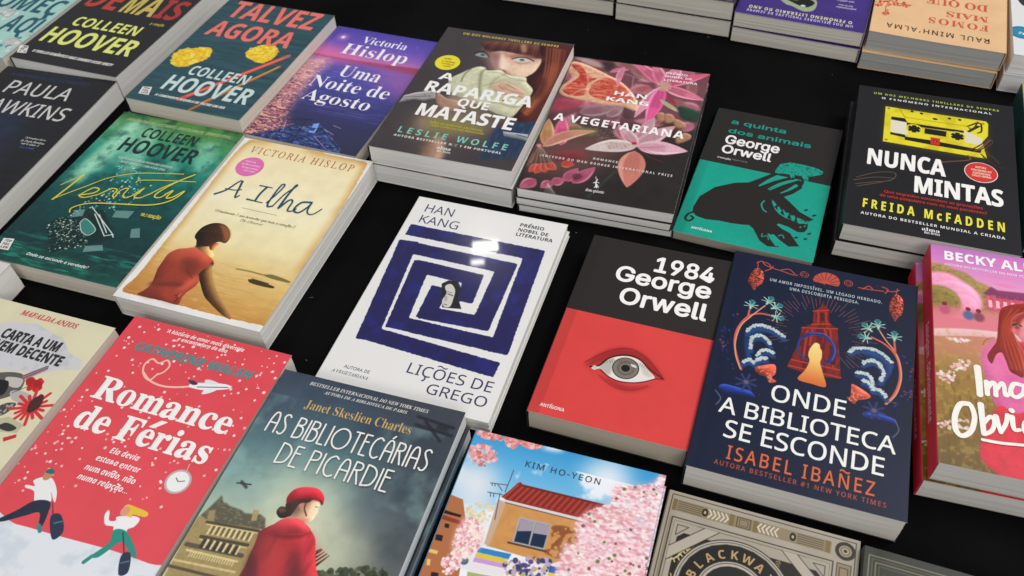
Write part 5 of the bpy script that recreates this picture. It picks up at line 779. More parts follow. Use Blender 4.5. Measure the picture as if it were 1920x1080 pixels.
def art_becky(b):
    c = Cv(b.W, b.H, '#c888c0'); c.G([(0, '#bb74b8'), (.10, '#d488c4'), (.18, '#e498c0'), (.26, '#dc7088'), (.36, '#cc6a72'), (.42, '#c0786a'), (.48, '#b48058'), (.6, '#a07c44'), (.8, '#86682e'), (1, '#66501f')]); c.NC((6, 50), '#ea7cb4', .52, .72, .6, c.mask([(0, 0), (1, 0), (1, .2), (0, .2)]))
    def tree(q, r, k): c.E(q, r, r * 1.1, k, 1, .0012); A = [(q[0] + r * .9 / b.W * math.cos(a), q[1] + r / b.H * math.sin(a)) for a in np.linspace(0, 6.28, 14)[:-1]]; c.V(A, k, .003, .14, -50, soft=.001); c.NC(6, '#f8b8d4' if k[1] in 'ef' else '#6a5a30', .52, .66, .45, c.mask(A))
    for q, r, k in (((0.0441, 0.1798), .016, '#a48c52'), ((0.1235, 0.2103), .018, '#97804a'), ((0.2140, 0.2678), .021, '#a08850'), ((0.0616, 0.2412), .020, '#ee98b8'), ((0.1199, 0.2711), .020, '#f2a4c4'), ((0.1580, 0.2942), .012, '#ee98b8'), ((0.0392, 0.2950), .016, '#8f7c44')): tree(q, r, k)
    c.Y([(0.270,0.225), (0.300,0.190), (0.324,0.211), (0.411,0.211), (0.567,0.204), (0.553,0.298), (0.419,0.302), (0.328,0.307), (0.267,0.300)], '#cc5068'); c.Y([(0.257,0.223), (0.301,0.180), (0.334,0.194), (0.571,0.179), (0.566,0.214), (0.418,0.230), (0.322,0.233)], '#7c3a60', .9, .0004); c.NC(4, '#e890a0', .55, .7, .5, c.mask([(0.270,0.225), (0.567,0.204), (0.553,0.298), (0.267,0.300)]))
    for x in (335, 360, 395, 430, 470, 510): pass
    for k in range(7):
        p = np.array([(0.281,0.250), (0.504,0.239)]); A = p[0] + (p[1] - p[0]) * k / 6; c.Y([(A[0], A[1]), (A[0] + .018, A[1]), (A[0] + .018, A[1] + .036), (A[0], A[1] + .036)], '#f0ccd0', .85)
    c.P([(-0.007,0.339), (0.196,0.312), (0.551,0.317), (0.537,0.412), (0.004,0.441)], '#e07c8c', .85, .003); c.P([(-0.001,0.438), (0.237,0.405), (0.540,0.393), (0.536,0.421), (0.234,0.436), (0.003,0.471)], '#f0ccd0', .9, .0006); c.P([(0.003,0.473), (0.329,0.430), (0.335,0.554), (0.226,0.538), (0.005,0.541)], '#c88474', .55, .008)
    c.NC(9, '#c0a054', .5, .7, .4, c.mask([(0, .42), (1, .42), (1, 1), (0, 1)])); c.NC((20, 5), '#5e4a1c', .55, .75, .35, c.mask([(0, .6), (1, .6), (1, 1), (0, 1)]))
    for q in ([(0.074,0.578), (0.169,0.552), (0.156,0.603), (0.091,0.610)], [(0.016,0.627), (0.090,0.623), (0.069,0.669), (0.019,0.661)], [(0.007,0.844), (0.150,0.810), (0.138,0.851), (0.023,0.864)], [(0.061,0.468), (0.175,0.462), (0.136,0.482)]): c.D(q, 34, .0006, .0015, ['#f0e0dc', '#e8a8b8', '#d8c8b0'], .85)
    for q in ((0.0591, 0.3357), (0.1761, 0.3444), (0.2274, 0.3450)): c.E(q, .0042, .0050, ['#8a4a5a', '#c05a78', '#5a6a90'][int(q[0] * 30) % 3], 1, .0008); c.E((q[0], q[1] - .03), .0020, .0022, '#7a3038')
    bod = [(0.223,0.530), (0.255,0.475), (0.308,0.452), (0.363,0.549), (0.514,0.574), (0.492,0.725), (0.365,0.764), (0.280,0.739), (0.244,0.647)]; c.V(bod, '#d8649a', .004, .12, -60); c.P([(0.238,0.500), (0.307,0.470), (0.311,0.609), (0.265,0.618)], '#ea86b0', .6, .005)
    c.V([(0.285,0.730), (0.367,0.747), (0.494,0.709), (0.448,1.030), (0.202,0.968), (0.210,0.854)], '#d22c40', .003, .1, -60); c.V([(0.395,0.306), (0.558,0.269), (0.532,0.449), (0.450,0.436), (0.399,0.395), (0.383,0.351)], '#e88c98', .003, .12, -60); c.P([(0.424,0.423), (0.537,0.412), (0.514,0.574), (0.428,0.537)], '#d83c50', .9, .001)
    hr = [(0.336,0.295), (0.386,0.258), (0.486,0.233), (0.563,0.229), (0.556,0.278), (0.460,0.281), (0.405,0.305), (0.380,0.352), (0.396,0.418), (0.414,0.505), (0.416,0.584), (0.378,0.581), (0.352,0.568), (0.338,0.523), (0.323,0.493), (0.295,0.508), (0.271,0.552), (0.253,0.520), (0.283,0.474), (0.304,0.443), (0.319,0.367)]; c.V(hr, '#8c2820', .004, .2, -50)
    for k in range(22): t = k / 21; q = np.array([(0.375,0.273), (0.336,0.364), (0.327,0.449), (0.354,0.550)]) + np.array([[.16 * t, 0], [.05 * t, -.0], [.11 * t, .02], [.10 * t, .01]]); c.S([tuple(x) for x in q], .0010, ['#c4502c', '#6a1c18', '#a83822', '#d8683c'][k % 4], .45, soft=.0004)
    c.V([(0.404,0.322), (0.440,0.295), (0.499,0.279), (0.576,0.275), (0.551,0.445), (0.477,0.442), (0.428,0.424), (0.403,0.391)], '#e68a94', .003, .12, -60); c.P([(0.419,0.302), (0.500,0.274), (0.436,0.328), (0.408,0.398), (0.397,0.344)], '#8c2820', .9, .0012)
    c.S([(0.236,0.474), (0.252,0.448), (0.297,0.427)], .0005, '#8a3028', .7); c.S([(0.390,0.355), (0.409,0.347), (0.433,0.352)], .0013, '#3a2020', .9); c.E((0.4155, 0.3520), .0012, .0009, '#4a8a70'); c.S([(0.392,0.334), (0.417,0.324)], .0009, '#7a3028', .8); c.E((0.4008, 0.3807), .0035, .0025, '#f07c88', .6, .001)
    b.cover(cover_mat('pink_campus_romance', c.im, .36))
    b.text('author_name', [('BECKY ALBERTALLI', 'B', [(0.067,0.075), (0.469,0.075), (0.074,0.030)], {'sub': 'BECKY AL', 'b': .00015})], '#f4eef0')
    b.text('credit_line', [('AUTORA DO BESTSELLER DO NEW YORK TIMES', 'B', [(0.069,0.106), (0.479,0.101), (0.072,0.093)], {'sub': 'AUTORA DO BESTSELLER DO NEW YO'})], '#f0d8e4')
    w = .0046
    b.ribbon('title', [([(0.200,0.579), (0.203,0.645), (0.203,0.700)], w * 1.15, w), ([(0.238,0.636), (0.238,0.691)], w * .9, w * .8), ([(0.239,0.666), (0.265,0.635), (0.277,0.645), (0.276,0.689)], w * .7, w * .8), ([(0.278,0.666), (0.307,0.631), (0.318,0.642), (0.321,0.681), (0.350,0.661)], w * .7, w * .7), ([(0.399,0.623), (0.363,0.625), (0.345,0.662), (0.366,0.680), (0.399,0.661), (0.409,0.632), (0.400,0.621)], w * .8, w * .7), ([(0.481,0.613), (0.444,0.624), (0.430,0.663), (0.465,0.665), (0.486,0.620), (0.479,0.695), (0.447,0.733), (0.422,0.730)], w * .8, w * .6), ([(0.523,0.630), (0.561,0.615), (0.546,0.597), (0.516,0.632), (0.527,0.662), (0.565,0.643)], w * .8, w * .6),
                       ([(0.151,0.747), (0.109,0.755), (0.082,0.806), (0.082,0.861), (0.110,0.881), (0.151,0.854), (0.170,0.798), (0.158,0.754), (0.139,0.746)], w * .95, w * .8), ([(0.202,0.738), (0.204,0.800), (0.206,0.858)], w, w * .8), ([(0.208,0.815), (0.241,0.782), (0.258,0.798), (0.244,0.836), (0.209,0.858)], w * .7, w * .7), ([(0.266,0.775), (0.282,0.839)], w * .9, w * .6), ([(0.282,0.839), (0.309,0.797), (0.320,0.761)], w * .6, w * .8), ([(0.339,0.764), (0.343,0.814), (0.370,0.811)], w * .85, w * .6), ([(0.338,0.738), (0.343,0.742)], w * .9, w * .9), ([(0.435,0.759), (0.393,0.782), (0.393,0.821), (0.429,0.807), (0.439,0.762), (0.445,0.811), (0.464,0.800)], w * .8, w * .6), ([(0.197,0.881), (0.283,0.879), (0.380,0.870), (0.488,0.868)], w * .55, w * .5)], '#f2eee4')
def art_mafalda(b):
    c = Cv(b.W, b.H, '#d8d1b0'); c.N(60, .03)
    pa = [(0.257,0.127), (0.384,0.087), (0.537,0.068), (0.660,0.086), (0.765,0.102), (0.846,0.147), (0.957,0.165), (0.987,0.202), (0.892,0.221), (0.798,0.258), (0.626,0.278), (0.470,0.289)]; c.Y(pa, '#c9c8cb'); c.NC(20, '#b4b3b8', .5, .7, .5, c.mask(pa))
    c.P([(0.498,0.331), (0.609,0.286), (0.718,0.284), (0.756,0.347), (0.672,0.400), (0.587,0.398)], '#5f5b58'); c.P([(0.622,0.307), (0.721,0.297), (0.737,0.332), (0.672,0.335)], '#bfb8b0'); c.P([(0.563,0.338), (0.653,0.320), (0.688,0.369), (0.631,0.389)], '#1f1c1c')
    for k in range(6): p = np.array([(0.707,0.286), (0.799,0.223), (0.732,0.295), (0.807,0.237)]); c.S([tuple(p[0] + (p[2] - p[0]) * k / 5), tuple(p[1] + (p[3] - p[1]) * k / 5)], .0018, ['#8a6a70', '#6f5058', '#a08488'][k % 3], sm=False)
    c.P([(0.712,0.355), (0.762,0.341), (0.856,0.350), (0.844,0.384), (0.760,0.382)], '#b4aea8'); c.P([(0.697,0.440), (0.741,0.400), (0.800,0.393), (0.781,0.441), (0.725,0.461)], '#4a4644'); c.NC(5, '#d0c8bc', .5, .65, .7, c.mask([(0.697,0.440), (0.741,0.400), (0.800,0.393), (0.781,0.441), (0.725,0.461)]))
    c.D([(0.759,0.294), (0.810,0.280), (0.862,0.316), (0.807,0.327)], 30, .002, .003, ['#c0282c', '#a82024']); c.S([(0.727,0.357), (0.794,0.311)], .0006, '#3a3a34')
    q = (0.8901, 0.3885)
    for k in range(16): a = k * math.pi / 8; r = .017 if k % 2 else .012; c.S([q, (q[0] + r / b.W * math.cos(a), q[1] + r / b.H * math.sin(a))], .005, '#cc3438', w2=.0004, sm=False)
    c.P([(0.882,0.404), (0.863,0.367), (0.891,0.334), (0.917,0.342), (0.934,0.380), (0.909,0.409)], '#4a2a26')
    c.Y([(0.744,0.475), (0.812,0.444), (0.928,0.456), (0.925,0.491), (0.789,0.510)], '#b9b496'); c.P([(0.803,0.490), (0.828,0.467), (0.904,0.474), (0.876,0.494)], '#3c3a34'); c.Y([(0.876,0.520), (0.931,0.495), (0.942,0.507), (0.893,0.533)], '#c43034')
    b.cover(cover_mat('cream_collage', c.im, .45))
    b.text('author_name', [('MAFALDA ANJOS', 'J', [(0.390,0.049), (0.778,0.043), (0.373,0.026)], {'b': .00011})], '#cf3f50')
    b.text('title', [('CARTA A UM', 'B', [(0.386,0.163), (0.781,0.157), (0.358,0.123)], {'h': .0100, 'b': .00028}), ('JOVEM DECENTE', 'B', [(0.324,0.206), (0.856,0.220), (0.831,0.170)], {'h': .0100, 'b': .00028})], '#211f20')
def art_romance(b):
    c = Cv(b.W, b.H, '#dc4c55'); c.N(60, .035)
    c.D([(.03, .01), (.97, .01), (.98, .62), (.02, .62)], 150, .0004, .0013, ['#f4dcd8', '#eeb8b4', '#f8ece8'], .9, seed=8); c.D([(.03, .01), (.97, .01), (.98, .2), (.02, .2)], 60, .0004, .0016, ['#f4dcd8', '#f8ece8'], .9, seed=9)
    c.D([(.0, .5), (.2, .5), (.15, .72), (0, .75)], 22, .0005, .0013, ['#f4dcd8', '#eeb8b4'], .9)
    he = '#eebcaa'; c.S([(0.360,0.210), (0.339,0.242), (0.285,0.225), (0.254,0.189), (0.273,0.158), (0.323,0.168), (0.359,0.148), (0.391,0.167), (0.385,0.196), (0.362,0.212)], .0016, he); c.S([(0.283,0.220), (0.339,0.242), (0.415,0.251), (0.491,0.244), (0.574,0.225)], .0018, he, soft=.0003)
    c.P([(0.569,0.226), (0.577,0.210), (0.668,0.190), (0.756,0.180), (0.787,0.185), (0.771,0.199), (0.667,0.223), (0.607,0.228)], '#eceaea'); c.P([(0.656,0.197), (0.629,0.186), (0.658,0.179), (0.716,0.185)], '#dcdcde'); c.P([(0.668,0.216), (0.661,0.241), (0.701,0.228), (0.725,0.207)], '#e4e4e6'); c.P([(0.546,0.204), (0.572,0.199), (0.606,0.207), (0.582,0.216)], '#343c50'); c.S([(0.615,0.219), (0.774,0.190)], .0008, '#3f4860')
    c.S([(0.834,0.495), (0.844,0.532)], .0006, '#d8c0bc'); q = (0.8320, 0.5612); c.E(q, .0102, .0102, '#b9aeb0'); c.E(q, .0085, .0085, '#ecebe8'); c.S([(q[0] - .02, q[1] - .01), q, (q[0] + .03, q[1] - .008)], .0006, '#3a3a44', sm=False)
    sn = [(0.049,0.857), (0.214,0.840), (0.421,0.834), (0.566,0.829), (0.736,0.824), (0.940,0.826), (1.142,0.832), (1.401,1.099), (0.438,1.301)]; c.P(sn, '#dde1e6'); c.NC(40, '#c3ccd6', .5, .65, .6, c.mask(sn, True))
    def fig(P, col): c.P(P, col)
    fig([(0.139,0.696), (0.176,0.675), (0.226,0.673), (0.290,0.706), (0.319,0.742), (0.265,0.714), (0.296,0.742), (0.223,0.757), (0.181,0.728), (0.126,0.725), (0.120,0.716), (0.165,0.711)], '#e8e6e4'); fig([(0.219,0.755), (0.295,0.744), (0.327,0.783), (0.341,0.820), (0.322,0.822), (0.282,0.785), (0.223,0.809), (0.143,0.845), (0.111,0.845), (0.166,0.802)], '#232b3f'); c.E((0.1893, 0.6659), .0036, .0044, '#c08468'); fig([(0.169,0.660), (0.168,0.648), (0.189,0.641), (0.210,0.650), (0.206,0.658)], '#1f6f6a')
    fig([(0.349,0.787), (0.389,0.771), (0.456,0.815), (0.431,0.848)], '#26344a'); c.S([(0.310,0.744), (0.363,0.786)], .0007, '#26344a'); c.S([(0.323,0.822), (0.349,0.837)], .003, '#2f8a80')
    fig([(0.657,0.724), (0.728,0.707), (0.769,0.710), (0.767,0.736), (0.744,0.750), (0.744,0.764), (0.687,0.768), (0.669,0.756), (0.627,0.758), (0.596,0.734), (0.593,0.715), (0.607,0.717), (0.632,0.742), (0.663,0.736)], '#eceaea'); fig([(0.684,0.765), (0.740,0.757), (0.812,0.786), (0.861,0.816), (0.852,0.824), (0.763,0.792), (0.740,0.801), (0.697,0.854), (0.661,0.856), (0.700,0.805)], '#238c7c')
    fig([(0.659,0.695), (0.668,0.678), (0.713,0.678), (0.785,0.683), (0.787,0.699), (0.724,0.703), (0.724,0.714), (0.687,0.710)], '#e4bc38'); c.E((0.6772, 0.7008), .0034, .0040, '#d8987c'); fig([(0.793,0.829), (0.828,0.815), (0.871,0.867), (0.836,0.883)], '#26344a'); c.S([(0.733,0.764), (0.803,0.824)], .0008, '#26344a'); c.S([(0.664,0.858), (0.646,0.881)], .003, '#2f8a80')
    c.Y([(0.381,0.801), (0.416,0.786), (0.423,0.790), (0.388,0.805)], '#5a6a80'); c.Y([(0.809,0.849), (0.843,0.835), (0.848,0.839), (0.813,0.853)], '#5a6a80')
    b.cover(cover_mat('red_holiday_romance', c.im, .42))
    b.text('tagline', [('A história de amor mais divertida', 'L', [(0.245,0.038), (0.730,0.036), (0.239,0.021)]), ('e encantadora do ano', 'L', [(0.331,0.058), (0.644,0.059), (0.322,0.041)])], '#f6ece8')
    b.text('author_name', [('CATHERINE WALSH', 'L', [(0.131,0.143), (0.858,0.136), (0.113,0.109)], {'b': .00028})], '#3f8c8c')
    b.text('title', [('Romance', 'S', [(0.102,0.368), (0.911,0.357), (0.085,0.281)], {'b': .00039}), ('de Férias', 'S', [(0.118,0.489), (0.902,0.476), (0.119,0.402)], {'b': .00039})], '#f4efea')
    b.text('blurb', [('Ela devia', 'L', [(0.405,0.538), (0.573,0.533), (0.393,0.516)]), ('estar a entrar', 'L', [(0.363,0.575), (0.615,0.570), (0.349,0.553)]), ('num avião, não', 'L', [(0.341,0.615), (0.631,0.610), (0.330,0.592)]), ('numa relação...', 'L', [(0.339,0.648), (0.630,0.648), (0.328,0.626)])], '#f6ece8')
def art_bibl(b):
    c = Cv(b.W, b.H, '#5f7478'); c.G([(0, '#3c4756'), (.12, '#455564'), (.27, '#527176'), (.42, '#7c9c96'), (.55, '#a8b8a0'), (.7, '#c8c8a2'), (.85, '#b4ac82'), (1, '#8f8462')])
    c.P([(.55, 0), (1.1, 0), (1.1, .75), (.85, .7), (.68, .45), (.75, .2)], '#46484f', .8, .022); c.NC(60, '#8fb4b0', .5, .75, .5, c.mask([(0, .1), (1, .1), (1, .55), (0, .55)])); c.NC(45, '#35404c', .5, .8, .45, boxblur(c.mask([(0, 0), (1, 0), (1, .6), (0, .4)]), 30))
    c.P([(0.213,0.413), (0.416,0.357), (0.625,0.397), (0.784,0.544), (0.657,0.607), (0.328,0.556)], '#e2debb', .75, .018); c.P([(0.613,0.378), (0.769,0.327), (0.863,0.475), (0.743,0.467)], '#4c5866', .6, .012); c.P([(0.068,0.492), (0.184,0.453), (0.260,0.472), (0.164,0.503)], '#7c94a0', .5, .008); c.P([(0.684,0.564), (0.779,0.538), (0.847,0.555), (0.770,0.607)], '#c4caac', .6, .008); c.N(30, .05)
    fa = [(0.003,0.579), (0.085,0.575), (0.302,0.561), (0.324,0.588), (0.328,0.656), (0.342,0.742), (0.017,0.806), (0.008,0.760), (0.000,0.643)]; c.Y(fa, '#9c8856', .97, .0005); rf = [(0.009,0.576), (0.028,0.546), (0.053,0.496), (0.080,0.517), (0.097,0.515), (0.112,0.521), (0.181,0.524), (0.204,0.530), (0.275,0.520), (0.308,0.528), (0.334,0.563), (0.243,0.568), (0.082,0.586)]; c.Y(rf, '#56513f', .95, .0006); c.NC((3, 6), '#8a8464', .55, .65, .5, c.mask(rf)); c.Y([(0.232,0.512), (0.261,0.509), (0.273,0.543), (0.250,0.547)], '#a8946a', .95, .0003); c.Y([(0.323,0.505), (0.339,0.502), (0.338,0.546), (0.322,0.545)], '#c8c098', .6, .001)
    c.Y([(0.034,0.553), (0.064,0.545), (0.086,0.583), (0.055,0.589)], '#a08a5c', .9, .0004)
    for q, w, k in (([(0.055,0.589), (0.311,0.571)], .0020, '#40382a'), ([(0.067,0.636), (0.293,0.621)], .0024, '#3c3428'), ([(0.025,0.670), (0.292,0.656)], .0034, '#4c4436'), ([(0.040,0.686), (0.286,0.676)], .0016, '#e0cc94'), ([(-0.002,0.725), (0.300,0.707)], .0016, '#d4c088'), ([(-0.007,0.745), (0.244,0.736)], .0022, '#4a3e2c'), ([(0.061,0.596), (0.305,0.578)], .0010, '#d8c48c'), ([(0.069,0.646), (0.294,0.630)], .001, '#cdb983')): c.S(q, w, k, .85, sm=False, soft=.0003)
    def row(a, e, n, hgt, wd, col, al=.9):
        a, e = np.array(a), np.array(e)
        for k in range(n): p = a + (e - a) * k / (n - 1); c.Y([(p[0], p[1]), (p[0] + wd, p[1]), (p[0] + wd, p[1] + hgt), (p[0], p[1] + hgt)], col, al, .0002)
    w1 = [(0.084,0.595), (0.283,0.580)]; row(w1[0], w1[1], 9, .030, .009, '#e2d4a4'); w2 = [(0.097,0.594), (0.272,0.582)]; row(w2[0], w2[1], 8, .026, .008, '#4a4230', .7); w3 = [(0.085,0.639), (0.242,0.631)]; row(w3[0], w3[1], 6, .030, .020, '#2c261e'); w4 = [(0.103,0.637), (0.258,0.629)]; row(w4[0], w4[1], 6, .030, .010, '#e0d0a0'); w5 = [(0.060,0.688), (0.269,0.677)]; row(w5[0], w5[1], 18, .016, .006, '#ddca94', .8)
    c.N(5, .08, c.mask(fa))
    for q in ([(0.787,0.088), (0.979,0.098)], [(0.779,0.057), (0.973,0.068)]): c.S(q, .0026, '#2b2d33', .85, False, .0007)
    c.S([(0.827,0.068), (0.933,0.126)], .0026, '#2b2d33', .85, False, .0006); c.S([(0.905,0.077), (0.937,0.079)], .005, '#2b2d33', .7, False, .001)
    c.S([(0.089,0.444), (0.158,0.437)], .0012, '#2f3336', .9, soft=.0003); c.S([(0.107,0.436), (0.144,0.450)], .0022, '#2f3336', .9, soft=.0004); c.Y([(0.932,0.626), (0.914,0.567), (0.961,0.620)], '#2c3230', .9, .0006); c.D([(0.661,0.636), (0.891,0.579), (0.947,0.623), (0.679,0.676)], 160, .0008, .0026, ['#2f3a2c', '#4a4f38', '#3a4434', '#5a6044'], .75)
    bk = [(0.601,0.580), (0.618,0.568), (0.671,0.582), (0.633,0.628)]; c.V(bk, '#5a3c34', .002, .4, -60, sm=False)
    for q in ([(0.615,0.591), (0.634,0.574)], [(0.620,0.603), (0.647,0.577)], [(0.628,0.613), (0.662,0.581)]): c.S(q, .0011, '#d8c8a8', .9, sm=False)
    co = [(0.381,0.518), (0.434,0.501), (0.469,0.500), (0.533,0.524), (0.571,0.544), (0.600,0.580), (0.639,0.629), (0.702,0.707), (0.368,0.773), (0.329,0.671), (0.320,0.604), (0.313,0.574), (0.341,0.549), (0.369,0.532)]; c.V(co, '#ac2c34', .008, .35, -20, soft=.0003); c.P([(0.340,0.585), (0.419,0.566), (0.498,0.623), (0.489,0.713), (0.400,0.694)], '#b8403c', .6, .006); c.P([(0.503,0.599), (0.546,0.606), (0.611,0.689), (0.553,0.701)], '#4c222a', .75, .004); c.P([(0.362,0.738), (0.329,0.671), (0.337,0.632), (0.418,0.727)], '#4c1c24', .75, .0025); c.P([(0.513,0.543), (0.569,0.548), (0.611,0.601), (0.578,0.622)], '#c83444', .6, .004); c.NC((40, 12), '#7c1c24', .55, .8, .35, c.mask(co, True))
    cr = [(0.337,0.565), (0.381,0.518), (0.434,0.501), (0.474,0.503), (0.535,0.524), (0.494,0.542), (0.414,0.560), (0.355,0.567)]; c.P([(0.342,0.569), (0.417,0.564), (0.498,0.547), (0.540,0.528), (0.504,0.555), (0.424,0.572)], '#5c141c', .8, .0012); c.V(cr, '#c23a42', .004, .4, -60, soft=.0003)
    fc = [(0.465,0.431), (0.506,0.425), (0.519,0.438), (0.520,0.452), (0.527,0.466), (0.524,0.478), (0.522,0.491), (0.508,0.503), (0.478,0.503), (0.451,0.500), (0.409,0.507), (0.419,0.482), (0.429,0.455)]; c.V(fc, '#dcae8c', .004, .4, 0, soft=.0003); c.P([(0.481,0.445), (0.515,0.443), (0.528,0.473), (0.508,0.481)], '#f0dcb8', .8, .0018); c.P([(0.469,0.496), (0.513,0.496), (0.490,0.504)], '#c04c44', .6, .0012); c.P([(0.424,0.456), (0.437,0.446), (0.455,0.463), (0.444,0.471)], '#c88472', .9, .0005); c.S([(0.515,0.449), (0.503,0.450)], .0006, '#5a3a30', .8, soft=.0002)
    hr = [(0.366,0.464), (0.412,0.441), (0.472,0.429), (0.462,0.443), (0.443,0.447), (0.426,0.456), (0.419,0.482), (0.408,0.502), (0.373,0.514), (0.342,0.500), (0.346,0.480), (0.369,0.475)]; c.V(hr, '#35231d', .003, .5, -60, soft=.0003); c.E((0.3617, 0.4890), .0028, .0022, '#7c5240', .7, .0008); c.S([(0.452,0.447), (0.460,0.466), (0.484,0.485)], .0010, '#4a3024', .9, soft=.0002)
    be = [(0.356,0.451), (0.356,0.433), (0.372,0.412), (0.409,0.398), (0.462,0.391), (0.495,0.397), (0.522,0.413), (0.531,0.432), (0.525,0.439), (0.505,0.428), (0.458,0.430), (0.418,0.440), (0.371,0.463)]; c.V(be, '#bf2434', .005, .45, -60, soft=.0003); c.P([(0.370,0.425), (0.414,0.404), (0.465,0.399), (0.431,0.418)], '#dc4454', .7, .002); c.S([(0.370,0.461), (0.418,0.440), (0.464,0.430), (0.507,0.428), (0.528,0.436)], .0014, '#6c1420', .85, soft=.0005)
    b.cover(cover_mat('red_beret_wartime', c.im, .36))
    b.text('credit_line', [('BESTSELLER INTERNACIONAL DO NEW YORK TIMES', 'J', [(0.169,0.038), (0.819,0.036), (0.163,0.024)]), ('AUTORA DE A BIBLIOTECA DE PARIS', 'J', [(0.267,0.059), (0.718,0.058), (0.263,0.047)])], '#d8d6d0')
    b.text('author_name', [('Janet Skeslien Charles', 'T', [(0.205,0.134), (0.779,0.125), (0.204,0.101)])], '#c9a763')
    b.deco('title', [('AS BIBLIOTECÁRIAS', [(0.076,0.247), (0.924,0.242), (0.058,0.171)]), ('DE PICARDIE', [(0.209,0.346), (0.787,0.346), (0.189,0.272)])], .00135, '#ece9e2')
def art_kim(b):
    c = Cv(b.W, b.H, '#6fb0d8'); c.G([(0, '#3f96cc'), (.1, '#62aedb'), (.22, '#8fc4e4'), (.3, '#d0e0ec'), (.4, '#e8e6ea'), (1, '#e0dadc')]); c.NC(50, '#eef0f4', .5, .62, .9, c.mask([(0, .06), (1, .06), (1, .5), (0, .5)])); c.P([(0.592,0.047), (0.687,0.004), (0.801,0.010), (0.834,0.062), (0.776,0.124), (0.670,0.112)], '#f0f0f4', .9, .008); c.P([(-0.041,0.161), (0.114,0.117), (0.201,0.165), (0.181,0.241), (0.095,0.277)], '#e6e6ea', .9, .008)
    lb = [(-0.014,0.246), (0.065,0.252), (0.120,0.322), (0.156,0.412), (0.230,0.662), (-0.079,0.719), (-0.025,0.521)]; c.Y(lb, '#b0704a'); c.Y([(-0.018,0.317), (0.094,0.322), (0.097,0.334), (-0.016,0.332)], '#8f3f34'); c.Y([(-0.011,0.301), (0.087,0.303), (0.084,0.311), (-0.009,0.312)], '#2a2022')
    for q in ([(0.003,0.383), (0.037,0.381), (0.041,0.400), (0.007,0.401)], [(0.024,0.342), (0.046,0.342), (0.050,0.355), (0.027,0.355)], [(0.047,0.497), (0.082,0.495), (0.086,0.508), (0.051,0.510)]): c.Y(q, '#2c2424')
    for q in ([(-0.007,0.432), (0.040,0.431), (0.043,0.442), (-0.004,0.443)], [(0.004,0.463), (0.022,0.462), (0.030,0.481), (0.013,0.482)]): c.Y(q, '#e2c070')
    wl = [(0.276,0.224), (0.642,0.223), (0.686,0.330), (0.567,0.379), (0.253,0.376)]; c.Y(wl, '#cb9258'); c.N(12, .05, c.mask(wl)); c.Y([(0.231,0.222), (0.276,0.223), (0.266,0.373), (0.240,0.373)], '#c8a890')
    c.P([(0.525,0.269), (0.554,0.254), (0.618,0.252), (0.656,0.274), (0.657,0.311), (0.627,0.354), (0.556,0.353), (0.524,0.345), (0.549,0.322)], '#8a5236', .9, .0006); c.D([(0.525,0.269), (0.618,0.252), (0.657,0.311), (0.556,0.353)], 40, .0008, .0018, ['#cb9258'], .9)
    rf = [(0.243,0.210), (0.271,0.184), (0.300,0.150), (0.312,0.145), (0.325,0.153), (0.678,0.152), (0.914,0.149), (0.887,0.194), (0.641,0.219), (0.273,0.217)]; c.Y(rf, '#96382f')
    for k in range(40): A = np.array([(0.303,0.157), (0.872,0.152), (0.256,0.212), (0.846,0.198)]); c.S([tuple(A[0] + (A[1] - A[0]) * k / 39), tuple(A[2] + (A[3] - A[2]) * k / 39)], .0007, '#6c221f' if k % 2 else '#b85a4c', .8, False)
    c.S([(0.317,0.155), (0.678,0.152), (0.900,0.150)], .0016, '#7a2a26', sm=False); c.S([(0.268,0.222), (0.676,0.217)], .0026, '#d8d4d2', sm=False); c.S([(0.271,0.226), (0.671,0.223)], .0008, '#6a5a58', sm=False)
    c.Y([(0.359,0.259), (0.521,0.256), (0.522,0.341), (0.365,0.345)], '#a9a6a6'); c.Y([(0.370,0.265), (0.435,0.264), (0.444,0.338), (0.373,0.340)], '#22344c'); c.Y([(0.447,0.264), (0.515,0.262), (0.516,0.336), (0.451,0.339)], '#22344c'); c.Y([(0.370,0.265), (0.435,0.264), (0.439,0.294), (0.373,0.306)], '#b9a9b4', .85); c.Y([(0.447,0.264), (0.515,0.262), (0.519,0.294), (0.449,0.299)], '#b9a9b4', .85); c.S([(0.348,0.348), (0.531,0.344)], .0014, '#5a4238', sm=False)
    c.Y([(0.222,0.386), (0.381,0.380), (0.375,0.398), (0.220,0.403)], '#3384c4'); c.Y([(0.220,0.403), (0.375,0.398), (0.373,0.414), (0.218,0.419)], '#dcc24c'); c.Y([(0.218,0.419), (0.373,0.414), (0.373,0.428), (0.216,0.434)], '#c69ad0'); c.Y([(0.214,0.436), (0.374,0.430), (0.377,0.450), (0.209,0.467)], '#e6e0e2'); c.Y([(0.209,0.467), (0.530,0.449), (0.562,0.517), (0.249,0.575)], '#a8b070')
    c.D([(0.380,0.399), (0.534,0.367), (0.578,0.386), (0.554,0.427), (0.373,0.442)], 130, .0008, .002, ['#5a4a78', '#b8a8c8', '#e8e0ec', '#3a4468', '#c8b070'], .95); c.Y([(0.569,0.383), (0.665,0.379), (0.712,0.393), (0.574,0.409)], '#2f5cb0'); c.Y([(0.571,0.403), (0.653,0.400), (0.710,0.420), (0.575,0.427)], '#e0c850'); c.Y([(0.143,0.426), (0.210,0.423), (0.213,0.462), (0.157,0.463)], '#e4e2e6'); c.E((0.1772, 0.4385), .003, .003, '#5a6878')
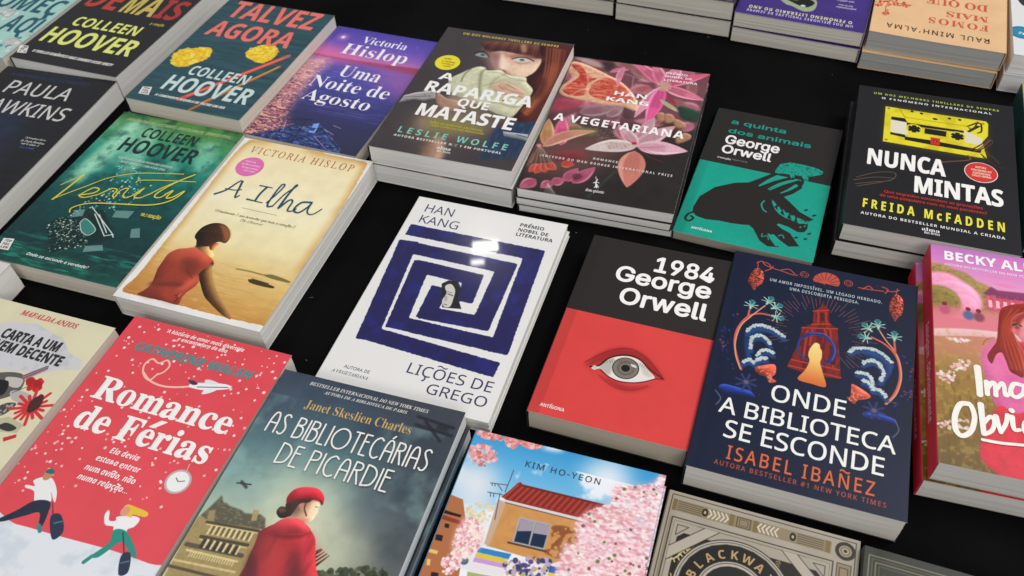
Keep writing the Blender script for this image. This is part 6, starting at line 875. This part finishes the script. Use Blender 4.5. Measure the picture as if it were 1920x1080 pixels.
    for q in ([(0.258,0.112), (0.253,0.192)], [(0.167,0.174), (0.255,0.167)], [(0.170,0.207), (0.245,0.203)], [(0.205,0.173), (0.237,0.190)], [(0.231,0.201), (0.250,0.289)], [(0.174,0.173), (0.181,0.182)], [(0.189,0.172), (0.195,0.181)], [(0.185,0.207), (0.191,0.219)], [(0.200,0.206), (0.206,0.217)]): c.S(q, .0006, '#4a4e58', sm=False)
    bs = ['#f4cdd0', '#eeb4bc', '#f8e2e0', '#e39aa6', '#fbeeea', '#d98a98']
    tr = [(0.634,0.239), (0.660,0.195), (0.713,0.166), (0.773,0.135), (0.769,0.084), (0.843,0.066), (0.937,0.044), (1.034,0.006), (1.174,0.488), (0.696,0.576), (0.602,0.331), (0.659,0.297)]; c.P(tr, '#eec4c8', .75, .003); c.NC((7, 12), '#dc9aa4', .55, .7, .4, c.mask(tr, True)); c.D(tr, 3400, .0004, .0014, bs + ['#fdf4f2', '#f8e0e0'], .85, 2.2); c.NC((8, 14), '#b86a74', .66, .76, .4, c.mask(tr, True)); tm = c.mask(tr, True)[..., None]; sf = np.stack([boxblur(c.im[..., k], 1) for k in range(3)], -1); c.im += (sf - c.im) * tm; c.D(tr, 500, .0004, .0010, ['#fdf4f2', '#f8dcdc', '#d88c96'], .7, 1.6, 9); c.D(tr, 60, .0005, .0014, ['#6a7a4a', '#8a5a4a'], .9)
    t2 = [(0.102,0.316), (0.151,0.297), (0.206,0.317), (0.226,0.380), (0.209,0.402), (0.158,0.440), (0.110,0.420), (0.092,0.376)]; c.P(t2, '#f0d8ca', .8, .002); c.D(t2, 420, .0004, .0013, bs + ['#f4e8d0'], .9); c.D([(0.101,0.261), (0.194,0.239), (0.241,0.271), (0.215,0.305), (0.129,0.311)], 60, .0006, .0014, ['#e6d8b0', '#d8c898'], .8)
    for q in ([(0.002,0.070), (0.076,0.046), (0.152,0.072), (0.148,0.094), (0.102,0.124), (0.019,0.101)], [(0.007,0.007), (0.116,0.002), (0.139,0.015), (0.048,0.023)], [(0.159,0.009), (0.229,0.008), (0.212,0.036)], [(0.227,0.002), (0.336,0.003), (0.347,0.009), (0.290,0.019)]): c.D(q, 120, .0006, .0019, ['#e8a0a8', '#f2c4c4', '#c8746c', '#d88c84'], .9)
    c.P([(0.360,0.004), (0.457,-0.005), (0.461,0.006), (0.388,0.013)], '#f0f2f6', .9, .002); c.D([(0.072,0.455), (0.130,0.417), (0.167,0.456), (0.117,0.493)], 80, .0006, .0016, bs, .9)
    b.cover(cover_mat('blossom_shop', c.im, .4))
    b.text('author_name', [('KIM HO-YEON', 'R', [(0.304,0.092), (0.695,0.085), (0.305,0.070)], {'tr': .1, 'b': .00007})], '#33414f')
def art_black(b):
    c = Cv(b.W, b.H, '#a59c8e'); c.N(40, .05); dk = '#3a342c'; go = '#7c6a48'
    def rect(u0, v0, u1, v1, col, a=1): c.Y([(u0, v0), (u1, v0), (u1, v1), (u0, v1)], col, a)
    def fr(u0, v0, u1, v1, w, col): c.S([(u0, v0), (u1, v0), (u1, v1), (u0, v1), (u0, v0)], w, col, 1, False)
    fr(.02, .013, .98, .987, .0006, dk); rect(.03, .03, .86, .075, '#8d8068'); rect(.03, .03, .052, .075, go); rect(.335, .03, .36, .075, go); rect(.46, .03, .485, .075, go); rect(.83, .03, .855, .075, go)
    for k in range(5): c.S([(.06, .036 + k * .008), (.19, .036 + k * .008)], .0005, '#4f4738', 1, False); c.S([(.69, .036 + k * .008), (.82, .036 + k * .008)], .0005, '#4f4738', 1, False)
    for k in range(5):
        for x0, s in ((.225, 1), (.50, -1)): x = x0 + k * .022; c.S([(x, .036), (x + .016 * s, .052), (x, .068)], .0010, '#d8cfbc', 1, False)
    for k in (.205, .665): c.E((k, .052), .0022, .0032, '#2c2822'); c.E((k, .052), .0009, .0014, '#b8a880')
    fr(.375, .034, .445, .071, .0008, '#5a5040'); fr(.388, .041, .432, .064, .0005, '#5a5040')
    c.ring((.93, .052), .0056, .0026, dk); c.ring((.93, .052), .0030, .0010, go); c.E((.93, .052), .0012, .0012, dk)
    rect(.895, .1, .965, .97, '#8d8068'); fr(.895, .1, .965, .97, .0005, dk); fr(.91, .115, .95, .5, .0005, dk); rect(.03, .1, .04, .97, go, .5)
    q = [(0.006,0.187), (-0.022,0.294)]; 
    fr(.045, .1, .875, .97, .0008, dk); fr(.06, .112, .86, .96, .0005, '#6a604e'); 
    rect(.09, .15, .83, .93, '#2c2a24'); lr = random.Random(4)
    for _ in range(95):
        x, y, a0 = lr.uniform(.09, .83), lr.uniform(.15, .93), lr.uniform(0, 6.28); L_ = lr.uniform(.010, .016); cv = lr.uniform(-1.2, 1.2); k0 = lr.choice(['#b8a572', '#a8945c', '#cbbb8c', '#8f7d4e'])
        for k in range(7):
            t = k / 6; aa = a0 + cv * t; px, py = x + L_ * t / b.W * math.cos(aa), y + L_ * t / b.H * math.sin(aa)
            for sg in (-1, 1): ll = .0042 * math.sin(math.pi * (.15 + .8 * t)); c.S([(px, py), (px + ll / b.W * math.cos(aa + sg * .8), py + ll / b.H * math.sin(aa + sg * .8))], .0015, k0, w2=.0004, sm=False)
        c.S([(x, y), (x + L_ / b.W * math.cos(a0 + cv), y + L_ / b.H * math.sin(a0 + cv))], .0004, '#4a4028', .8, False)
    for x, s in ((.06, 1), (.86, -1)):
        c.Y([(x, .21), (x + .16 * s, .112), (x + .24 * s, .112), (x, .262)], '#b0a799'); c.S([(x, .21), (x + .16 * s, .112)], .0005, dk, 1, False); c.S([(x, .262), (x + .24 * s, .112)], .0005, dk, 1, False)
        c.Y([(x, .112), (x + .12 * s, .112), (x, .19)], '#a59c8e'); c.S([(x + .02 * s, .125), (x + .08 * s, .125), (x + .02 * s, .165), (x + .02 * s, .125)], .0005, dk, 1, False)
    C0 = (0.4139, 0.3213); r = 0.0404
    c.E(C0, r, r, '#b4aba0'); c.ring(C0, r, .0008, dk); c.ring(C0, r * .955, .0005, dk); c.E(C0, r * .93, r * .93, '#8f8778'); c.E(C0, r * .915, r * .915, '#252623'); c.E(C0, r * .61, r * .61, '#b4aba0'); c.ring(C0, r * .61, .0006, dk); c.ring(C0, r * .57, .0005, dk)
    c.E(C0, r * .52, r * .52, '#2b2c29'); c.E((C0[0], C0[1] + .02), .009, .012, '#c8b09a'); c.P([(C0[0] - .1, C0[1] + .01), (C0[0], C0[1] - .06), (C0[0] + .1, C0[1] + .01), (C0[0] + .08, C0[1] + .15), (C0[0] - .08, C0[1] + .15)], '#4a3a2c', .8)
    b.cover(cover_mat('ornate_stone_frame', c.im, .4))
    # BLACKWATER set on the ring
    AV = []; AF = []; word = 'BLACKWATER'; hgt = r * .235
    for k, ch in enumerate(word):
        V, F, wd = layout(ch, 'B'); a = math.radians(-76) + (k + .0) * math.radians(17.8); sc = hgt / .72; cx = (V[:, 0].min() + V[:, 0].max()) / 2; p0 = b.loc(C0); rr = r * .655
        x = (V[:, 0] - cx) * sc * .95; y = V[:, 1] * sc; ca, sa = math.cos(a), math.sin(a)
        P_ = np.stack([p0[0] + sa * (rr + y) + ca * x, p0[1] + ca * (rr + y) - sa * x], 1); o = sum(len(t) for t in AV); AV.append(P_); AF += [tuple(i + o for i in f) for f in F]
    b.put('title', np.concatenate(AV), AF, ink('#b9966a'))
def art_dark(b):
    c = Cv(b.W, b.H, '#34362f'); c.N(30, .15)
    for k, w in enumerate((.02, .035, .05, .065)): c.S([(w, .013 + w * .65), (1 - w, .013 + w * .65), (1 - w, .97), (w, .97), (w, .013 + w * .65)], .0008, ['#8a8468', '#5a5844'][k % 2], .9, False)
    c.ring((.45, .55), .060, .0012, '#8a8468'); c.ring((.45, .55), .056, .0008, '#6a6850'); c.NC(14, '#5f7a80', .5, .7, .5, c.mask([(.08, .08), (.9, .08), (.9, .9), (.08, .9)])); c.NC(10, '#a8935a', .58, .72, .5, c.mask([(.08, .08), (.9, .08), (.9, .9), (.08, .9)]))
    b.cover(cover_mat('dark_ornate_frame', c.im, .4))
def art_t3(b):
    c = Cv(b.W, b.H, '#45327c'); c.N(40, .06); c.P([(0.782,0.266), (0.610,0.236), (0.579,0.307), (0.457,0.267), (0.406,0.213), (0.417,0.135), (0.491,0.113), (0.584,0.144), (0.651,0.162)], '#9aa886'); c.P([(0.737,0.242), (0.589,0.207), (0.500,0.242), (0.424,0.209), (0.477,0.154), (0.581,0.177)], '#141a16'); c.E((0.5039, 0.1641), .003, .002, '#cfe0c0')
    b.cover(cover_mat('violet_thriller', c.im, .36))
    b.text('tagline', [('UM DOS MELHORES THRILLERS DE SEMPRE', 'B', [(0.093,0.043), (0.914,0.064), (0.088,0.018)], {'tr': .1})], '#c8c0d8'); b.text('tagline', [('O FENÓMENO LITERÁRIO DO ANO', 'B', [(0.106,0.076), (0.908,0.103), (0.104,0.050)], {'tr': .1})], '#e8e0a0')
    b.text('credit_line', [('autora bestseller', 'B', [(0.101,0.209), (0.256,0.218), (0.097,0.191)]), ('New York Times', 'B', [(0.132,0.231), (0.243,0.243), (0.129,0.216)]), ('com milhões', 'B', [(0.130,0.279), (0.265,0.287), (0.126,0.261)])], '#c8c0d8')
def art_t4(b):
    c = Cv(b.W, b.H, '#e2b98c'); c.N(50, .04)
    for q in ([(0.882,0.318), (0.909,0.251), (0.904,0.176)], [(0.882,0.318), (0.807,0.301), (0.733,0.284)], [(0.882,0.318), (0.951,0.290), (0.988,0.252)], [(0.882,0.318), (0.873,0.431)]): c.S(q, .0007, '#7a3a30')
    c.D([(1.018,0.325), (0.884,0.334), (0.723,0.301), (0.825,0.252), (0.876,0.273), (0.885,0.165), (0.922,0.173), (0.899,0.269), (0.992,0.236)], 70, .0008, .0019, ['#c8402f', '#d86048', '#b03028'], .95)
    b.cover(cover_mat('peach_blossom_novel', c.im, .4))
    b.text('author_name', [("RAUL MINH'ALMA", 'N', [(0.118,0.075), (0.879,0.126), (0.122,0.036)], {'tr': .1, 'b': .00011})], '#2c2624')
    b.text('title', [('FOMOS', 'S', [(0.133,0.194), (0.574,0.245), (0.131,0.142)], {'tr': .08}), ('MAIS', 'S', [(0.138,0.283), (0.448,0.318), (0.136,0.233)]), ('DO QUE', 'S', [(0.143,0.390), (0.604,0.433), (0.141,0.330)]), ('ETERNOS', 'S', [(0.154,0.515), (0.616,0.560), (0.152,0.450)])], '#cc5038')
def art_t5(b):
    c = Cv(b.W, b.H, '#dcdcdc'); q = (0.9380, 0.2028); c.E(q, .013, .013, '#1f6f8c'); c.E((q[0], q[1]), .0106, .0106, '#2c86a4'); c.P([(0.950,0.512), (0.909,0.458), (0.864,0.497), (0.857,0.622), (0.947,0.575)], '#2c3438')
    b.cover(cover_mat('white_novel', c.im, .36)); b.text('badge_text', [('1.º', 'B', [(0.917,0.198), (0.954,0.206), (0.918,0.178)], {'b': .00022})], '#e8f0f4')
def art_t2(b):
    c = Cv(b.W, b.H, '#3a3038'); c.NC(12, '#8f8a98', .5, .7, .6, c.mask([(0, 0), (1, 0), (1, .2), (0, .2)])); b.cover(cover_mat('dark_novel', c.im, .4))
def art_plain(col):
    def f(b):
        c = Cv(b.W, b.H, col); c.N(30, .08); b.cover(cover_mat('plain_novel', c.im, .4))
    return f

LAY = {
    'talvez': (-0.30933, 0.90503, -0.39694, 0.15083, 0.22046, 0.03300),
    'verity': (-0.39156, 0.68444, -0.36455, 0.15461, 0.23325, 0.02200),
    'ilha': (-0.24676, 0.61764, -0.36964, 0.15098, 0.23469, 0.02600),
    'uma': (-0.17545, 0.84940, -0.39817, 0.13878, 0.22460, 0.01800),
    'rapariga': (-0.02437, 0.78078, -0.36651, 0.15349, 0.22767, 0.04600),
    'veget': (0.12202, 0.72433, -0.34265, 0.15441, 0.23283, 0.03100),
    'licoes': (-0.05598, 0.51814, -0.36166, 0.15425, 0.23473, 0.01500),
    'quinta': (0.25809, 0.65432, -0.42346, 0.13072, 0.20363, 0.01100),
    'nunca': (0.41170, 0.62971, -0.37472, 0.14873, 0.22019, 0.04000),
    'n1984': (0.10223, 0.45749, -0.37509, 0.12685, 0.20477, 0.02400),
    'onde': (0.23351, 0.40401, -0.37748, 0.15449, 0.23045, 0.02900),
    'becky': (0.40244, 0.38674, -0.33183, 0.15300, 0.22448, 0.04500),
    'romance': (-0.30121, 0.37049, -0.36777, 0.15465, 0.23409, 0.02800),
    'bibl': (-0.15559, 0.29668, -0.35186, 0.15640, 0.23409, 0.03400),
    'kim': (-0.00517, 0.23186, -0.34999, 0.14619, 0.23409, 0.03000),
    'black': (0.13210, 0.19285, -0.37823, 0.13476, 0.20655, 0.01500),
    'demais': (-0.47137, 1.01432, -0.39102, 0.15600, 0.23256, 0.03000),
    'paula': (-0.55307, 0.79028, -0.32653, 0.15200, 0.23256, 0.02500),
    'mafalda': (-0.45764, 0.41226, -0.36827, 0.15200, 0.23256, 0.02900),
    'farleft': (-0.53472, 0.56160, -0.35858, 0.12000, 0.08200, 0.03100),
    't2': (0.26544, 1.06266, -0.41401, 0.14463, 0.23256, 0.04600),
    't1': (0.12447, 1.12857, -0.38707, 0.15200, 0.23256, 0.04400),
    't3': (0.40049, 0.99556, -0.43146, 0.14834, 0.23256, 0.03800),
    't4': (0.53236, 0.92924, -0.41119, 0.14316, 0.23256, 0.04400),
    't5': (0.67090, 0.86857, -0.38289, 0.15200, 0.23256, 0.04500),
    'green': (0.58708, 0.62182, -0.37176, 0.15200, 0.23256, 0.03000),
    'dark': (0.25915, 0.12169, -0.38674, 0.15200, 0.23256, 0.02200),
    'comeca': (-0.62112, 1.06956, -0.39102, 0.15200, 0.23260, 0.03000),
}   # x, y, turn, width, height, height of the top above the table
# ------------------------------------------------------------------ the table under its black cloth, and the floor it stands on
def cloth_material():
    m, nt, b = new_mat('black_woven_cloth'); b.inputs['Roughness'].default_value = .95; b.inputs['Specular IOR Level'].default_value = .04
    b.inputs['Sheen Weight'].default_value = .0; b.inputs['Sheen Roughness'].default_value = .5
    t = nt.nodes.new('ShaderNodeTexCoord'); n = nt.nodes.new('ShaderNodeTexNoise'); n.inputs['Scale'].default_value = 7; n.inputs['Detail'].default_value = 6
    n2 = nt.nodes.new('ShaderNodeTexNoise'); n2.inputs['Scale'].default_value = 1400; n2.inputs['Detail'].default_value = 2
    cr = nt.nodes.new('ShaderNodeValToRGB'); cr.color_ramp.elements[0].position = .35; cr.color_ramp.elements[0].color = (.0026, .0026, .0029, 1); cr.color_ramp.elements[1].position = .75; cr.color_ramp.elements[1].color = (.0062, .0060, .0065, 1)
    nt.links.new(t.outputs['Object'], n.inputs['Vector']); nt.links.new(t.outputs['Object'], n2.inputs['Vector']); nt.links.new(n.outputs['Fac'], cr.inputs[0]); nt.links.new(cr.outputs[0], b.inputs['Base Color'])
    bp = nt.nodes.new('ShaderNodeBump'); bp.inputs['Strength'].default_value = .5; bp.inputs['Distance'].default_value = .0005
    nt.links.new(n2.outputs['Fac'], bp.inputs['Height']); nt.links.new(bp.outputs['Normal'], b.inputs['Normal']); return m
def simple_mat(name, col, rough=.6):
    m, nt, b = new_mat(name); b.inputs['Roughness'].default_value = rough
    t = nt.nodes.new('ShaderNodeTexCoord'); n = nt.nodes.new('ShaderNodeTexNoise'); n.inputs['Scale'].default_value = 5; n.inputs['Detail'].default_value = 7
    mx = nt.nodes.new('ShaderNodeMix'); mx.data_type = 'RGBA'; mx.inputs[6].default_value = (*[c * .8 for c in col], 1); mx.inputs[7].default_value = (*[c * 1.15 for c in col], 1)
    nt.links.new(t.outputs['Object'], n.inputs['Vector']); nt.links.new(n.outputs['Fac'], mx.inputs[0]); nt.links.new(mx.outputs[2], b.inputs['Base Color']); return m
TX0, TX1, TY0, TY1 = -1.35, 1.55, -.05, 1.75; OV = .28
def cloth():
    nx, ny = 150, 110; V = []; F = []; rs = np.random.RandomState(2)
    n1 = noise(ny + 1, nx + 1, (26, 40), 3, 2); n2 = noise(ny + 1, nx + 1, (9, 12), 8, 2)
    for j in range(ny + 1):
        for i in range(nx + 1):
            x = TX0 - OV + (TX1 - TX0 + 2 * OV) * i / nx; y = TY0 - OV + (TY1 - TY0 + 2 * OV) * j / ny
            ox = max(TX0 - x, x - TX1, 0); oy = max(TY0 - y, y - TY1, 0); o = max(ox, oy)
            w = abs(n1[j, i] - .5); z = -.0014 + .0010 * n2[j, i] - .0016 * max(0, 1 - w * 16)
            if o > 0:
                xx = min(max(x, TX0 - .012), TX1 + .012); yy = min(max(y, TY0 - .012), TY1 + .012); f = .010 * math.sin((x + y) * 26) * min(1, o * 6)
                x = xx + (f if ox > oy else 0); y = yy + (f if oy >= ox else 0); z = -.002 - o
            V.append((x, y, z))
    r = nx + 1
    for j in range(ny):
        for i in range(nx): a = j * r + i; F.append((a, a + 1, a + r + 1, a + r))
    o = mesh_obj('tablecloth', V, F, cloth_material(), None, smooth=True)
    tag(o, 'black woven cloth spread over the table beneath all the books', 'tablecloth')
cloth()
def boxm(x0, x1, y0, y1, z0, z1):
    return [(x0, y0, z0), (x1, y0, z0), (x1, y1, z0), (x0, y1, z0), (x0, y0, z1), (x1, y0, z1), (x1, y1, z1), (x0, y1, z1)], [(3, 2, 1, 0), (4, 5, 6, 7), (0, 1, 5, 4), (1, 2, 6, 5), (2, 3, 7, 6), (3, 0, 4, 7)]
tb = empty('display_table', ((TX0 + TX1) / 2, (TY0 + TY1) / 2, -.75), 0); tag(tb, 'wide display table hidden under the black cloth', 'table')
cx, cy = tb.location.x, tb.location.y; wood = simple_mat('grey_laminate', (.25, .24, .23))
v, f = boxm(TX0 + .004 - cx, TX1 - .004 - cx, TY0 + .004 - cy, TY1 - .004 - cy, .715, .745); mesh_obj('tabletop', v, f, wood, tb)
for sx in (TX0 + .1, TX1 - .1):
    for sy in (TY0 + .1, TY1 - .1): v, f = boxm(sx - .02 - cx, sx + .02 - cx, sy - .02 - cy, sy + .02 - cy, 0, .7148); mesh_obj('leg', v, f, wood, tb)
v, f = boxm(-5, 5, -4, 6, -.80, -.75); fl = mesh_obj('floor', v, f, simple_mat('grey_floor', (.2, .2, .2)), None); tag(fl, kind='structure')

# ------------------------------------------------------------------ the books
GR = 'paperback books laid out on the black cloth'; GB = 'books stacked in the far row'
def put_book(key, label, T, art, z0=None, dx=0, dy=0, dth=0, flip=False, grp=GR, **kw):
    x, y, th, W, H, zt = LAY[key]
    z0 = zt - T if z0 is None else z0
    x += dx * math.cos(th) - dy * math.sin(th); y += dx * math.sin(th) + dy * math.cos(th)
    b = Book(label, x, y, th + (math.pi if flip else 0) + dth, W, H, z0, T, group=grp, seed=hash_(label), **kw)
    art(b); return b
def hash_(s):
    h = 7
    for ch in s: h = (h * 31 + ord(ch)) % 99991
    return h
def under(top, label, T, z0, dx=0, dy=0, dth=0, grp=GR, **kw):
    """another copy of the same book, lower in the stack"""
    e = top.e; th = e.rotation_euler.z; x = e.location.x + dx * math.cos(th) - dy * math.sin(th); y = e.location.y + dx * math.sin(th) + dy * math.cos(th)
    b = Book(label, x, y, th + dth, top.W, top.H, z0, T, group=grp, paper=top.paper, back=top.back, spine=top.spc, seed=hash_(label), curl=.0002)
    b.cover(top.fc.data.materials[0]); return b
WP, CR, GY = '#f0eee9', '#e6dfd0', '#dcd9d2'

put_book('comeca', 'pale teal paperback with floral drawing and dark teal capitals in the far left corner', .030, art_comeca, paper=CR, back='#a5cdc3', spine='#a5cdc3')
put_book('demais', 'thick black paperback with yellow-green author name and red and yellow title', .030, art_demais, paper=WP)
put_book('paula', 'dark navy paperback with thin silver capitals at the left edge of the picture', .025, art_paula, paper=WP, spine='#1f2024')
t = put_book('talvez', 'teal paperback with yellow petals, pencils and salmon title, top of its pair', .0200, art_talvez, paper=CR, spine='#14181a')
under(t, 'lower teal paperback under the one with yellow petals and pencils', .0128, .0, -.004, -.0005, .006)
put_book('verity', 'green underwater paperback with sunken typewriter and yellow handwritten title', .022, art_verity, paper=CR, back='#b8b2a4', spine='#204a44')
put_book('ilha', 'cream white-bordered paperback showing a woman in a red dress from behind', .026, art_ilha, paper=WP, back='#e4e2de', spine='#e4e2de')
put_book('uma', 'violet paperback with a sea at dusk and white serif lettering', .018, art_uma, paper=CR, spine='#3a3a60')
t = put_book('rapariga', 'grey paperback with a green-eyed woman hiding behind a scarf, top of its pair', .0225, art_rapariga, paper=WP, back='#e0deda', spine='#343236')
under(t, 'lower copy of the book with the green-eyed woman, edge showing beneath it', .0228, .0, .001, -.001, -.012)
t = put_book('veget', 'paperback with red meat and pink lilies on its cover, top of its stack', .0120, art_veget, paper=WP, spine='#2f2b2a')
under(t, 'middle copy beneath the meat and lilies paperback', .0092, .0095, -.0004, -.0006, -.006)
under(t, 'bottom copy of the stack of meat and lilies paperbacks', .0092, .0, .0006, .0006, .004)
t = put_book('licoes', 'glossy white paperback with a square dark blue brushed spiral', .0088, art_licoes, paper=WP, back='#e6e4e0', spine='#e6e4e0')
under(t, 'second white paperback showing a thin edge beneath the blue spiral one', .0058, .0, .0012, .0002, -.004)
put_book('quinta', 'thin black and teal paperback with a large black pig silhouette', .011, art_quinta, paper='#aaa295', back='#2d2928', spine='#1f5a50')
t = put_book('nunca', 'black paperback with yellow cassette tape and round red sticker, top of its pair', .0200, art_nunca, paper=GY, spine='#1c1b1d')
under(t, 'lower black paperback under the one with the yellow cassette', .0195, .0, -.003, -.001, .008)
put_book('n1984', 'black and red paperback with one engraved grey eye', .024, art_1984, paper='#c4b9a6', back='#302b29', spine='#302b29')
put_book('onde', 'navy paperback with a red tower, golden figure and large white title', .029, art_onde, paper=GY, spine='#1b2536', curl=.0006)
t = put_book('becky', 'pink paperback with a long-haired redhead and a red spine, top of its pair', .0230, art_becky, paper=GY, back='#a8a49c', spine='#c8283c')
under(t, 'lower red-spined paperback beneath the pink one with the redhead', .0215, .0, -.0045, -.001, .010)
put_book('mafalda', 'cream paperback with collage, red starburst and black slanted title', .038, art_mafalda, paper=CR, back='#d8d1b0', spine='#d8d1b0')
put_book('romance', 'red paperback with snow, airplane and two travellers pulling suitcases', .028, art_romance, paper=CR, back='#dc4c55', spine='#c03c48')
t = put_book('bibl', 'paperback with a woman in red beret and coat, top of its pair', .0170, art_bibl, paper=WP, spine='#3e4a58')
under(t, 'lower copy under the red beret paperback, its page edges showing on the right', .0165, .0, .0020, -.0004, -.006)
t = put_book('kim', 'paperback with pink blossom, blue sky and a red-tiled house, top of its pair', .0150, art_kim, paper=WP, back='#4a9cc4', spine='#62aedb')
under(t, 'lower copy under the blossom and red-tiled house paperback', .0146, .0, .0008, .0004, -.004)
put_book('black', 'stone-grey paperback with ornate frame and circular lettering at the bottom edge', .015, art_black, paper=CR, back='#a59c8e', spine='#8a8272')
put_book('dark', 'dark olive paperback with fine gold frame lines in the bottom right corner', .022, art_dark, paper=CR, spine='#34362f')
put_book('farleft', 'small white book with maroon edge at the left, above the cream collage book', .031, art_plain('#d4d0c8'), paper=WP, back='#5a1c24', spine='#5a1c24')
x, y, th, W, H, zt = LAY['green']; put_book('green', 'book with dark green spine and olive cover at the right edge, beyond the cassette book', .030, art_plain('#b4a86c'), paper=CR, back='#1c3f3a', spine='#1c3f3a')
# far row, turned the other way round
t = put_book('t1', 'upper pale-edged book of the far stack left of the others', .0235, art_plain('#3a3438'), flip=True, grp=GB, paper=CR)
under(t, 'lower pale-edged book of the far stack left of the others', .0200, .0, .0005, .001, .004, grp=GB)
t = put_book('t2', 'upper book of the second far stack with cream page edges and dark cover', .0235, art_t2, flip=True, grp=GB, paper=CR)
under(t, 'lower book of the second far stack with wide cream page edges', .0220, .0, .0006, .0014, .005, grp=GB)
t = put_book('t3', 'violet upside-down paperback with a green and black face, top of its far stack', .0185, art_t3, flip=True, grp=GB, paper=CR, spine='#b8b0c0')
under(t, 'lower copy under the violet upside-down paperback', .0185, .0, -.001, .002, -.008, grp=GB)
t = put_book('t4', 'peach upside-down paperback with red title and twigs, top of its stack', .0225, art_t4, flip=True, grp=GB, paper='#b4b4b0', back='#e2b98c', spine='#e2b98c', curl=.0022)
under(t, 'lower peach copy under the upside-down book with red twigs', .0205, .0, .002, .004, .006, grp=GB)
t = put_book('t5', 'white upside-down paperback with round blue badge in the far right corner', .0225, art_t5, flip=True, grp=GB, paper=WP, back='#dcdcdc', spine='#dcdcdc')
under(t, 'lower white copy under the one with the round blue badge', .0215, .0, .002, .002, .0, grp=GB)

# ------------------------------------------------------------------ lettering on the red spine of the pink book
def spine_text(b, s, colour, sty='L', ch=.0085, y0=.03, y1=-.07):
    V, F, wd = layout(s, sty); cap = glyph('H', 'K')[0][:, 1].max(); sc = ch / cap; L = y0 - y1; sx = L / wd
    vs = [(-b.W / 2 - .00105, y0 - x * sx, b.T * .5 - ch / 2 + y * sc) for x, y in V]; mesh_obj('spine_title', vs, F, ink(colour), b.sp)
for o in [q for q in COL.objects if q.name.startswith('book')]:
    pass
class _B: pass
for lab in ('pink paperback with a long-haired redhead', 'lower red-spined paperback'):
    for o in COL.objects:
        if o.get('label', '').startswith(lab):
            q = _B(); q.W = LAY['becky'][3]; q.T = .023 if lab[0] == 'p' else .0215; q.sp = [c for c in o.children if c.name.startswith('spine')][0]; spine_text(q, 'Imogen, Obviamente', '#e8a8b4')

# ------------------------------------------------------------------ lint on the cloth
rs = random.Random(11); V = []; F = []
for k in range(200):
    x = rs.uniform(-.75, .95); y = rs.uniform(.08, 1.2); a = rs.uniform(0, 6.28); L = rs.choice([.0004, .0006, .0009, .0018]); w = .00022; z = -.0003; o = len(V)
    for (p, q) in ((-L, -w), (L, -w), (L, w), (-L, w)): V.append((x + p * math.cos(a) - q * math.sin(a), y + p * math.sin(a) + q * math.cos(a), z + rs.uniform(0, .0004)))
    F.append((o, o + 1, o + 2, o + 3))
li = mesh_obj('lint', V, F, simple_mat('white_lint', (.14, .14, .14), .9), None); tag(li, 'specks of pale lint scattered on the black cloth', 'lint', kind='stuff')

# ------------------------------------------------------------------ the hall lamps above the table
area('ceiling_lamp', (-.125, 2.93, 2.36), (-.03, .57, 0), .115, .045, .6, (1, .98, .95))
area('ceiling_lamp', (-.165, 2.83, 2.36), (-.03, .57, 0), .06, .022, .12, (1, .98, .95))
area('ceiling_lamp', (1.5, .8, 2.2), (.1, .6, 0), 1.3, .5, 31, (1, .97, .93))
area('ceiling_lamp', (-1.4, 1.4, 2.6), (0, .6, 0), 1.3, .5, 15, (.97, .98, 1))
area('ceiling_lamp', (.3, -1.9, 2.1), (0, .5, 0), 1.6, .7, 35, (1, .98, .95))
bpy.data.objects.remove(_ob); bpy.data.curves.remove(_cu)
